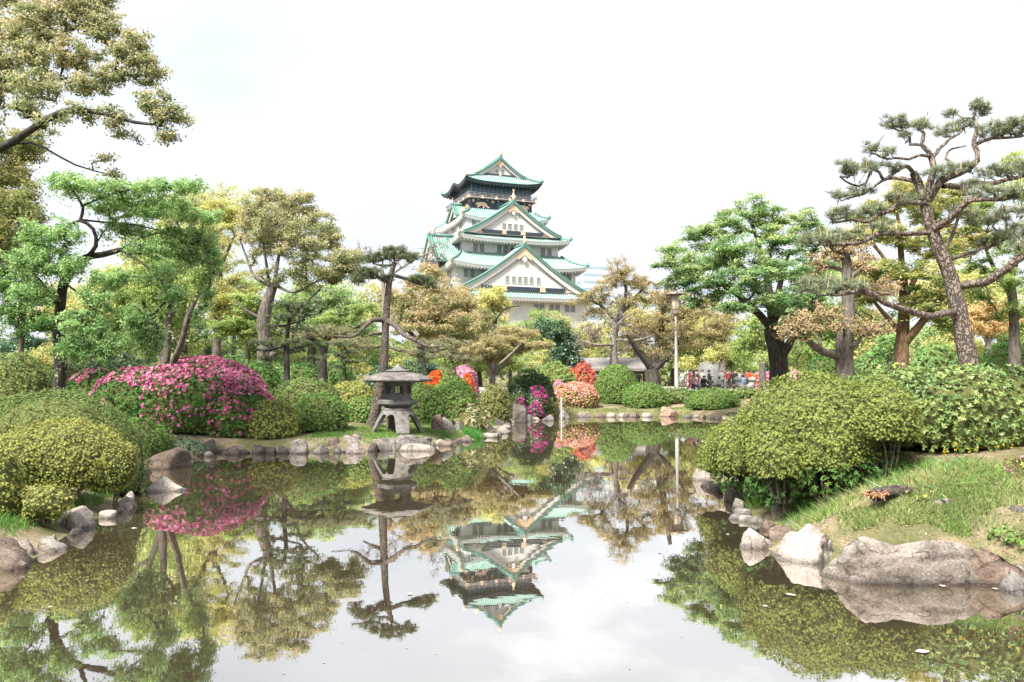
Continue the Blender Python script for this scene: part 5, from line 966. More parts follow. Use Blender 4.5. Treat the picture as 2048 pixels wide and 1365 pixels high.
bush('variegated_shrub', 'low shrub with cream striped leaves at the bank right of the lantern', [lobe(945, 0, 808, 34, 31.2, ry=0.5)], leaf_mat('leaf_variegated', [(0.07, 0.1, 0.03), (0.2, 0.19, 0.09), (0.5, 0.46, 0.33)], 0.25), 0.1, 500, lump=0.15, ls=2, aspect=0.28, fluff=1.0)
bush('brown_shrub', 'low brownish shrub under the tan maple', [lobe(990, 0, 770, 34, 37.5)], G_OLIVE, 0.065, 1200, lump=0.1, ls=1.4, group=CB)
def allw(f): return lambda C, N0, r: r.random(len(C)) < f
bush('red_azalea', 'small orange-red flowering azalea right of the lantern roof', [lobe(870, 0, 743, 22, 37.5), lobe(935, 0, 756, 18, 37.5)], G_MID, 0.06, 900, flowers=(B_RED, 0.6, 0.065, allw(1.0)), group='flowering azaleas')
bush('rose_azalea', 'pale rose flowering azalea left of the tan maple', [lobe(928, 0, 733, 30, 42)], G_MID, 0.06, 800, flowers=(B_ROSE, 0.7, 0.065, allw(1.0)), group='flowering azaleas')
bush('shade_shrub', 'dark leafy shrub behind the standing stone', [lobe(1058, 0, 738, 36, 45.5), lobe(1084, 0, 752, 30, 45), lobe(1034, 0, 756, 24, 45)], leaf_mat('leaf_shade_shrub', [(0.03, 0.07, 0.03), (0.08, 0.135, 0.06), (0.17, 0.22, 0.1)]), 0.1, 700, lump=0.3, ls=1.2)
bush('magenta_azalea', 'magenta flowering azalea right behind the standing stone', [lobe(1036, 0, 772, 18, 43.2), lobe(1072, 0, 775, 24, 43.4)], G_DARK, 0.07, 900, flowers=(B_MAG, 0.3, 0.075, lambda C, N0, r: (fbm(C * 2.2, 33) > -0.05) & (r.random(len(C)) < 0.7)), group='flowering azaleas')
bush('pale_green_shrub', 'pale feathery green shrub behind the magenta azalea', [lobe(1105, 0, 728, 48, 53, ry=1.2)], G_LIME, 0.1, 500, lump=0.14, ls=1.0, fluff=0.9)
bush('olive_shrub', 'olive shrub right of the standing stone over the slab bridge', [lobe(1090, 0, 790, 22, 43.8, ry=0.4)], G_OLIVE, 0.07, 900, lump=0.12, ls=1.5)
bush('salmon_azalea', 'salmon and white flowering azalea at the far bank', [lobe(1150, 0, 766, 47, 48.8)], G_CLIPY, 0.07, 900, lump=0.05, ls=1.2, flowers=(B_SALMON, 0.4, 0.075, lambda C, N0, r: r.random(len(C)) < np.clip(0.25 + 0.7 * N0[:, 2], 0.2, 1)), group='flowering azaleas')
bush('rose_azalea', 'small pink azalea peeping over the salmon one', [lobe(1116, 0, 762, 14, 50)], G_MID, 0.07, 700, flowers=(B_ROSE, 0.7, 0.08, allw(1.0)), group='flowering azaleas')
bush('red_shrub', 'coral red leaved shrub behind the salmon azalea', [lobe(1163, 0, 727, 34, 54)], G_RED, 0.09, 800, lump=0.22, ls=1.2, fluff=1.0, core=False)
bush('ball_bush', 'tall round clipped green ball bush on the far bank', [lobe(1232, 0, 729, 42, 51.5)], G_CLIPB, 0.058, 1800, lump=0.02, ls=1.2, group=CB, depth=0.08)
bush('clipped_azalea', 'smaller dome right of the tall ball bush', [lobe(1290, 0, 766, 46, 50)], G_CLIPB, 0.058, 1700, lump=0.04, ls=1.2, group=CB)
BP[0] = 2.7
bush('low_hedge', 'low flat hedge on the far bank under the street lamp', [lobe(1350, 0, 778, 46, 51.2, ry=0.9), lobe(1420, 0, 778, 50, 51.4, ry=0.9), lobe(1490, 0, 779, 40, 51.4, ry=0.9)], G_HEDGE, 0.085, 800, lump=0.05, ls=1.0, cat='hedge')
BP[0] = 2.1
bush('clipped_azalea', 'bright green drooping dome at the far bank left of the big mound', [lobe(1424, 0, 781, 52, 47.6)], G_CLIPB, 0.055, 1800, lump=0.05, ls=1.2, group=CB)
bush('flower_bed', 'long pink flower bed behind the crowd', [lobe(1535, 0, 744, 32, 78, ry=0.8), lobe(1590, 0, 745, 30, 78, ry=0.8)], G_MID, 0.12, 250, flowers=(B_ROSE, 0.9, 0.12, allw(0.9)), group='flowering azaleas', stems=0)
bush('flower_bed', 'pink flower bed left of the crowd behind the pale cone', [lobe(1392, 0, 746, 16, 78, ry=0.8)], G_MID, 0.12, 250, flowers=(B_ROSE, 0.9, 0.12, allw(0.9)), group='flowering azaleas', stems=0)
bush('green_shrub', 'wide green shrub right of the plated pine trunk', [lobe(2010, 0, 690, 60, 46), lobe(2090, 0, 680, 60, 47)], G_MID, 0.1, 500, lump=0.1, ls=1)
bush('green_shrub', 'loose grey-green shrub left of the plated pine trunk', [lobe(1870, 0, 684, 46, 44), lobe(1740, 0, 705, 30, 46)], G_CHERRY, 0.1, 500, lump=0.16, ls=1)
bush('pink_azalea', 'pink azalea reaching in from the right edge over the grass', [lobe(2108, 0, 918, 66, 10.4, ry=0.35)], G_CLIPY, 0.05, 1400, flowers=(B_PINK, 0.12, 0.05, allw(0.9)), group='flowering azaleas')
bush('blue_green_tuft', 'blue-green leafy tuft at the foot of the pink azalea', [lobe(372, 0, 874, 34, 22.6, ry=0.3)], leaf_mat('leaf_blue_green', [(0.04, 0.1, 0.06), (0.1, 0.18, 0.1), (0.18, 0.26, 0.14)]), 0.06, 900, lump=0.25, ls=3, fluff=1.0, core=False, stems=3, cat='plant')

bush('shady_shrub', 'shady dark shrub behind the pink azalea, right of its stems', [lobe(470, 0, 712, 50, 36), lobe(520, 0, 722, 40, 35)], G_MID, 0.09, 600, lump=0.16, ls=1.0)
bush('shady_shrub', 'shady dark shrub behind the pink azalea, left of its stems', [lobe(235, 0, 705, 60, 36), lobe(160, 0, 700, 50, 37)], G_DARK, 0.09, 600, lump=0.16, ls=1.0)
bush('shady_shrub', 'low green shrub behind the cloud-pruned pine trunk', [lobe(600, 0, 728, 50, 40), lobe(660, 0, 722, 50, 41)], G_MID, 0.09, 600, lump=0.16, ls=1.0)
bush('shady_shrub', 'low dark shrub right behind the lantern pine', [lobe(820, 0, 722, 44, 40), lobe(770, 0, 730, 40, 41)], G_DARK, 0.09, 600, lump=0.16, ls=1.0)
bush('shady_shrub', 'green shrub wall behind the rust-needled pine', [lobe(1650, 0, 712, 44, 50), lobe(1720, 0, 716, 40, 50), lobe(1780, 0, 708, 44, 50)], G_MID, 0.1, 450, lump=0.16, ls=1.0)

bush('undergrowth_plant', 'dark leafy undergrowth below the middle of the mounded bush', [(*px(1572, 968, 12.2), 0.6, 0.35, 0.3), (*px(1490, 955, 14.0), 0.55, 0.35, 0.26)], G_MID, 0.05, 1500, lump=0.3, ls=3, core=False, stems=3, cat='plant', zmin=-0.8)
bush('undergrowth_plant', 'dark leafy undergrowth below the twiggy right side of the mounded bush', [(*px(1660, 950, 11.9), 0.6, 0.35, 0.3), (*px(1745, 930, 12.1), 0.5, 0.3, 0.24)], G_MID, 0.05, 1300, lump=0.3, ls=3, core=False, stems=3, cat='plant', zmin=-0.8)
# ------------------------------------------------------------ grass, weeds, iris
def in_poly(P, poly):
    ins = np.zeros(len(P), bool)
    for a, b in zip(poly, np.roll(poly, -1, 0)):
        ins ^= ((a[1] > P[:, 1]) != (b[1] > P[:, 1])) & (P[:, 0] < (b[0] - a[0]) * (P[:, 1] - a[1]) / (b[1] - a[1] + 1e-12) + a[0])
    return ins
def blades(P, h, w, r, lean=0.35):
    m = len(P); d = unit(np.c_[r.normal(size=(m, 2)) * lean, np.ones(m)]); s = unit(np.cross(d, r.normal(size=(m, 3)))) * (w * r.uniform(0.6, 1.3, (m, 1))); hh_ = h[:, None]
    tip_ = P + d * hh_ + np.c_[d[:, :2] * hh_ * 0.5, -0.12 * hh_]; mid = P + d * hh_ * 0.55
    V = np.stack([P - s, P + s, tip_], 1).reshape(-1, 3)
    return V, np.arange(m * 3, dtype=np.int32).reshape(-1, 3)
G_GRASS = leaf_mat('grass_blade', [(0.06, 0.1, 0.03), (0.125, 0.165, 0.055), (0.23, 0.235, 0.1), (0.34, 0.29, 0.17)], 0.3)
G_GRASSD = leaf_mat('grass_blade_deep', [(0.045, 0.1, 0.02), (0.1, 0.185, 0.04), (0.19, 0.28, 0.085)], 0.3)
def grass_points(polypx, zg, n, r):
    poly = np.array([hit(x, y)[:2] if y < 1130 else gp(x, y, zg)[:2] for x, y in polypx]); lo, hi = poly.min(0), poly.max(0)
    P = r.uniform(lo, hi, (n * 3, 2)); P = P[in_poly(P, poly)]; P = P[pond_sd(P) > 0.06][:n]
    return np.c_[P, gz(P) - 0.01]
def grass(polypx, zg, n, h, w, mat, label, patch=0.0, sd_=1, thr=-0.05):
    r = np.random.default_rng(sd_); P = grass_points(polypx, zg, n, r)
    poly = np.array([hit(x, y)[:2] if y < 1130 else gp(x, y, zg)[:2] for x, y in polypx]); ed = np.full(len(P), 9.0)
    for a, b in zip(poly, np.roll(poly, -1, 0)):
        e = b - a; t_ = np.clip(((P[:, :2] - a) @ e) / (e @ e), 0, 1); ed = np.minimum(ed, np.linalg.norm(P[:, :2] - a - t_[:, None] * e, axis=1))
    soft = np.clip((ed + 0.25 * fbm(P * 3, 12)) / (0.5 if sd_ in (2, 3, 4) else 0.15), 0, 1); P = P[r.random(len(P)) < soft + 0.05]
    dn = fbm(P * 1.3, 3, 3); P = P[r.random(len(P)) < np.clip(1.0 - patch * (dn > thr) * 1.0, 0.06, 1)]
    hh_ = h * (0.6 + 0.8 * np.clip(0.5 + fbm(P * 2.1, 8), 0, 1)) * r.uniform(0.5, 1.3, len(P))
    V, Fc = blades(P, hh_, w, r); tn = np.clip(0.42 + 0.4 * fbm(P * 1.1, 31) + r.normal(size=len(P)) * 0.16, 0, 1)
    return tag(obj('grass', mesh('grass', V, Fc, mat, False, tn)), label, None, None, 'stuff')
grass([(1500, 1010), (1600, 960), (1720, 935), (2060, 925), (2250, 960), (2250, 1160), (2010, 1120), (1900, 1078), (1650, 1072), (1540, 1052)], 0.35, 66000, 0.085, 0.0085, G_GRASS, 'thin grass with bare patches on the right bank', 0.9, 1, -0.22)
grass([(1480, 1000), (1570, 930), (1680, 930), (1700, 1000), (1640, 1060), (1560, 1050)], 0.3, 15000, 0.17, 0.006, G_GRASSD, 'tall weeds under the mounded bush', 0.2, 2)
grass([(-150, 980), (60, 985), (150, 990), (165, 1030), (60, 1075), (-150, 1110)], 0.3, 22000, 0.12, 0.006, G_GRASSD, 'lush green weeds on the left bank', 0.1, 3)
grass([(150, 1000), (240, 960), (262, 985), (200, 1020), (150, 1030)], 0.2, 7000, 0.24, 0.005, G_GRASSD, 'dark soft grass tuft on the left bank', 0.0, 4)
grass([(590, 888), (640, 862), (760, 850), (960, 846), (1010, 842), (960, 878), (860, 886), (760, 892), (680, 893)], 0.35, 22000, 0.10, 0.010, G_GRASSD, 'short green lawn round the lantern', 0.15, 5)
grass([(980, 850), (990, 815), (1018, 812), (1016, 846)], 0.35, 5000, 0.12, 0.014, G_GRASSD, 'green bank left of the standing stone', 0.0, 6)
grass([(1130, 836), (1130, 818), (1380, 815), (1380, 830)], 0.35, 6000, 0.14, 0.016, G_GRASS, 'grass fringe on the far bank', 0.2, 7)
def clump_plant(name, label, x, y, zg, rad, n, h, w, mat, lean, sd_, cat='plant'):
    r = np.random.default_rng(sd_); c = hit(x, y); a = r.uniform(0, 6.28, n); q_ = rad * r.random(n) ** 0.5
    P = np.c_[c[0] + q_ * np.cos(a), c[1] + q_ * np.sin(a), np.zeros(n)]; P[:, 2] = gz(P) - 0.02
    V, Fc = blades(P, h * r.uniform(0.6, 1.15, n), w, r, lean); loc = np.array([c[0], c[1], g1(c[0], c[1])])
    return single(name, label, cat, V, Fc, mat, loc, None, False, np.clip(0.5 + r.normal(size=n) * 0.22, 0, 1))
clump_plant('iris_clump', 'bright green iris clump at the water right of the lantern', 946, 876, 0.2, 0.38, 420, 0.46, 0.012, leaf_mat('iris_leaf', [(0.04, 0.15, 0.03), (0.08, 0.25, 0.05), (0.15, 0.34, 0.08)]), 0.22, 41)
clump_plant('grass_tuft', 'dark overhanging grass tuft below the mounded bush', 1535, 1000, 0.3, 0.42, 700, 0.34, 0.006, G_GRASSD, 0.5, 42)
clump_plant('grass_tuft', 'narrow grass tuft left of the lantern pine foot', 660, 872, 0.3, 0.2, 200, 0.2, 0.01, G_GRASSD, 0.4, 43)
clump_plant('grass_tuft', 'green tuft on the bare soil above the brown earth-stained rock', 1915, 1062, 0.3, 0.14, 160, 0.16, 0.006, G_GRASSD, 0.4, 44)
clump_plant('bamboo_grass', 'pale broad-leaved bamboo grass in front of the glossy hedge', 1860, 955, 0.45, 0.8, 60, 0.3, 0.018, leaf_mat('bamboo_leaf', [(0.12, 0.22, 0.08), (0.2, 0.32, 0.14)]), 0.9, 45)
bush('leafy_weed', 'low leafy weed at the right edge above the pond', [lobe(2020, 0, 1060, 44, hit(2020, 1085)[1], ry=0.25)], G_CLIPB, 0.04, 1700, lump=0.3, ls=4, fluff=1.0, core=False, stems=4, cat='plant')
bush('leafy_weed', 'small leafy weed beside the decayed log', [lobe(1845, 0, 985, 26, hit(1845, 1005)[1], ry=0.2)], G_CLIPY, 0.04, 1400, lump=0.3, ls=4, fluff=1.0, core=False, stems=4, cat='plant')
def wild(label, spots, sd_, mat):
    r = np.random.default_rng(sd_); t = None; st = []; fl = []
    for x, y, zz, n, rad in spots:
        c = hit(x, y)
        if t is None: t = Thing('yellow_wildflower', label, 'flower', (c[0], c[1], g1(c[0], c[1])), 'yellow wildflowers on the right bank')
        for _ in range(n):
            b = np.array([c[0] + r.normal() * rad, c[1] + r.normal() * rad, 0]); b[2] = g1(b[0], b[1]); e = b + [r.normal() * 0.05, r.normal() * 0.05, r.uniform(0.16, 0.36)]
            st.append(tube_geo(np.vstack([b, (b + e) / 2 + r.normal(size=3) * 0.01, e]), np.array([0.004, 0.003, 0.002]), 4)); fl += [e + r.normal(size=3) * 0.016 for _ in range(4)]
    V, Fq = join_geo(st); t.part('stem', V, Fq, G_GRASSD, False, np.full(len(Fq), 0.5)); fl = np.array(fl); m = len(fl)
    V, Fc = leafquads(fl, unit(r.normal(size=(m, 3)) + [0, -0.5, 1]), unit(r.normal(size=(m, 3))), np.full(m, 0.028), 0.9); t.part('petals', V, Fc, mat, False, r.random(m))
YEL = leaf_mat('petal_yellow', [(0.55, 0.36, 0.02), (0.7, 0.5, 0.03)])
wild('small yellow wildflowers at the edge of the mounded bush', [(1655, 1000, 0.32, 9, 0.08), (1632, 1010, 0.3, 5, 0.05)], 51, YEL)
wild('yellow wildflowers in the foot of the glossy hedge', [(1905, 940, 0.45, 6, 0.1), (1975, 938, 0.45, 9, 0.16)], 52, YEL)

# leaf litter and crumbs of soil on the right bank
r = np.random.default_rng(61); P = np.c_[r.uniform(2.5, 7.5, 1500), r.uniform(8.5, 12.5, 1500)]; P = P[pond_sd(P) > 0.25][:900]; m_ = len(P); P = np.c_[P, gz(P) + 0.012]
V, Fc = leafquads(P, unit(r.normal(size=(m_, 3)) * 0.35 + [0, 0, 1]), unit(r.normal(size=(m_, 3))), r.uniform(0.015, 0.05, m_), 0.6)
tag(obj('litter', mesh('litter', V, Fc, leaf_mat('dry_litter', [(0.1, 0.06, 0.035), (0.2, 0.13, 0.08), (0.34, 0.27, 0.19)], 0.1), False, r.random(m_))), 'dry leaf litter scattered on the right bank', None, None, 'stuff')
# decayed log
r = np.random.default_rng(60); c = hit(1786, 1000); g_ = g1(c[0], c[1])
t = Thing('decayed_log', 'dark decayed log with orange broken wood on the right bank', 'log', (c[0], c[1], g_))
P = np.array([[c[0] - 0.3, c[1] - 0.12, g_ + 0.06], [c[0] - 0.1, c[1], g_ + 0.1], [c[0] + 0.12, c[1] + 0.06, g_ + 0.11], [c[0] + 0.34, c[1] + 0.1, g_ + 0.07]])
P, q_ = smooth_path(P, [0.09, 0.1, 0.1, 0.07], 0.03); V, Fq = tube_geo(P, q_, 16); ctr = np.repeat(P, 16, 0); V = ctr + (V - ctr) * (1 + 0.45 * fbm(V * 9, 7, 3))[:, None] * np.array([1, 1, 0.75])
t.part('bark', V, Fq, bark_mat('bark_charred', (0.02, 0.017, 0.015), (0.13, 0.11, 0.095), 30), False)
mb = MB()
for _ in range(46):
    b = np.array([c[0] - 0.3 + r.normal() * 0.07, c[1] - 0.16 + r.normal() * 0.06, g_ + 0.05 + abs(r.normal()) * 0.035]); d1 = unit(r.normal(size=3)) * r.uniform(0.02, 0.055)
    mb.tube([b - d1, b, b + d1], [0.006, 0.011, 0.004], 4)
mb.part(t, 'broken_wood', noise_mat('broken_wood', [(0.24, 0.11, 0.05), (0.45, 0.27, 0.15)], 30))

# petals and leaves floating on the pond
r = np.random.default_rng(70)
FLO = plain('floating_leaf', (0.5, 0.42, 0.33)); n_f = 0
WORDS = ['by the huge grey boulder', 'below the white flat-topped boulder', 'in front of the pale pointed rock', 'on the brown water at the lower right']
for k_, (x, y, s, w_) in enumerate([(1582, 1190, 0.04, 'floating leaf alone on the brown water below the white boulder'), (1530, 1212, 0.025, 'tiny floating leaf left of the lone leaf below the white boulder'), (1845, 1303, 0.04, 'floating pale leaf near the bottom right corner'), (1790, 1168, 0.035, 'floating leaf touching the huge grey boulder'), (1885, 1172, 0.035, 'floating leaf between huge boulder and earth-stained rock'), (1990, 1178, 0.03, 'floating leaf near the right edge'), (268, 1057, 0.035, 'floating white leaf beside the left bank stones'), (1455, 1069, 0.02, 'floating speck left of the pale sloping stone'), (1320, 1105, 0.02, 'floating speck in the middle of the pond'), (820, 1188, 0.02, 'floating speck on the mirrored lantern pine'), (100, 1215, 0.02, 'floating speck at the lower left')]):
    c = gp(x, y, 0.006); a = r.uniform(0, 6.28); V = []
    for q_ in range(8): V.append((c[0] + s * math.cos(q_ * math.pi / 4 + a) * (1.6 if q_ % 4 == 0 else 0.9), c[1] + s * 1.2 * math.sin(q_ * math.pi / 4 + a), 0.006 + 0.008 * r.random()))
    single('floating_leaf', w_, 'leaf', V, [list(range(8))], FLO, (c[0], c[1], 0.006), 'leaves floating on the pond')

# pollen and petal flecks drifting on the water
r = np.random.default_rng(72); m_ = 260; P = np.c_[r.uniform(-7, 7, m_), 5.5 + 22 * r.random(m_) ** 1.6, np.full(m_, 0.004)]; P = P[pond_sd(P[:, :2]) < -0.1]; P = P[fbm(P * 0.5, 3) > -0.25]
a = r.uniform(0, 6.28, len(P)); s_ = r.uniform(0.004, 0.013, len(P)); V = np.stack([P + np.c_[np.cos(a + q_) * s_, np.sin(a + q_) * s_ * 1.5, 0 * a] for q_ in (0, 2.1, 4.2)], 1).reshape(-1, 3)
tag(obj('debris', mesh('debris', V, np.arange(len(V), dtype=np.int32).reshape(-1, 3), plain('pale_fleck', (0.3, 0.26, 0.2)))), 'pale petal flecks drifting on the pond', None, None, 'stuff')
clump_plant('grass_tuft', 'ragged weed tuft left of the decayed log', 1690, 1010, 0.32, 0.3, 380, 0.24, 0.006, G_GRASS, 0.6, 46)
clump_plant('grass_tuft', 'ragged weed tuft behind the white flat-topped boulder', 1620, 1052, 0.28, 0.34, 420, 0.2, 0.006, G_GRASS, 0.6, 47)
clump_plant('grass_tuft', 'ragged weed tuft right of the decayed log', 1850, 1012, 0.36, 0.3, 300, 0.16, 0.006, G_GRASS, 0.7, 48)
clump_plant('grass_tuft', 'ragged weed tuft at the foot of the glossy hedge', 1940, 960, 0.45, 0.5, 420, 0.24, 0.007, G_GRASSD, 0.6, 49)
clump_plant('grass_tuft', 'ragged weed tuft under the twiggy side of the mounded bush', 1800, 950, 0.45, 0.5, 420, 0.22, 0.007, G_GRASSD, 0.6, 50)
# ------------------------------------------------------------ stone lantern
LM = noise_mat('lantern_granite', [(0.085, 0.078, 0.072), (0.15, 0.142, 0.132), (0.22, 0.212, 0.2)], 7, 0.88, 0.5, 60)
LMR = noise_mat('lantern_roof_granite', [(0.07, 0.06, 0.055), (0.135, 0.12, 0.11), (0.23, 0.205, 0.19)], 4, 0.9, 0.5, 50)
c = px(795, 868, 27.3); lz = g1(c[0], c[1]) + 0.04; c = np.array([c[0], c[1], lz])
t = Thing('stone_lantern', 'grey stone snow-viewing lantern with wide roof at the water', 'lantern', c)
nphi, nt_ = 160, 14; V = []; Fl = []
def zcut(a):
    u_ = ((a / (math.pi / 2)) % 1.0 - 0.5) / 0.335
    if abs(u_) >= 1: return 0.0
    w_ = (abs(u_) - 0.5) / 0.5
    return 0.60 * (1 - (w_ ** 4 * 0.16 if abs(u_) < 0.5 else abs(w_) ** 3.2))
def prof(z):  # outer radius of the leg bell at height z
    q_ = 1 - z / 0.8; return 0.47 + 0.43 * q_ ** 0.9 if q_ > 0 else 0.47
for inner in (0, 1):
    for i in range(nphi):
        a = 2 * math.pi * i / nphi; zc = zcut(a)
        for j in range(nt_):
            z = 0.74 + (zc - 0.74) * j / (nt_ - 1); rr = prof(z) - inner * (0.17 - 0.05 * (1 - z)); sq = 1 / max(abs(math.cos(a)), abs(math.sin(a))) ** 0.12
            V.append((c[0] + rr * sq * math.cos(a + 0.35), c[1] + rr * sq * math.sin(a + 0.35), lz + z))
n_ = nphi * nt_
for i in range(nphi):
    i2 = (i + 1) % nphi
    for j in range(nt_ - 1):
        Fl.append((i * nt_ + j, i * nt_ + j + 1, i2 * nt_ + j + 1, i2 * nt_ + j)); Fl.append((n_ + i * nt_ + j, n_ + i2 * nt_ + j, n_ + i2 * nt_ + j + 1, n_ + i * nt_ + j + 1))
    Fl.append((i * nt_ + nt_ - 1, n_ + i * nt_ + nt_ - 1, n_ + i2 * nt_ + nt_ - 1, i2 * nt_ + nt_ - 1))
t.part('leg_base', V, Fl, LM, False)
mb = MB(); mb.lathe([(0.5, 0.735), (0.53, 0.76), (0.47, 0.815), (0.36, 0.835)], c, 32, 0, 0.35); mb.part(t, 'shoulder', LM, False)
mb = MB(); mb.lathe([(0.42, 0.83), (0.5, 0.88), (0.67, 0.95), (0.68, 1.06), (0.66, 1.08), (0.52, 1.1), (0.5, 1.14)], c, 6, 0, 0.25); mb.part(t, 'platform', LM)
PH = 0.25; zb0, zb1 = 1.135, 1.68; rb0 = 0.47
def facept(k, s, z, rr): # k-th face, s in -1..1 along it
    a0 = PH + k * math.pi / 3; a1 = a0 + math.pi / 3
    p0 = np.array([math.cos(a0), math.sin(a0)]); p1 = np.array([math.cos(a1), math.sin(a1)]); p_ = p0 + (p1 - p0) * (s + 1) / 2
    return np.array([c[0] + rr * p_[0], c[1] + rr * p_[1], lz + z])
def slab(mb, k, s0, s1, z0, z1, r0, r1):
    mb.add([facept(k, s0, z0, r0), facept(k, s1, z0, r0), facept(k, s1, z1, r0), facept(k, s0, z1, r0), facept(k, s0, z0, r1), facept(k, s1, z0, r1), facept(k, s1, z1, r1), facept(k, s0, z1, r1)],
           [(0, 1, 2, 3), (7, 6, 5, 4), (0, 4, 5, 1), (1, 5, 6, 2), (2, 6, 7, 3), (3, 7, 4, 0)])
mb = MB()
for k in range(6):
    slab(mb, k, -1, 1, zb0, zb0 + 0.13, rb0, rb0 - 0.12); slab(mb, k, -1, 1, zb1 - 0.1, zb1, rb0, rb0 - 0.12)
    slab(mb, k, -1, -0.62, zb0 + 0.13, zb1 - 0.1, rb0 - 0.001, rb0 - 0.119); slab(mb, k, 0.62, 1, zb0 + 0.13, zb1 - 0.1, rb0 - 0.001, rb0 - 0.119)
fb = mb.part(t, 'firebox', LM)
for k in range(6):
    mb = MB()
    for s0, s1, z0, z1 in [(-0.66, 0.66, zb0 + 0.12, zb0 + 0.155), (-0.66, 0.66, zb1 - 0.125, zb1 - 0.09), (-0.66, -0.56, zb0 + 0.155, zb1 - 0.125), (0.56, 0.66, zb0 + 0.155, zb1 - 0.125)]: slab(mb, k, s0, s1, z0, z1, rb0 + 0.015, rb0 - 0.02)
    mb.part(t, 'window_frame', LM, under=fb)
mb = MB(); mb.lathe([(0.45, zb1 - 0.005), (0.8, zb1 + 0.0), (1.17, zb1 + 0.035), (1.2, zb1 + 0.06), (1.19, zb1 + 0.1), (1.02, zb1 + 0.2), (0.75, zb1 + 0.29), (0.5, zb1 + 0.335), (0.36, zb1 + 0.345)], c, 6, 0, PH); mb.part(t, 'roof', LMR)
mb = MB(); mb.lathe([(0.3, zb1 + 0.34), (0.4, zb1 + 0.36), (0.41, zb1 + 0.4), (0.32, zb1 + 0.42), (0.19, zb1 + 0.46), (0.1, zb1 + 0.53), (0.055, zb1 + 0.575), (0.03, zb1 + 0.6), (0.005, zb1 + 0.615)], c, 24); mb.part(t, 'finial', LM, True)

# ------------------------------------------------------------ street lamp, marker stake
b = px(1353, 775, 53); z0 = g1(b[0], b[1]); zt = px(1349, 583, 53)[2]; c = np.array([b[0], b[1], z0])
t = Thing('street_lamp', 'tall pale street lamp on the far bank', 'lamp', c); H = zt - z0; PW = plain('lamp_pole_paint', (0.34, 0.315, 0.31), 0.5)
mb = MB(); mb.lathe([(0.18, -0.1), (0.18, 0.25), (0.13, 0.3), (0.13, 2.4), (0.105, 2.5), (0.085, H - 1.6), (0.08, H - 1.5)], c, 14); mb.part(t, 'pole', PW, True)
mb = MB(); mb.lathe([(0.09, H - 1.55), (0.24, H - 1.5), (0.27, H - 1.35), (0.2, H - 1.3)], c, 14); mb.part(t, 'collar', plain('lamp_metal', (0.3, 0.25, 0.21), 0.45, 0.4))
mb = MB(); mb.lathe([(0.2, H - 1.3), (0.25, H - 1.15), (0.38, H - 0.25)], c, 14); mb.part(t, 'shade_glass', noise_mat('lamp_glass', [(0.42, 0.33, 0.24), (0.55, 0.46, 0.36)], 8, 0.25, 0, spec=0.6), True)
mb = MB()
for k in range(7):
    a = k * 2 * math.pi / 7; mb.tube([(c[0] + 0.26 * math.cos(a), c[1] + 0.26 * math.sin(a), z0 + H - 1.3), (c[0] + 0.4 * math.cos(a), c[1] + 0.4 * math.sin(a), z0 + H - 0.22)], 0.022, 5)
mb.part(t, 'cage', MATS['lamp_metal'])
mb = MB(); mb.lathe([(0.36, H - 0.26), (0.7, H - 0.24), (0.72, H - 0.18), (0.5, H - 0.1), (0.2, H - 0.02), (0.05, H)], c, 20); mb.part(t, 'cap', MATS['lamp_metal'], True)
a = gp(1123, 884); d_ = 33.5; b = px(1123, 838, d_); zt = px(1123, 797, d_)[2]
b = gp(1123, 838.5); zt = px(1123, 797, b[1])[2]
mb = MB(); mb.lathe([(0.045, -0.4), (0.045, zt), (0.02, zt + 0.03)], (b[0], b[1], 0), 10)
single('marker_stake', 'thin white stake standing in the pond near the slab bridge', 'stake', np.vstack(mb.V), mb.F, plain('white_stake', (0.5, 0.5, 0.48)), (b[0], b[1], -0.4))
# ------------------------------------------------------------ castle
TH = R(21.6); CC = np.array([-5.6, 205.0, 0.0])
M_PLAST = noise_mat('white_plaster', [(0.54, 0.535, 0.525), (0.62, 0.615, 0.605)], 0.6, 0.9, 0.05, 8)
M_SOFF = noise_mat('white_soffit', [(0.5, 0.49, 0.48), (0.57, 0.56, 0.55)], 1.0, 0.9, 0)
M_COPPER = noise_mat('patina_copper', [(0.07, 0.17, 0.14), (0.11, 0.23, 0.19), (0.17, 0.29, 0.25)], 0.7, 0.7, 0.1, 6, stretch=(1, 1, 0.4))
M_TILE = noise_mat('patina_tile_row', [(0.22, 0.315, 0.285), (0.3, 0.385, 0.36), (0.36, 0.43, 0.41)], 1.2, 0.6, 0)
M_COPPERD = noise_mat('patina_copper_ridge', [(0.07, 0.17, 0.15), (0.12, 0.24, 0.21)], 1.2, 0.6, 0.1, 6)
M_NAVY = noise_mat('black_lacquer', [(0.022, 0.032, 0.045), (0.045, 0.06, 0.078)], 1.5, 0.4, 0)
M_BLUE = noise_mat('navy_panel', [(0.03, 0.07, 0.11), (0.055, 0.11, 0.16)], 1.5, 0.3, 0)
M_GOLD = noise_mat('gilded_ornament', [(0.56, 0.38, 0.25), (0.7, 0.52, 0.38)], 2.5, 0.5, 0.2, 10, metallic=0.15)
M_WINC = noise_mat('window_shade', [(0.09, 0.11, 0.12), (0.16, 0.18, 0.19)], 1.0, 0.4, 0)
M_BARS = plain('window_bars', (0.42, 0.43, 0.42))
M_RAIL = plain('balcony_rail_grey', (0.26, 0.24, 0.24))
M_BASE = noise_mat('castle_base_stone', [(0.16, 0.14, 0.12), (0.3, 0.27, 0.24)], 1.0, 0.9, 0.6, 2)
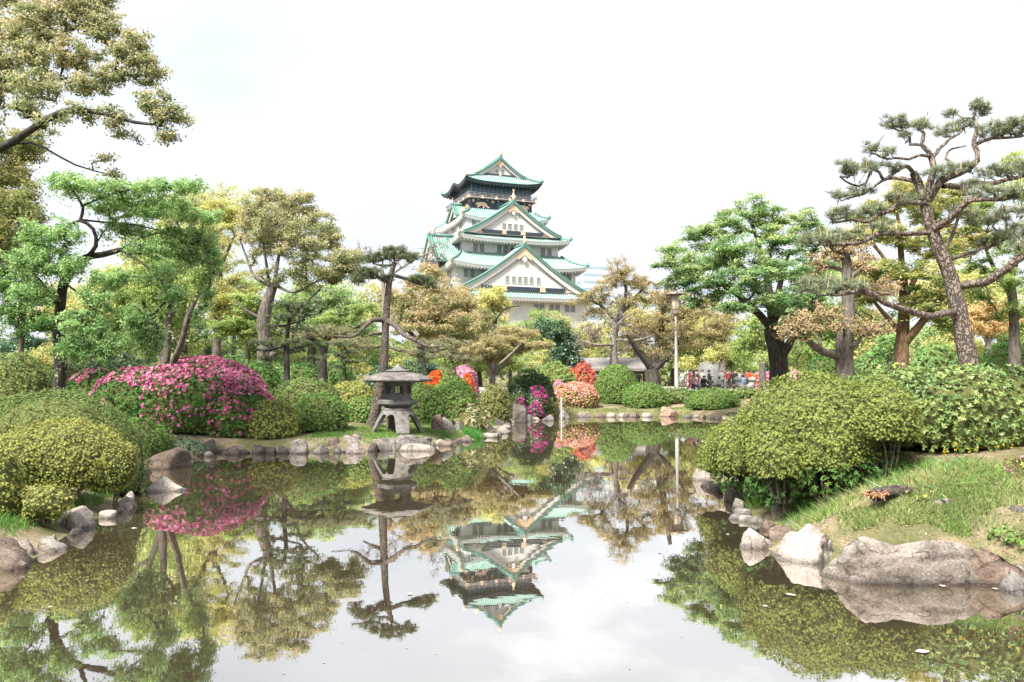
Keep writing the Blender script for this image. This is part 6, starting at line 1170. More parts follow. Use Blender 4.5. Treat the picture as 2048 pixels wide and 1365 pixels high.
def lattice_mat():
    m, nt, o = nodes_of('plaster_lattice'); k = nt.links.new
    c = nd(nt, 'ShaderNodeTexCoord'); br = nd(nt, 'ShaderNodeTexBrick'); br.offset = 0.0
    mpn = nd(nt, 'ShaderNodeMapping'); mpn.inputs['Rotation'].default_value = (R(90), 0, 0); k(c.outputs['Object'], mpn.inputs[0]); k(mpn.outputs[0], br.inputs['Vector'])
    br.inputs['Scale'].default_value = 1.0; br.inputs['Brick Width'].default_value = 0.62; br.inputs['Row Height'].default_value = 0.62; br.inputs['Mortar Size'].default_value = 0.05
    br.inputs['Color1'].default_value = (0.62, 0.615, 0.605, 1); br.inputs['Color2'].default_value = (0.6, 0.595, 0.585, 1); br.inputs['Mortar'].default_value = (0.46, 0.46, 0.45, 1)
    p = nd(nt, 'ShaderNodeBsdfPrincipled'); p.inputs['Roughness'].default_value = 0.9; k(br.outputs['Color'], p.inputs['Base Color']); k(p.outputs[0], o.inputs[0]); return m
M_LAT = lattice_mat()
cas = Thing('castle', 'white castle keep with green tiered roofs and gilded gables', 'castle', CC, rotz=TH)

def prism_box(mb, x0, x1, y0, y1, z0, z1): mb.box(x0, x1, y0, y1, z0, z1)
def wall(name, a, vf, vb, z0, z1, mat=M_PLAST, flare=0.0):
    V = [(-a - flare, vf - flare, z0), (a + flare, vf - flare, z0), (a + flare, vb + flare, z0), (-a - flare, vb + flare, z0), (-a, vf, z1), (a, vf, z1), (a, vb, z1), (-a, vb, z1)]
    return cas.part(name, V, [(0, 1, 5, 4), (1, 2, 6, 5), (2, 3, 7, 6), (3, 0, 4, 7), (4, 5, 6, 7), (3, 2, 1, 0)], mat)

def skirt(a0, f0, b0, z0, a1, f1, b1, z1, lift, bump=None, soff=M_SOFF, sdep=2.2, label=None, orn=True):
    O = [(-a0, f0), (a0, f0), (a0, b0), (-a0, b0)]; I = [(-a1, f1), (a1, f1), (a1, b1), (-a1, b1)]
    V = []; Fl = []; Vr = []; Fr = []; Vs = []; Fs = []; raf = MB(); edge = MB(); n = 0; nr = 0; ns_ = 0
    NS, NT = 40, 7
    def zz(s, t, side):
        z = z0 + (z1 - z0) * (0.65 * t + 0.35 * t * t) + lift * (abs(2 * s - 1) ** 4.0) * (1 - t) ** 1.6
        if bump and side == 3: z += bump[1] * math.exp(-((s - bump[0]) / bump[2]) ** 2) * (1 - t) ** 1.2
        return z
    for side in range(4):
        o0, o1, i0, i1 = (np.array(O[side]), np.array(O[(side + 1) % 4]), np.array(I[side]), np.array(I[(side + 1) % 4]))
        Ls = np.linalg.norm(o1 - o0); e = (o1 - o0) / Ls; nin = np.array([-e[1], e[0]])
        def pt(s, t): q_ = (o0 + (o1 - o0) * s) * (1 - t) + (i0 + (i1 - i0) * s) * t; return (q_[0], q_[1], zz(s, t, side))
        for j in range(NT + 1):
            for i in range(NS + 1): V.append(pt(i / NS, j / NT))
        for j in range(NT):
            for i in range(NS): b_ = n + j * (NS + 1) + i; Fl.append((b_, b_ + 1, b_ + NS + 2, b_ + NS + 1))
        n += (NT + 1) * (NS + 1)
        w0, w1 = (i0 - o0) @ e, (i1 - o0) @ e; w = 0.25
        while w < Ls - 0.2:
            tm = 1.0
            if w < w0: tm = w / w0
            elif w > w1: tm = (Ls - w) / (Ls - w1)
            if tm > 0.08:
                for j in range(NT + 1):
                    t_ = tm * j / NT; s = (w - t_ * w0) / (Ls * (1 - t_) + t_ * (w1 - w0)); p_ = pt(min(max(s, 0), 1), t_)
                    q_ = np.array(p_[:2]); Vr += [(*(q_ - e * 0.13), p_[2] - 0.02), (*q_, p_[2] + 0.2), (*(q_ + e * 0.13), p_[2] - 0.02)]
                for j in range(NT):
                    b_ = nr + j * 3; Fr += [(b_, b_ + 1, b_ + 4, b_ + 3), (b_ + 1, b_ + 2, b_ + 5, b_ + 4)]
                Fr.append((nr, nr + 2, nr + 1)); nr += 3 * (NT + 1)
            w += 0.56
        # soffit and eave edge
        for i in range(NS + 1):
            s = i / NS; p_ = pt(s, 0); q_ = np.array(p_[:2]); inn = q_ + nin * 0.12; deep = (o0 + (o1 - o0) * s) * 1.0
            t_in = min(1.0, sdep / max(1e-6, abs((i0 - o0) @ nin))); di = (o0 + (o1 - o0) * s) * (1 - t_in) + (i0 + (i1 - i0) * s) * t_in
            Vs += [p_, (*inn, p_[2] - 0.34), (*(inn + nin * 0.1), p_[2] - 0.72), (*di, z0 - 0.42)]
        for i in range(NS):
            b_ = ns_ + i * 4; Fs += [(b_, b_ + 1, b_ + 5, b_ + 4), (b_ + 1, b_ + 2, b_ + 6, b_ + 5), (b_ + 2, b_ + 3, b_ + 7, b_ + 6)]
        ns_ += 4 * (NS + 1)
        w = 0.8
        while w < Ls - 0.6:
            s = w / Ls; p_ = pt(s, 0); q_ = np.array(p_[:2]) + nin * 0.3; q2 = q_ + nin * 1.1; zt_ = p_[2] - 0.6; wd = e * 0.17
            P_ = [(*(q_ - wd), zt_), (*(q_ + wd), zt_), (*(q_ + wd), zt_ - 0.36), (*(q_ - wd), zt_ - 0.36)]
            raf.prism(P_, (*(nin * 1.1), 0.0)); w += 0.82
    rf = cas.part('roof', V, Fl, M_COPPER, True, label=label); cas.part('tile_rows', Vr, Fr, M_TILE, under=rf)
    cas.part('soffit', Vs, Fs, soff, under=rf); raf.part(cas, 'rafters', soff, under=rf)
    for k in range(4):
        P = []
        for j in range(7):
            t_ = j / 6; q_ = np.array(O[k]) * (1 - t_) + np.array(I[k]) * t_; P.append((q_[0], q_[1], zz(0, t_, k) + 0.16 if not (bump and k == 3) else z0 + (z1 - z0) * (0.65 * t_ + 0.35 * t_ * t_) + lift * (1 - t_) ** 1.6 + 0.16))
        hb = MB(); hb.tube(P, 0.3, 6); h_ = hb.part(cas, 'hip_ridge', M_COPPERD, True, under=rf)
        if orn:
            q_ = np.array(P[0]); ob_ = MB(); ob_.lathe([(0.32, -0.3), (0.42, 0.1), (0.22, 0.55), (0.05, 1.0)], q_, 6); ob_.part(cas, 'corner_ornament', M_GOLD if k in (0, 3) else M_COPPERD, under=rf)
    return rf

def gable(mp_, hw, f, b, zb, za, wallmat=M_LAT, boards=1.0, navy=True, over=0.9, wins=(), orn=True, label=None, rib=True, face_in=0.0, apexgold=True, winw=0.95, winh=(0.0, 1.5), tabs=(0.0,)):
    """mp_(p, q, z) maps width / depth / height into castle space; the gable looks towards -q."""
    def zp(x): x = min(abs(x), 1.0); return zb + (za - zb) * (0.62 * (1 - x) ** 1.45 + 0.38 * (1 - x))
    N = 26; xs = [i / (N / 2) - 1 for i in range(N + 1)]; V = []; Fl = []
    for q_ in (f - over, b):
        for x in xs: V.append(mp_(x * hw, q_, zp(x)))
    for q_ in (f - over, b):
        for x in xs: V.append(mp_(x * hw, q_, zp(x) - 0.38))
    n = N + 1
    for i in range(N):
        Fl += [(i, i + 1, n + i + 1, n + i), (2 * n + i + 1, 2 * n + i, 3 * n + i, 3 * n + i + 1), (i + 1, i, 2 * n + i, 2 * n + i + 1)]
    Fl += [(0, n, 3 * n, 2 * n), (n - 1, 3 * n - 1, 4 * n - 1, 2 * n - 1)]
    rf = cas.part('gable_roof', V, Fl, M_COPPER, label=label)
    if rib:
        Vr = []; Fr = []; nr = 0; q_ = f - over + 0.3
        while q_ < b:
            for sgn in (-1, 1):
                for i in range(N // 2 + 1):
                    x = sgn * (i / (N / 2)); z = zp(x); Vr += [mp_(x * hw, q_ - 0.13, z - 0.02), mp_(x * hw, q_, z + 0.2), mp_(x * hw, q_ + 0.13, z - 0.02)]
                for i in range(N // 2): b_ = nr + i * 3; Fr += [(b_, b_ + 1, b_ + 4, b_ + 3), (b_ + 1, b_ + 2, b_ + 5, b_ + 4)]
                nr += 3 * (N // 2 + 1)
            q_ += 0.56
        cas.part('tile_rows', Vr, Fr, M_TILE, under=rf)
    for qq, rr in ((f - over + 0.1, 0.2), (f - over + 0.75, 0.24)):
        rb_ = MB(); rb_.tube([mp_(x * hw, qq, zp(x) + 0.16) for x in xs], rr, 6); rb_.part(cas, 'verge_ridge', M_COPPERD, True, under=rf)
    rb_ = MB(); rb_.tube([mp_(0, f - over - 0.05, za + 0.3), mp_(0, b, za + 0.3)], 0.38, 8); rb_.part(cas, 'ridge', M_COPPERD, True, under=rf)
    # barge boards
    bw = 0.95 * boards; V = []; Fl = []
    xb = [i / 20 * 0.97 for i in range(21)]
    for sgn in (-1, 1):
        o_ = len(V)
        for x in xb:
            z = zp(x) - 0.36; V += [mp_(sgn * x * hw, f - 0.55, z), mp_(sgn * x * hw, f - 0.55, max(z - bw, zb - 0.2)), mp_(sgn * x * hw, f - 0.25, z), mp_(sgn * x * hw, f - 0.25, max(z - bw, zb - 0.2))]
        for i in range(20): b_ = o_ + i * 4; Fl += [(b_, b_ + 1, b_ + 5, b_ + 4), (b_ + 1, b_ + 3, b_ + 7, b_ + 5)]
    cas.part('barge_board', V, Fl, M_PLAST, under=rf)
    # gable wall
    xw = [i / 10 - 1 for i in range(21)]; V = [mp_(x * hw * 0.97, f, max(zp(x) - 0.4, zb - 0.3)) for x in xw] + [mp_(x * hw * 0.97, f, zb - 0.3) for x in xw]
    gw = cas.part('gable_wall', V, [(i, i + 1, 21 + i + 1, 21 + i) for i in range(20)], wallmat)
    ins = MB(); k_ = 0.80
    ins.tube([mp_(x * hw * k_ * 0.93, f - 0.07, zb + 0.7 + (zp(x) - zb) * k_ * 0.86) for x in [i / 8 - 1 for i in range(17)]], 0.07, 4, caps=False); ins.part(cas, 'lattice_frame', plain('lattice_frame_grey', (0.33, 0.33, 0.33)), under=gw)
    if apexgold:
        h_ = za - zb; g_ = MB(); sc = h_ * 0.19
        g_.prism([mp_(0, f - 0.6, za - 0.5), mp_(-sc * 1.15, f - 0.6, za - 0.55 - sc * 1.1), mp_(-sc * 0.75, f - 0.6, za - 0.7 - sc * 1.35), mp_(0, f - 0.6, za - 0.8 - sc * 0.75), mp_(sc * 0.75, f - 0.6, za - 0.7 - sc * 1.35), mp_(sc * 1.15, f - 0.6, za - 0.55 - sc * 1.1)], np.array(mp_(0, 0.08, 0)) - np.array(mp_(0, 0, 0)))
        g_.part(cas, 'apex_gilding', M_GOLD, under=gw)
        pd = MB(); pd.prism([mp_(0, f - 0.62, za - 1.0 - sc * 0.75), mp_(-sc * 0.34, f - 0.62, za - 1.0 - sc * 1.1), mp_(-sc * 0.2, f - 0.62, za - 1.0 - sc * 1.35), mp_(0, f - 0.62, za - 1.0 - sc * 1.5), mp_(sc * 0.2, f - 0.62, za - 1.0 - sc * 1.35), mp_(sc * 0.34, f - 0.62, za - 1.0 - sc * 1.1)], np.array(mp_(0, 0.12, 0)) - np.array(mp_(0, 0, 0)))
        pd.part(cas, 'pendant', M_PLAST, under=gw)
        for sgn in (-1, 1):
            g_ = MB(); x0, x1 = 0.62, 0.93
            g_.prism([mp_(sgn * hw * x0, f - 0.2, zb + 0.02), mp_(sgn * hw * x1, f - 0.2, zb + 0.02), mp_(sgn * hw * (x1 - 0.06), f - 0.2, zb + (za - zb) * 0.05 + 0.2), mp_(sgn * hw * (x0 + 0.03), f - 0.2, zb + (za - zb) * 0.17)], np.array(mp_(0, 0.1, 0)) - np.array(mp_(0, 0, 0)))
            g_.part(cas, 'corner_gilding', M_GOLD, under=gw)
    if navy:
        nb = MB(); p0 = np.array(mp_(-hw * 0.62, f - 0.45, zb - 0.25)); h_ = (za - zb) * 0.09
        nb.prism([mp_(-hw * 0.6, f - 0.4, zb - 0.05), mp_(hw * 0.6, f - 0.4, zb - 0.05), mp_(hw * 0.64, f - 0.4, zb + h_), mp_(-hw * 0.64, f - 0.4, zb + h_)], np.array(mp_(0, 0.38, 0)) - np.array(mp_(0, 0, 0))); nbo = nb.part(cas, 'dark_beam', M_NAVY, under=gw)
        for tx in tabs:
            g_ = MB(); w_ = hw * 0.05; g_.prism([mp_(tx - w_, f - 0.46, zb - 0.08), mp_(tx + w_, f - 0.46, zb - 0.08), mp_(tx + w_ * 0.7, f - 0.46, zb + h_ * 0.5), mp_(tx + w_, f - 0.46, zb + h_ + 0.1), mp_(tx - w_, f - 0.46, zb + h_ + 0.1), mp_(tx - w_ * 0.7, f - 0.46, zb + h_ * 0.5)], np.array(mp_(0, 0.06, 0)) - np.array(mp_(0, 0, 0)))
            g_.part(cas, 'beam_gilding', M_GOLD, under=gw)
    for wx in wins: window(lambda p, q, z: mp_(p, q, z), wx, f, winh[0], winw, winh[1])
    if orn: shachi(mp_(0, f - over + 0.35, za + 0.55), 2.4 if isinstance(orn, bool) else orn)
    return rf

def window(mp_, x, f, z0, w, h, bars=4, rows=4):
    dq = np.array(mp_(0, 1, 0)) - np.array(mp_(0, 0, 0))
    def bx(mb, x0, x1, z0_, z1_, q0, q1): mb.prism([mp_(x0, q0, z0_), mp_(x1, q0, z0_), mp_(x1, q0, z1_), mp_(x0, q0, z1_)], dq * (q1 - q0))
    m = MB(); bx(m, x - w / 2, x + w / 2, z0, z0 + h, f - 0.03, f + 0.1); wo = m.part(cas, 'window', M_WINC)
    m = MB()
    for x0, x1, a, b in [(x - w / 2 - 0.1, x + w / 2 + 0.1, z0 - 0.1, z0), (x - w / 2 - 0.1, x + w / 2 + 0.1, z0 + h, z0 + h + 0.1), (x - w / 2 - 0.1, x - w / 2, z0, z0 + h), (x + w / 2, x + w / 2 + 0.1, z0, z0 + h)]: bx(m, x0, x1, a, b, f - 0.12, f + 0.05)
    m.part(cas, 'window_frame', M_PLAST, under=wo); m = MB()
    for k in range(1, bars): xx = x - w / 2 + w * k / bars; bx(m, xx - 0.03, xx + 0.03, z0, z0 + h, f - 0.07, f - 0.035)
    for k in range(1, rows): zz_ = z0 + h * k / rows; bx(m, x - w / 2, x + w / 2, zz_ - 0.025, zz_ + 0.025, f - 0.065, f - 0.032)
    m.part(cas, 'window_bars', M_BARS, under=wo)

def shachi(p, h):
    """gilded ridge fish: head down, tail up, with fins."""
    p = np.array(p, dtype=float); m = MB(); s = h / 2.4
    P = [p + np.array([0, y, z]) * s for y, z in ((0.1, -0.1), (-0.15, 0.25), (-0.1, 0.75), (0.12, 1.2), (0.1, 1.65), (-0.05, 2.0))]
    P, q_ = smooth_path(P, np.array([0.3, 0.46, 0.4, 0.28, 0.16, 0.06]) * s, 0.15 * s); m.tube(P, q_, 8)
    for a, b_ in (((0, 0.05, 1.75), (-0.32, -0.05, 2.45)), ((0, 0.05, 1.75), (0.32, -0.1, 2.4)), ((0, 0.05, 1.8), (0, -0.2, 2.6))):
        m.tube([p + np.array(a) * s, p + (np.array(a) + np.array(b_)) / 2 * s, p + np.array(b_) * s], [0.1 * s, 0.09 * s, 0.02 * s], 5)
    for sg in (-1, 1): m.tube([p + np.array((sg * 0.3, -0.05, 0.5)) * s, p + np.array((sg * 0.62, 0.1, 0.8)) * s, p + np.array((sg * 0.7, 0.2, 1.05)) * s], [0.14 * s, 0.1 * s, 0.02 * s], 5)
    m.part(cas, 'ridge_fish', M_GOLD, True)

fr = lambda u0: (lambda p, q, z: (u0 + p, q, z))
lf = lambda v0: (lambda p, q, z: (q, v0 - p, z))
# stone base and bottom tier
wall('stone_base', 17.6, -22.2, 15.5, 0.5, 14.2, M_BASE, 5.0)
wall('wall', 17.0, -21.4, 15.0, 14.2, 21.3)
for u_ in (-13, -11.4, -7, -5.4, 3.6, 5.1, 7.6, 9.1, 11.6, 13.1): window(fr(0), u_, -21.4, 17.9, 1.15, 1.6, 5, 2)
skirt(19.6, -24.0, 17.0, 20.7, 17.0, -22.0, 14.5, 22.5, 0.9)
wall('wall', 15.3, -18.5, 13.0, 21.5, 28.6)
for u_ in (-12.7, -11.2, 11.9, 13.5): window(fr(0), u_, -18.5, 25.5, 1.1, 1.8)
for v_ in (-15, -13.4): window(lf(0), -v_, -15.3, 25.5, 1.1, 1.8)
gable(fr(0.1), 16.6, -22.4, -12.5, 22.3, 32.9, wins=(-4.1, -2.5, -1.0, 0.45, 1.9, 3.7), winh=(24.1, 1.5), tabs=(-5.0, 4.6), boards=1.35)
# fourth tier
skirt(17.2, -21.5, 14.5, 28.0, 12.9, -15.4, 12.0, 31.9, 1.0, sdep=2.6)
wall('wall', 12.3, -15.0, 12.5, 30.5, 35.6)
for u_ in (-9.2, -7.6, -3.2, -1.6, 3.6, 8.2, 9.9): window(fr(0), u_, -15.0, 32.1, 1.1, 1.85)
for v_ in (-13, -11.4): window(lf(0), -v_, -12.3, 32.1, 1.1, 1.85)
gable(lf(-10.0), 7.2, -18.6, -9.5, 29.4, 36.0, navy=True, wins=(-1.2, 1.2), winh=(30.5, 1.3), tabs=(0,), orn=2.2)
# third tier with the great gable
skirt(14.4, -18.0, 14.0, 34.9, 12.2, -15.8, 12.4, 36.6, 0.9)
wall('wall', 10.2, -11.0, 11.0, 35.6, 41.6)
for v_ in (-7.5, -6.2, -1.5, -0.2, 4.5, 5.8): window(lf(0), -v_, -10.2, 38.6, 0.9, 1.6)
window(fr(0), -8.3, -11.0, 38.9, 1.0, 1.5)
gable(fr(-0.5), 12.4, -17.0, -6.0, 36.4, 44.1, wins=(-2.2, -0.75, 0.75, 2.2), winh=(37.4, 1.45), tabs=(-2.3, 2.4), boards=1.1)
# second tier
skirt(11.45, -11.8, 11.7, 40.9, 8.7, -8.9, 8.9, 43.7, 1.1)
gable(lf(-3.0), 4.6, -10.6, -6.0, 41.9, 45.4, wins=(), navy=True, apexgold=False, orn=1.3, wallmat=M_PLAST, tabs=())
# black storey with gilded tigers
bk = wall('black_wall', 8.15, -8.3, 8.3, 42.8, 46.4, M_NAVY)
TIG = [(-1.75, 0.15), (-1.55, 0.55), (-1.25, 0.7), (-0.95, 0.62), (-0.7, 0.75), (-0.2, 0.85), (0.4, 0.8), (0.9, 0.72), (1.2, 0.45), (1.35, 0.0), (1.7, -0.3), (1.95, -0.35), (1.85, -0.58), (1.45, -0.6), (1.1, -0.35), (0.8, -0.15), (0.6, -0.55), (0.25, -0.75), (0.15, -0.6), (0.35, -0.3), (0.1, -0.1), (-0.4, -0.1), (-0.6, -0.3), (-1.0, -0.55), (-1.4, -0.6), (-1.3, -0.42), (-1.05, -0.2), (-1.2, 0.05), (-1.5, -0.05)]
def tiger(mp_, x, z, f, s, flip=1):
    m = MB(); P = [mp_(x + flip * a * s, f - 0.14, z + b_ * s) for a, b_ in TIG]
    if flip < 0: P = P[::-1]
    m.prism(P, np.array(mp_(0, 0.16, 0)) - np.array(mp_(0, 0, 0))); m.part(cas, 'tiger_relief', M_GOLD, under=bk)
tiger(fr(0), -5.2, 44.75, -8.3, 1.0); tiger(fr(0), 5.6, 44.75, -8.3, 1.0, -1); tiger(lf(0), 5.2, 44.75, -8.15, 1.0); tiger(lf(0), -5.0, 44.75, -8.15, 1.0, -1)
def rosette(mp_, x, z, f, s):
    m = MB(); P = []
    for k in range(20): a = k * math.pi / 10; rr = s * (1.0 if k % 4 < 2 else 0.62); P.append(mp_(x + rr * math.cos(a), f - 0.1, z + rr * math.sin(a)))
    m.prism(P, np.array(mp_(0, 0.12, 0)) - np.array(mp_(0, 0, 0))); m.part(cas, 'gilded_rosette', M_GOLD, under=bk)
for mp_, f, sg in ((fr(0), -8.3, 1), (lf(0), -8.15, 1)):
    for x in (-7.5, -2.4, 2.4, 7.5): rosette(mp_, x, 45.85, f, 0.42); rosette(mp_, x, 43.55, f, 0.32)
    for x in (-6.2, -3.8, -1.0, 1.0, 3.8, 6.2): rosette(mp_, x, 46.1, f, 0.2)
m = MB(); m.box(-1.2, 1.2, -8.38, -8.25, 43.4, 45.7); m.part(cas, 'door_panel', M_BLUE, under=bk)
# balcony
m = MB(); m.box(-9.2, 9.2, -9.3, 9.3, 46.38, 46.72); bal = m.part(cas, 'balcony', M_RAIL); m = MB()
for zz_ in (47.0, 47.35, 47.72):
    for a in (-9.05, 9.05): m.box(a - 0.06, a + 0.06, -9.15, 9.15, zz_ - 0.05, zz_ + 0.05)
    for b_ in (-9.15, 9.15): m.box(-9.3, 9.3, b_ - 0.06, b_ + 0.06, zz_ - 0.055, zz_ + 0.055)
for k in range(13):
    x = -9.05 + 18.1 * k / 12
    for b_ in (-9.15, 9.15): m.box(x - 0.07, x + 0.07, b_ - 0.075, b_ + 0.075, 46.7, 47.8)
    for a in (-9.05, 9.05): m.box(a - 0.075, a + 0.075, -9.15 + 18.3 * k / 12 - 0.07, -9.15 + 18.3 * k / 12 + 0.07, 46.7, 47.8)
m.part(cas, 'balcony_rail', M_RAIL, under=bal)
for x in (-8.9, -5.4, -1.8, 1.8, 5.4, 8.9):
    for mp_, f in ((fr(0), -9.32), (lf(0), -9.22)): 
        m = MB(); m.prism([mp_(x - 0.35, f, 46.3), mp_(x + 0.35, f, 46.3), mp_(x + 0.25, f, 46.9), mp_(x, f, 47.1), mp_(x - 0.25, f, 46.9)], np.array(mp_(0, 0.1, 0)) - np.array(mp_(0, 0, 0))); m.part(cas, 'balcony_gilding', M_GOLD, under=bal)
# glazed top storey
gl = wall('glazed_storey', 7.9, -8.1, 8.1, 46.7, 51.2, M_BLUE); m = MB()
for k in range(15):
    x = -7.9 + 15.8 * k / 14
    m.box(x - 0.05, x + 0.05, -8.2, -8.08, 46.7, 50.4); y = -8.1 + 16.2 * k / 14; m.box(-8.0, -7.88, y - 0.05, y + 0.05, 46.7, 50.4)
m.box(-7.98, 7.98, -8.19, -8.075, 48.4, 48.5); m.box(-7.99, -7.875, -8.1, 8.1, 48.4, 48.5)
m.part(cas, 'mullions', plain('mullion_grey', (0.2, 0.27, 0.32)), under=gl)
# top roof
skirt(10.15, -10.4, 10.4, 50.4, 6.4, -8.4, 8.4, 52.6, 0.95, bump=(0.52, 1.3, 0.13), soff=M_NAVY, sdep=2.2)
gable(fr(-0.5), 6.6, -8.2, 8.2, 52.45, 56.9, wallmat=M_PLAST, wins=(-0.75, 0.75), winh=(52.95, 1.1), winw=0.8, tabs=(0,), orn=2.6, boards=0.7)
shachi((-0.5, 8.0, 57.4), 2.6)

# ------------------------------------------------------------ far office blocks
M_OFF = noise_mat('office_panel', [(0.42, 0.45, 0.48), (0.5, 0.52, 0.55)], 0.05, 0.6, 0); M_OFFB = noise_mat('office_glass', [(0.2, 0.28, 0.37), (0.3, 0.38, 0.46)], 0.05, 0.25, 0)
def office(label, x0, x1, yt, d, rot, floors, mat=M_OFF, skew=0.6):
    a, b_ = px(x0, yt, d), px(x1, yt, d); w = b_[0] - a[0]; cx_ = (a[0] + b_[0]) / 2; zt = a[2]
    t = Thing('office_building', label, 'building', (cx_, d, 2.0), 'office blocks beyond the castle', rotz=rot)
    m = MB(); m.box(-w / 2, w / 2, -w * skew / 2, w * skew / 2, 0, zt - 2); m.part(t, 'wall', mat)
    m = MB(); m.box(-w / 2 * 0.6, w / 2 * 0.5, -w * skew * 0.3, w * skew * 0.3, zt - 2, zt + 1.5); m.part(t, 'roof_plant', mat)
    for k in range(floors):
        z = zt - 2 - 4.2 * (k + 0.75); m = MB(); m.box(-w / 2 + 0.8, w / 2 - 0.8, -w * skew / 2 - 0.06, -w * skew / 2 + 0.3, z - 0.85, z + 0.85); m.part(t, 'window_band', M_OFFB)
        m = MB(); m.box(-w / 2 - 0.06, -w / 2 + 0.3, -w * skew / 2 + 0.8, w * skew / 2 - 0.8, z - 0.85, z + 0.85); m.part(t, 'window_band', M_OFFB)
office('blue-banded office block right of the castle', 1156, 1216, 528, 470, R(14), 8)
office('pale glass office block behind the big maple', 1345, 1450, 552, 520, R(-8), 6)
office('pale distant block behind the street lamp', 1290, 1350, 570, 560, R(10), 6)
# ------------------------------------------------------------ plaza: shelter, benches, cone, people
b = px(1222, 750, 63); gx0, gy0 = b[0], 63.0; g_ = g1(gx0, gy0); zt = px(1222, 716, 63)[2]; ze = px(1222, 738, 63)[2]
t = Thing('shelter', 'open shelter with low grey roof behind the ball bush', 'shelter', (gx0, gy0, g_)); hw, hd = 3.4, 2.4
M_SHR = noise_mat('shelter_roof', [(0.16, 0.15, 0.14), (0.26, 0.24, 0.23)], 3, 0.9, 0.3, 20); M_WOOD = noise_mat('shelter_wood', [(0.09, 0.06, 0.045), (0.17, 0.12, 0.09)], 6, 0.8, 0.2, 20)
V = [(gx0 - hw, gy0 - hd, ze), (gx0 + hw, gy0 - hd, ze), (gx0 + hw, gy0 + hd, ze), (gx0 - hw, gy0 + hd, ze), (gx0 - hw * 0.8, gy0, zt), (gx0 + hw * 0.8, gy0, zt), (gx0 - hw, gy0 - hd, ze - 0.2), (gx0 + hw, gy0 - hd, ze - 0.2), (gx0 + hw, gy0 + hd, ze - 0.2), (gx0 - hw, gy0 + hd, ze - 0.2)]
t.part('roof', V, [(0, 1, 5, 4), (1, 2, 5), (2, 3, 4, 5), (3, 0, 4), (0, 6, 7, 1), (1, 7, 8, 2), (2, 8, 9, 3), (3, 9, 6, 0), (9, 8, 7, 6)], M_SHR)
for sx in (-0.85, 0.0, 0.85):
    for sy in (-0.8, 0.8):
        m = MB(); m.box(gx0 + sx * hw - 0.08, gx0 + sx * hw + 0.08, gy0 + sy * hd - 0.08, gy0 + sy * hd + 0.08, g_ - 0.2, ze - 0.2); m.part(t, 'post', M_WOOD)
m = MB(); m.box(gx0 - hw * 0.9, gx0 + hw * 0.9, gy0 - hd * 0.82, gy0 - hd * 0.74, ze - 0.42, ze - 0.201); m.part(t, 'beam', M_WOOD)
M_BEN = noise_mat('bench_wood', [(0.2, 0.16, 0.13), (0.32, 0.27, 0.23)], 5, 0.8, 0.2, 20)
def bench(x, d, w, label):
    c = px(x, 760, d); g_ = g1(c[0], d); t = Thing('bench', label, 'bench', (c[0], d, g_), 'benches on the plaza')
    for k in range(3): m = MB(); m.box(c[0] - w / 2, c[0] + w / 2, d - 0.22 + k * 0.155, d - 0.09 + k * 0.155, g_ + 0.4, g_ + 0.45); m.part(t, 'seat_plank', M_BEN)
    for s in (-0.42, 0, 0.42): m = MB(); m.box(c[0] + s * w - 0.06, c[0] + s * w + 0.06, d - 0.2, d + 0.2, g_ - 0.1, g_ + 0.4); m.part(t, 'leg', M_SHR)
bench(1385, 57, 2.6, 'bench under the standing group right of the lamp pole'); bench(1420, 57.2, 1.5, 'short bench between the standing group and backpacker'); bench(1468, 57, 1.9, 'bench left of the white strollers'); bench(1500, 66, 2.6, 'bench behind the person in red orange')
c = px(1424, 745, 82); g_ = g1(c[0], 82.0); t = Thing('cone_monument', 'pale grey cone-shaped structure behind the crowd', 'structure', (c[0], 82, g_)); zt = px(1424, 722, 82)[2] - g_
m = MB(); m.lathe([(1.75, 0), (1.6, 0.5), (1.35, zt * 0.7), (1.1, zt * 0.92), (0.7, zt)], (c[0], 82, g_), 18); m.part(t, 'cone', plain('pale_grey_stone', (0.15, 0.155, 0.155)))
m = MB(); m.lathe([(2.1, -0.1), (2.1, 0.25), (1.8, 0.25)], (c[0], 82, g_), 18); m.part(t, 'plinth', plain('plinth_stone', (0.28, 0.27, 0.26)))

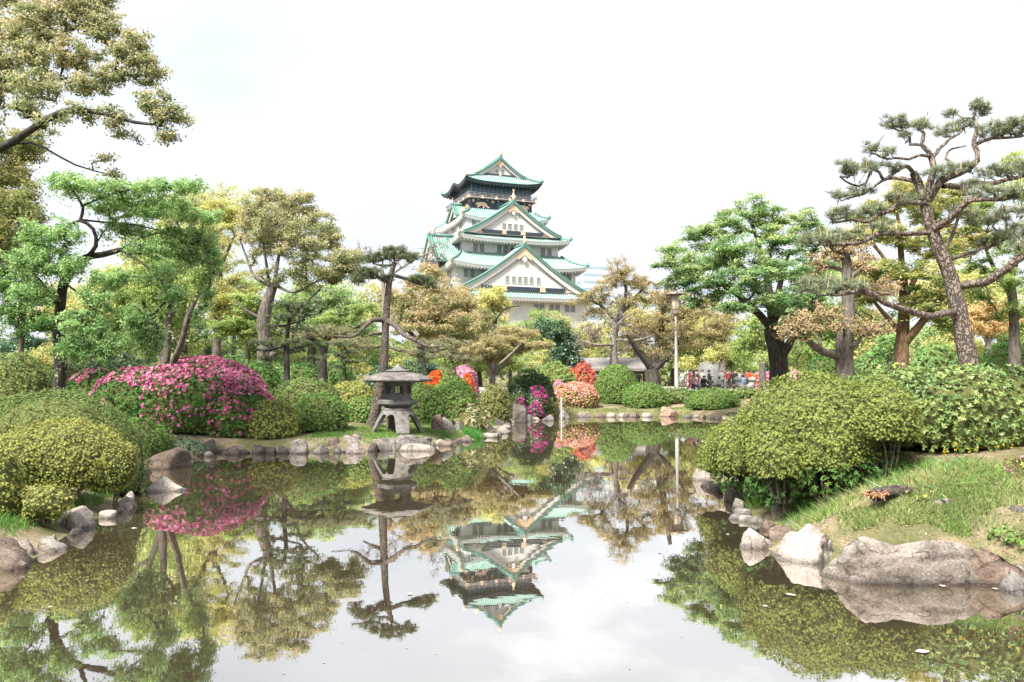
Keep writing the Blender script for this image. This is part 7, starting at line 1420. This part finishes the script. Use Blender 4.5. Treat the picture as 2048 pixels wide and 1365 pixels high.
def skin_mesh(name, J, E_, rad, reg):
    """one continuous body: joints J, bones E_, radius per joint, region per bone -> mesh with 5 material slots."""
    bm = bmesh.new(); lay = bm.verts.layers.skin.verify(); names = list(J); vs = {}
    for n in names:
        v = bm.verts.new(J[n]); r_ = rad[n]; v[lay].radius = (r_, r_); v[lay].use_root = n == 'pelvis'; vs[n] = v
    for a, b_ in E_: bm.edges.new((vs[a], vs[b_]))
    me = bpy.data.meshes.new(name + '_bones'); bm.to_mesh(me); bm.free()
    o = bpy.data.objects.new(name + '_bones', me); COL.objects.link(o)
    sk = o.modifiers.new('skin', 'SKIN'); sk.use_smooth_shade = True; sb = o.modifiers.new('sub', 'SUBSURF'); sb.levels = 1; sb.render_levels = 1
    dg = bpy.context.evaluated_depsgraph_get(); out_ = bpy.data.meshes.new_from_object(o.evaluated_get(dg)); out_.name = name
    bpy.data.objects.remove(o); bpy.data.meshes.remove(me)
    Cf = np.zeros(len(out_.polygons) * 3); out_.polygons.foreach_get('center', Cf); Cf = Cf.reshape(-1, 3); best = np.full(len(Cf), 1e9); mi = np.zeros(len(Cf), int)
    for (a, b_), g in zip(E_, reg):
        A_, B_ = np.array(J[a]), np.array(J[b_]); e = B_ - A_; t_ = np.clip((Cf - A_) @ e / (e @ e), 0, 1); dd = np.linalg.norm(Cf - A_ - t_[:, None] * e, axis=1) - 0.4 * (rad[a] + (rad[b_] - rad[a]) * t_); s = dd < best; best[s] = dd[s]; mi[s] = g
    hd = np.array(J['head']); hz = (Cf[:, 2] > hd[2] + 0.02) | ((Cf[:, 1] > hd[1] + 0.03) & (Cf[:, 2] > hd[2] - 0.1)); mi = np.where((mi == 0) & hz & (np.linalg.norm(Cf - hd, axis=1) < 0.24), 4, mi)
    out_.materials.clear()
    for _ in range(5): out_.materials.append(None)
    out_.polygons.foreach_set('material_index', mi.astype(np.int32)); return out_
EDG = [('pelvis', 'chest'), ('chest', 'neck'), ('neck', 'head'), ('head', 'crown')] + [e for s in 'LR' for e in (('pelvis', 'hip' + s), ('hip' + s, 'knee' + s), ('knee' + s, 'ankle' + s), ('ankle' + s, 'toe' + s), ('chest', 'sh' + s), ('sh' + s, 'el' + s), ('el' + s, 'wr' + s), ('wr' + s, 'ha' + s))]
REG = [1, 1, 0, 0] + [2, 2, 2, 3, 1, 1, 1, 0] * 2
RAD = dict(pelvis=0.15, chest=0.155, neck=0.06, head=0.1, crown=0.075); 
for s in 'LR': RAD.update({'hip' + s: 0.1, 'knee' + s: 0.07, 'ankle' + s: 0.048, 'toe' + s: 0.04, 'sh' + s: 0.075, 'el' + s: 0.05, 'wr' + s: 0.036, 'ha' + s: 0.038})
def pose(kind):
    J = dict(pelvis=(0, 0, 0.95), chest=(0, 0, 1.28), neck=(0, 0, 1.46), head=(0, -0.02, 1.58), crown=(0, -0.01, 1.66))
    for s, g in (('L', 1), ('R', -1)):
        J.update({'hip' + s: (g * 0.1, 0, 0.88), 'knee' + s: (g * 0.11, -0.02, 0.48), 'ankle' + s: (g * 0.11, 0.03, 0.08), 'toe' + s: (g * 0.13, -0.12, 0.04), 'sh' + s: (g * 0.19, 0, 1.38), 'el' + s: (g * 0.25, 0.03, 1.1), 'wr' + s: (g * 0.25, -0.08, 0.87), 'ha' + s: (g * 0.24, -0.11, 0.78)})
    if kind == 'arms':      # both forearms raised, holding something at chest height
        for s, g in (('L', 1), ('R', -1)): J.update({'el' + s: (g * 0.24, -0.05, 1.13), 'wr' + s: (g * 0.12, -0.3, 1.22), 'ha' + s: (g * 0.07, -0.36, 1.26)})
    if kind == 'walk':
        J.update(kneeL=(0.1, -0.16, 0.5), ankleL=(0.1, -0.2, 0.09), toeL=(0.11, -0.34, 0.06), kneeR=(-0.1, 0.03, 0.48), ankleR=(-0.1, 0.28, 0.14), toeR=(-0.11, 0.17, 0.04), elL=(0.24, 0.12, 1.12), wrL=(0.24, 0.14, 0.88), elR=(-0.24, -0.06, 1.12), wrR=(-0.22, -0.24, 0.95), haR=(-0.2, -0.3, 0.9), haL=(0.23, 0.12, 0.79))
    if kind == 'bend':
        J.update(pelvis=(0, 0.1, 0.93), chest=(0, -0.18, 1.16), neck=(0, -0.34, 1.25), head=(0, -0.45, 1.3), crown=(0, -0.52, 1.34))
        for s, g in (('L', 1), ('R', -1)): J.update({'sh' + s: (g * 0.19, -0.26, 1.2), 'el' + s: (g * 0.22, -0.4, 0.98), 'wr' + s: (g * 0.15, -0.55, 0.85), 'ha' + s: (g * 0.12, -0.62, 0.8), 'hip' + s: (g * 0.1, 0.08, 0.86)})
    if kind == 'sit':
        J = {k: (x, y, z - 0.42) for k, (x, y, z) in J.items()}
        for s, g in (('L', 1), ('R', -1)): J.update({'hip' + s: (g * 0.11, -0.04, 0.5), 'knee' + s: (g * 0.13, -0.45, 0.5), 'ankle' + s: (g * 0.13, -0.45, 0.09), 'toe' + s: (g * 0.14, -0.6, 0.05), 'wr' + s: (g * 0.14, -0.28, 0.66), 'ha' + s: (g * 0.12, -0.36, 0.6), 'el' + s: (g * 0.25, -0.05, 0.68)})
    return J
BODY = {k: skin_mesh('body', pose(k), EDG, RAD, REG) for k in ('stand', 'arms', 'walk', 'bend', 'sit')}
def cloth(c): return plain('cloth_%d_%d_%d' % tuple(int(v * 100) for v in c), c, 0.9)
SKIN = plain('skin', (0.42, 0.26, 0.19)); HAIR = plain('hair_black', (0.018, 0.015, 0.014)); SHOE = plain('shoe_dark', (0.04, 0.04, 0.045))
def hair_geo(kind):
    hd = np.array(pose(kind)['head']); V, Fc = ICO[3]; V = V * np.array([0.108, 0.125, 0.125]) + hd + np.array([0, 0.022, 0.035]); keep = [f for f in Fc if not (V[f].mean(0)[1] < hd[1] - 0.035 and V[f].mean(0)[2] < hd[2] + 0.06)]
    return mesh('hair', V, [list(f) for f in keep], HAIR, True)
HAIRM = {k: hair_geo(k) for k in BODY}
PACK = MB(); PACK.lathe([(0.1, 1.0), (0.165, 1.03), (0.175, 1.2), (0.15, 1.38), (0.07, 1.44)], (0, 0.2, 0), 12)
PACKM = PACK.mesh('backpack', plain('backpack_violet', (0.1, 0.09, 0.14)), True)
def person(x, ytop, d, kind, top, bottom, face, label, pack=False, hair=True):
    c = px(x, ytop, d); g_ = g1(c[0], d); o = obj('person', None, None, (c[0], d, g_)); tag(o, label, 'person', 'people on the plaza'); o.rotation_euler = (0, 0, face)
    b_ = obj('body', BODY[kind], o)
    for k, m_ in enumerate((SKIN, cloth(top), cloth(bottom), SHOE, HAIR)): b_.material_slots[k].link = 'OBJECT'; b_.material_slots[k].material = m_
    if hair: obj('hair', HAIRM[kind], o)
    if pack: obj('backpack', PACKM, o)
    hz = {'bend': 1.4, 'sit': 1.28}.get(kind, 1.72); s = np.clip((c[2] - g_) / hz, 0.85, 1.12); o.scale = (s, s, s)
W_, K_, GY, RD, NB, OR = (0.36, 0.36, 0.35), (0.02, 0.02, 0.022), (0.17, 0.17, 0.17), (0.2, 0.03, 0.035), (0.03, 0.045, 0.1), (0.62, 0.12, 0.03)
person(1380, 739, 60, 'walk', RD, K_, 1.2, 'person in dark red jacket, hands out, right of the lamp pole')
person(1365, 742, 61, 'stand', W_, GY, 0.4, 'person in white beside the one in dark red')
person(1398, 742, 59, 'bend', GY, GY, -1.4, 'person in grey bending over the bench')
person(1405, 740, 61, 'arms', (0.45, 0.36, 0.3), K_, 0.3, 'person in beige top facing us behind the bending one')
person(1418, 740, 60, 'arms', K_, K_, 1.5, 'person in black reaching to the left')
person(1387, 750, 57.0, 'sit', (0.45, 0.3, 0.28), NB, 0.2, 'person in pink top sitting in front of the one in dark red')
person(1408, 752, 57.0, 'sit', K_, K_, 0.1, 'person in black sitting on the bench')
person(1421, 760, 57.0, 'sit', GY, K_, 2.4, 'child in grey sitting low beside the backpacker')
person(1444, 741, 60, 'stand', GY, NB, math.pi - 3.1, 'person in grey with violet backpack seen from behind', True)
person(1438, 759, 57.2, 'sit', W_, K_, -1.2, 'child in white sitting in front of the backpacker')
person(1457, 740, 68, 'stand', RD, K_, 0.5, 'distant person in maroon right of the backpacker')
person(1464, 741, 69, 'walk', K_, K_, 1.4, 'distant person in black, first of the dark pair')
person(1470, 740, 69, 'stand', K_, NB, -0.6, 'distant person in black, second of the dark pair')
person(1478, 742, 72, 'stand', W_, GY, 0.2, 'distant person in white right of the dark pair')
person(1488, 741, 73, 'arms', W_, W_, 0.0, 'distant person in white facing us, left of the red orange one')
person(1486, 750, 66, 'sit', (0.12, 0.18, 0.26), NB, 2.6, 'person in blue denim sitting on the far bench')
person(1497, 740, 66, 'stand', (0.7, 0.06, 0.03), K_, 2.8, 'person in bright red seen from behind')
person(1510, 742, 66, 'walk', OR, OR, 0.7, 'person in long orange clothes walking')
person(1277, 743, 60, 'stand', K_, K_, 2.6, 'person in black beside the ball bush')
person(1302, 752, 61, 'sit', (0.35, 0.1, 0.06), K_, 0.3, 'person in rust red sitting by the multi-stemmed conifer')
person(1311, 754, 61, 'sit', NB, K_, -0.6, 'person in navy sitting by the multi-stemmed conifer')
person(1294, 748, 64, 'stand', W_, GY, 0.5, 'person in white behind the two sitting by the conifer')
person(1580, 741, 56, 'stand', W_, GY, 0.3, 'person in white whose head shows over the mounded bush')
person(1600, 743, 58, 'stand', K_, K_, 0.0, 'person in black whose head shows over the mounded bush')
def stroller(x, d, label, rz):
    c = px(x, 760, d); g_ = g1(c[0], d); t = Thing('stroller', label, 'stroller', (c[0], d, g_), 'white strollers', rotz=rz); WH = plain('stroller_white', (0.4, 0.4, 0.39)); KK = plain('stroller_black', (0.03, 0.03, 0.03))
    m = MB(); P, q_ = smooth_path([(-0.05, -0.4, 0.42), (0, -0.1, 0.5), (0, 0.15, 0.75), (0, 0.22, 0.98)], [0.16, 0.21, 0.2, 0.12], 0.06); m.tube(P, q_, 12); m.part(t, 'seat', WH, True)
    m = MB(); m.lathe([(0.3, 0.86), (0.28, 1.0), (0.18, 1.1), (0.03, 1.14)], (0, 0.12, 0), 14); m.part(t, 'hood', WH, True)
    m = MB()
    for s in (-0.22, 0.22): m.tube([(s, -0.42, 0.14), (s, 0.1, 0.55), (s, 0.45, 1.02)], 0.014, 6); m.tube([(s, 0.32, 0.14), (s, 0.05, 0.5)], 0.014, 6)
    m.tube([(-0.22, 0.45, 1.02), (0.22, 0.45, 1.02)], 0.018, 6); m.part(t, 'frame', KK)
    for s in (-0.24, 0.24):
        for y in (-0.42, 0.32):
            m = MB(); m.tube([(s + 0.12 * 0, y + 0.11 * math.cos(a), 0.13 + 0.11 * math.sin(a)) for a in [k * math.pi / 6 for k in range(13)]], 0.022, 6, caps=False); m.part(t, 'wheel', KK)
stroller(1478, 56.4, 'white stroller left of the pair behind the far hedge', 0.6); stroller(1502, 56.2, 'white stroller right of the pair behind the far hedge', -0.9)
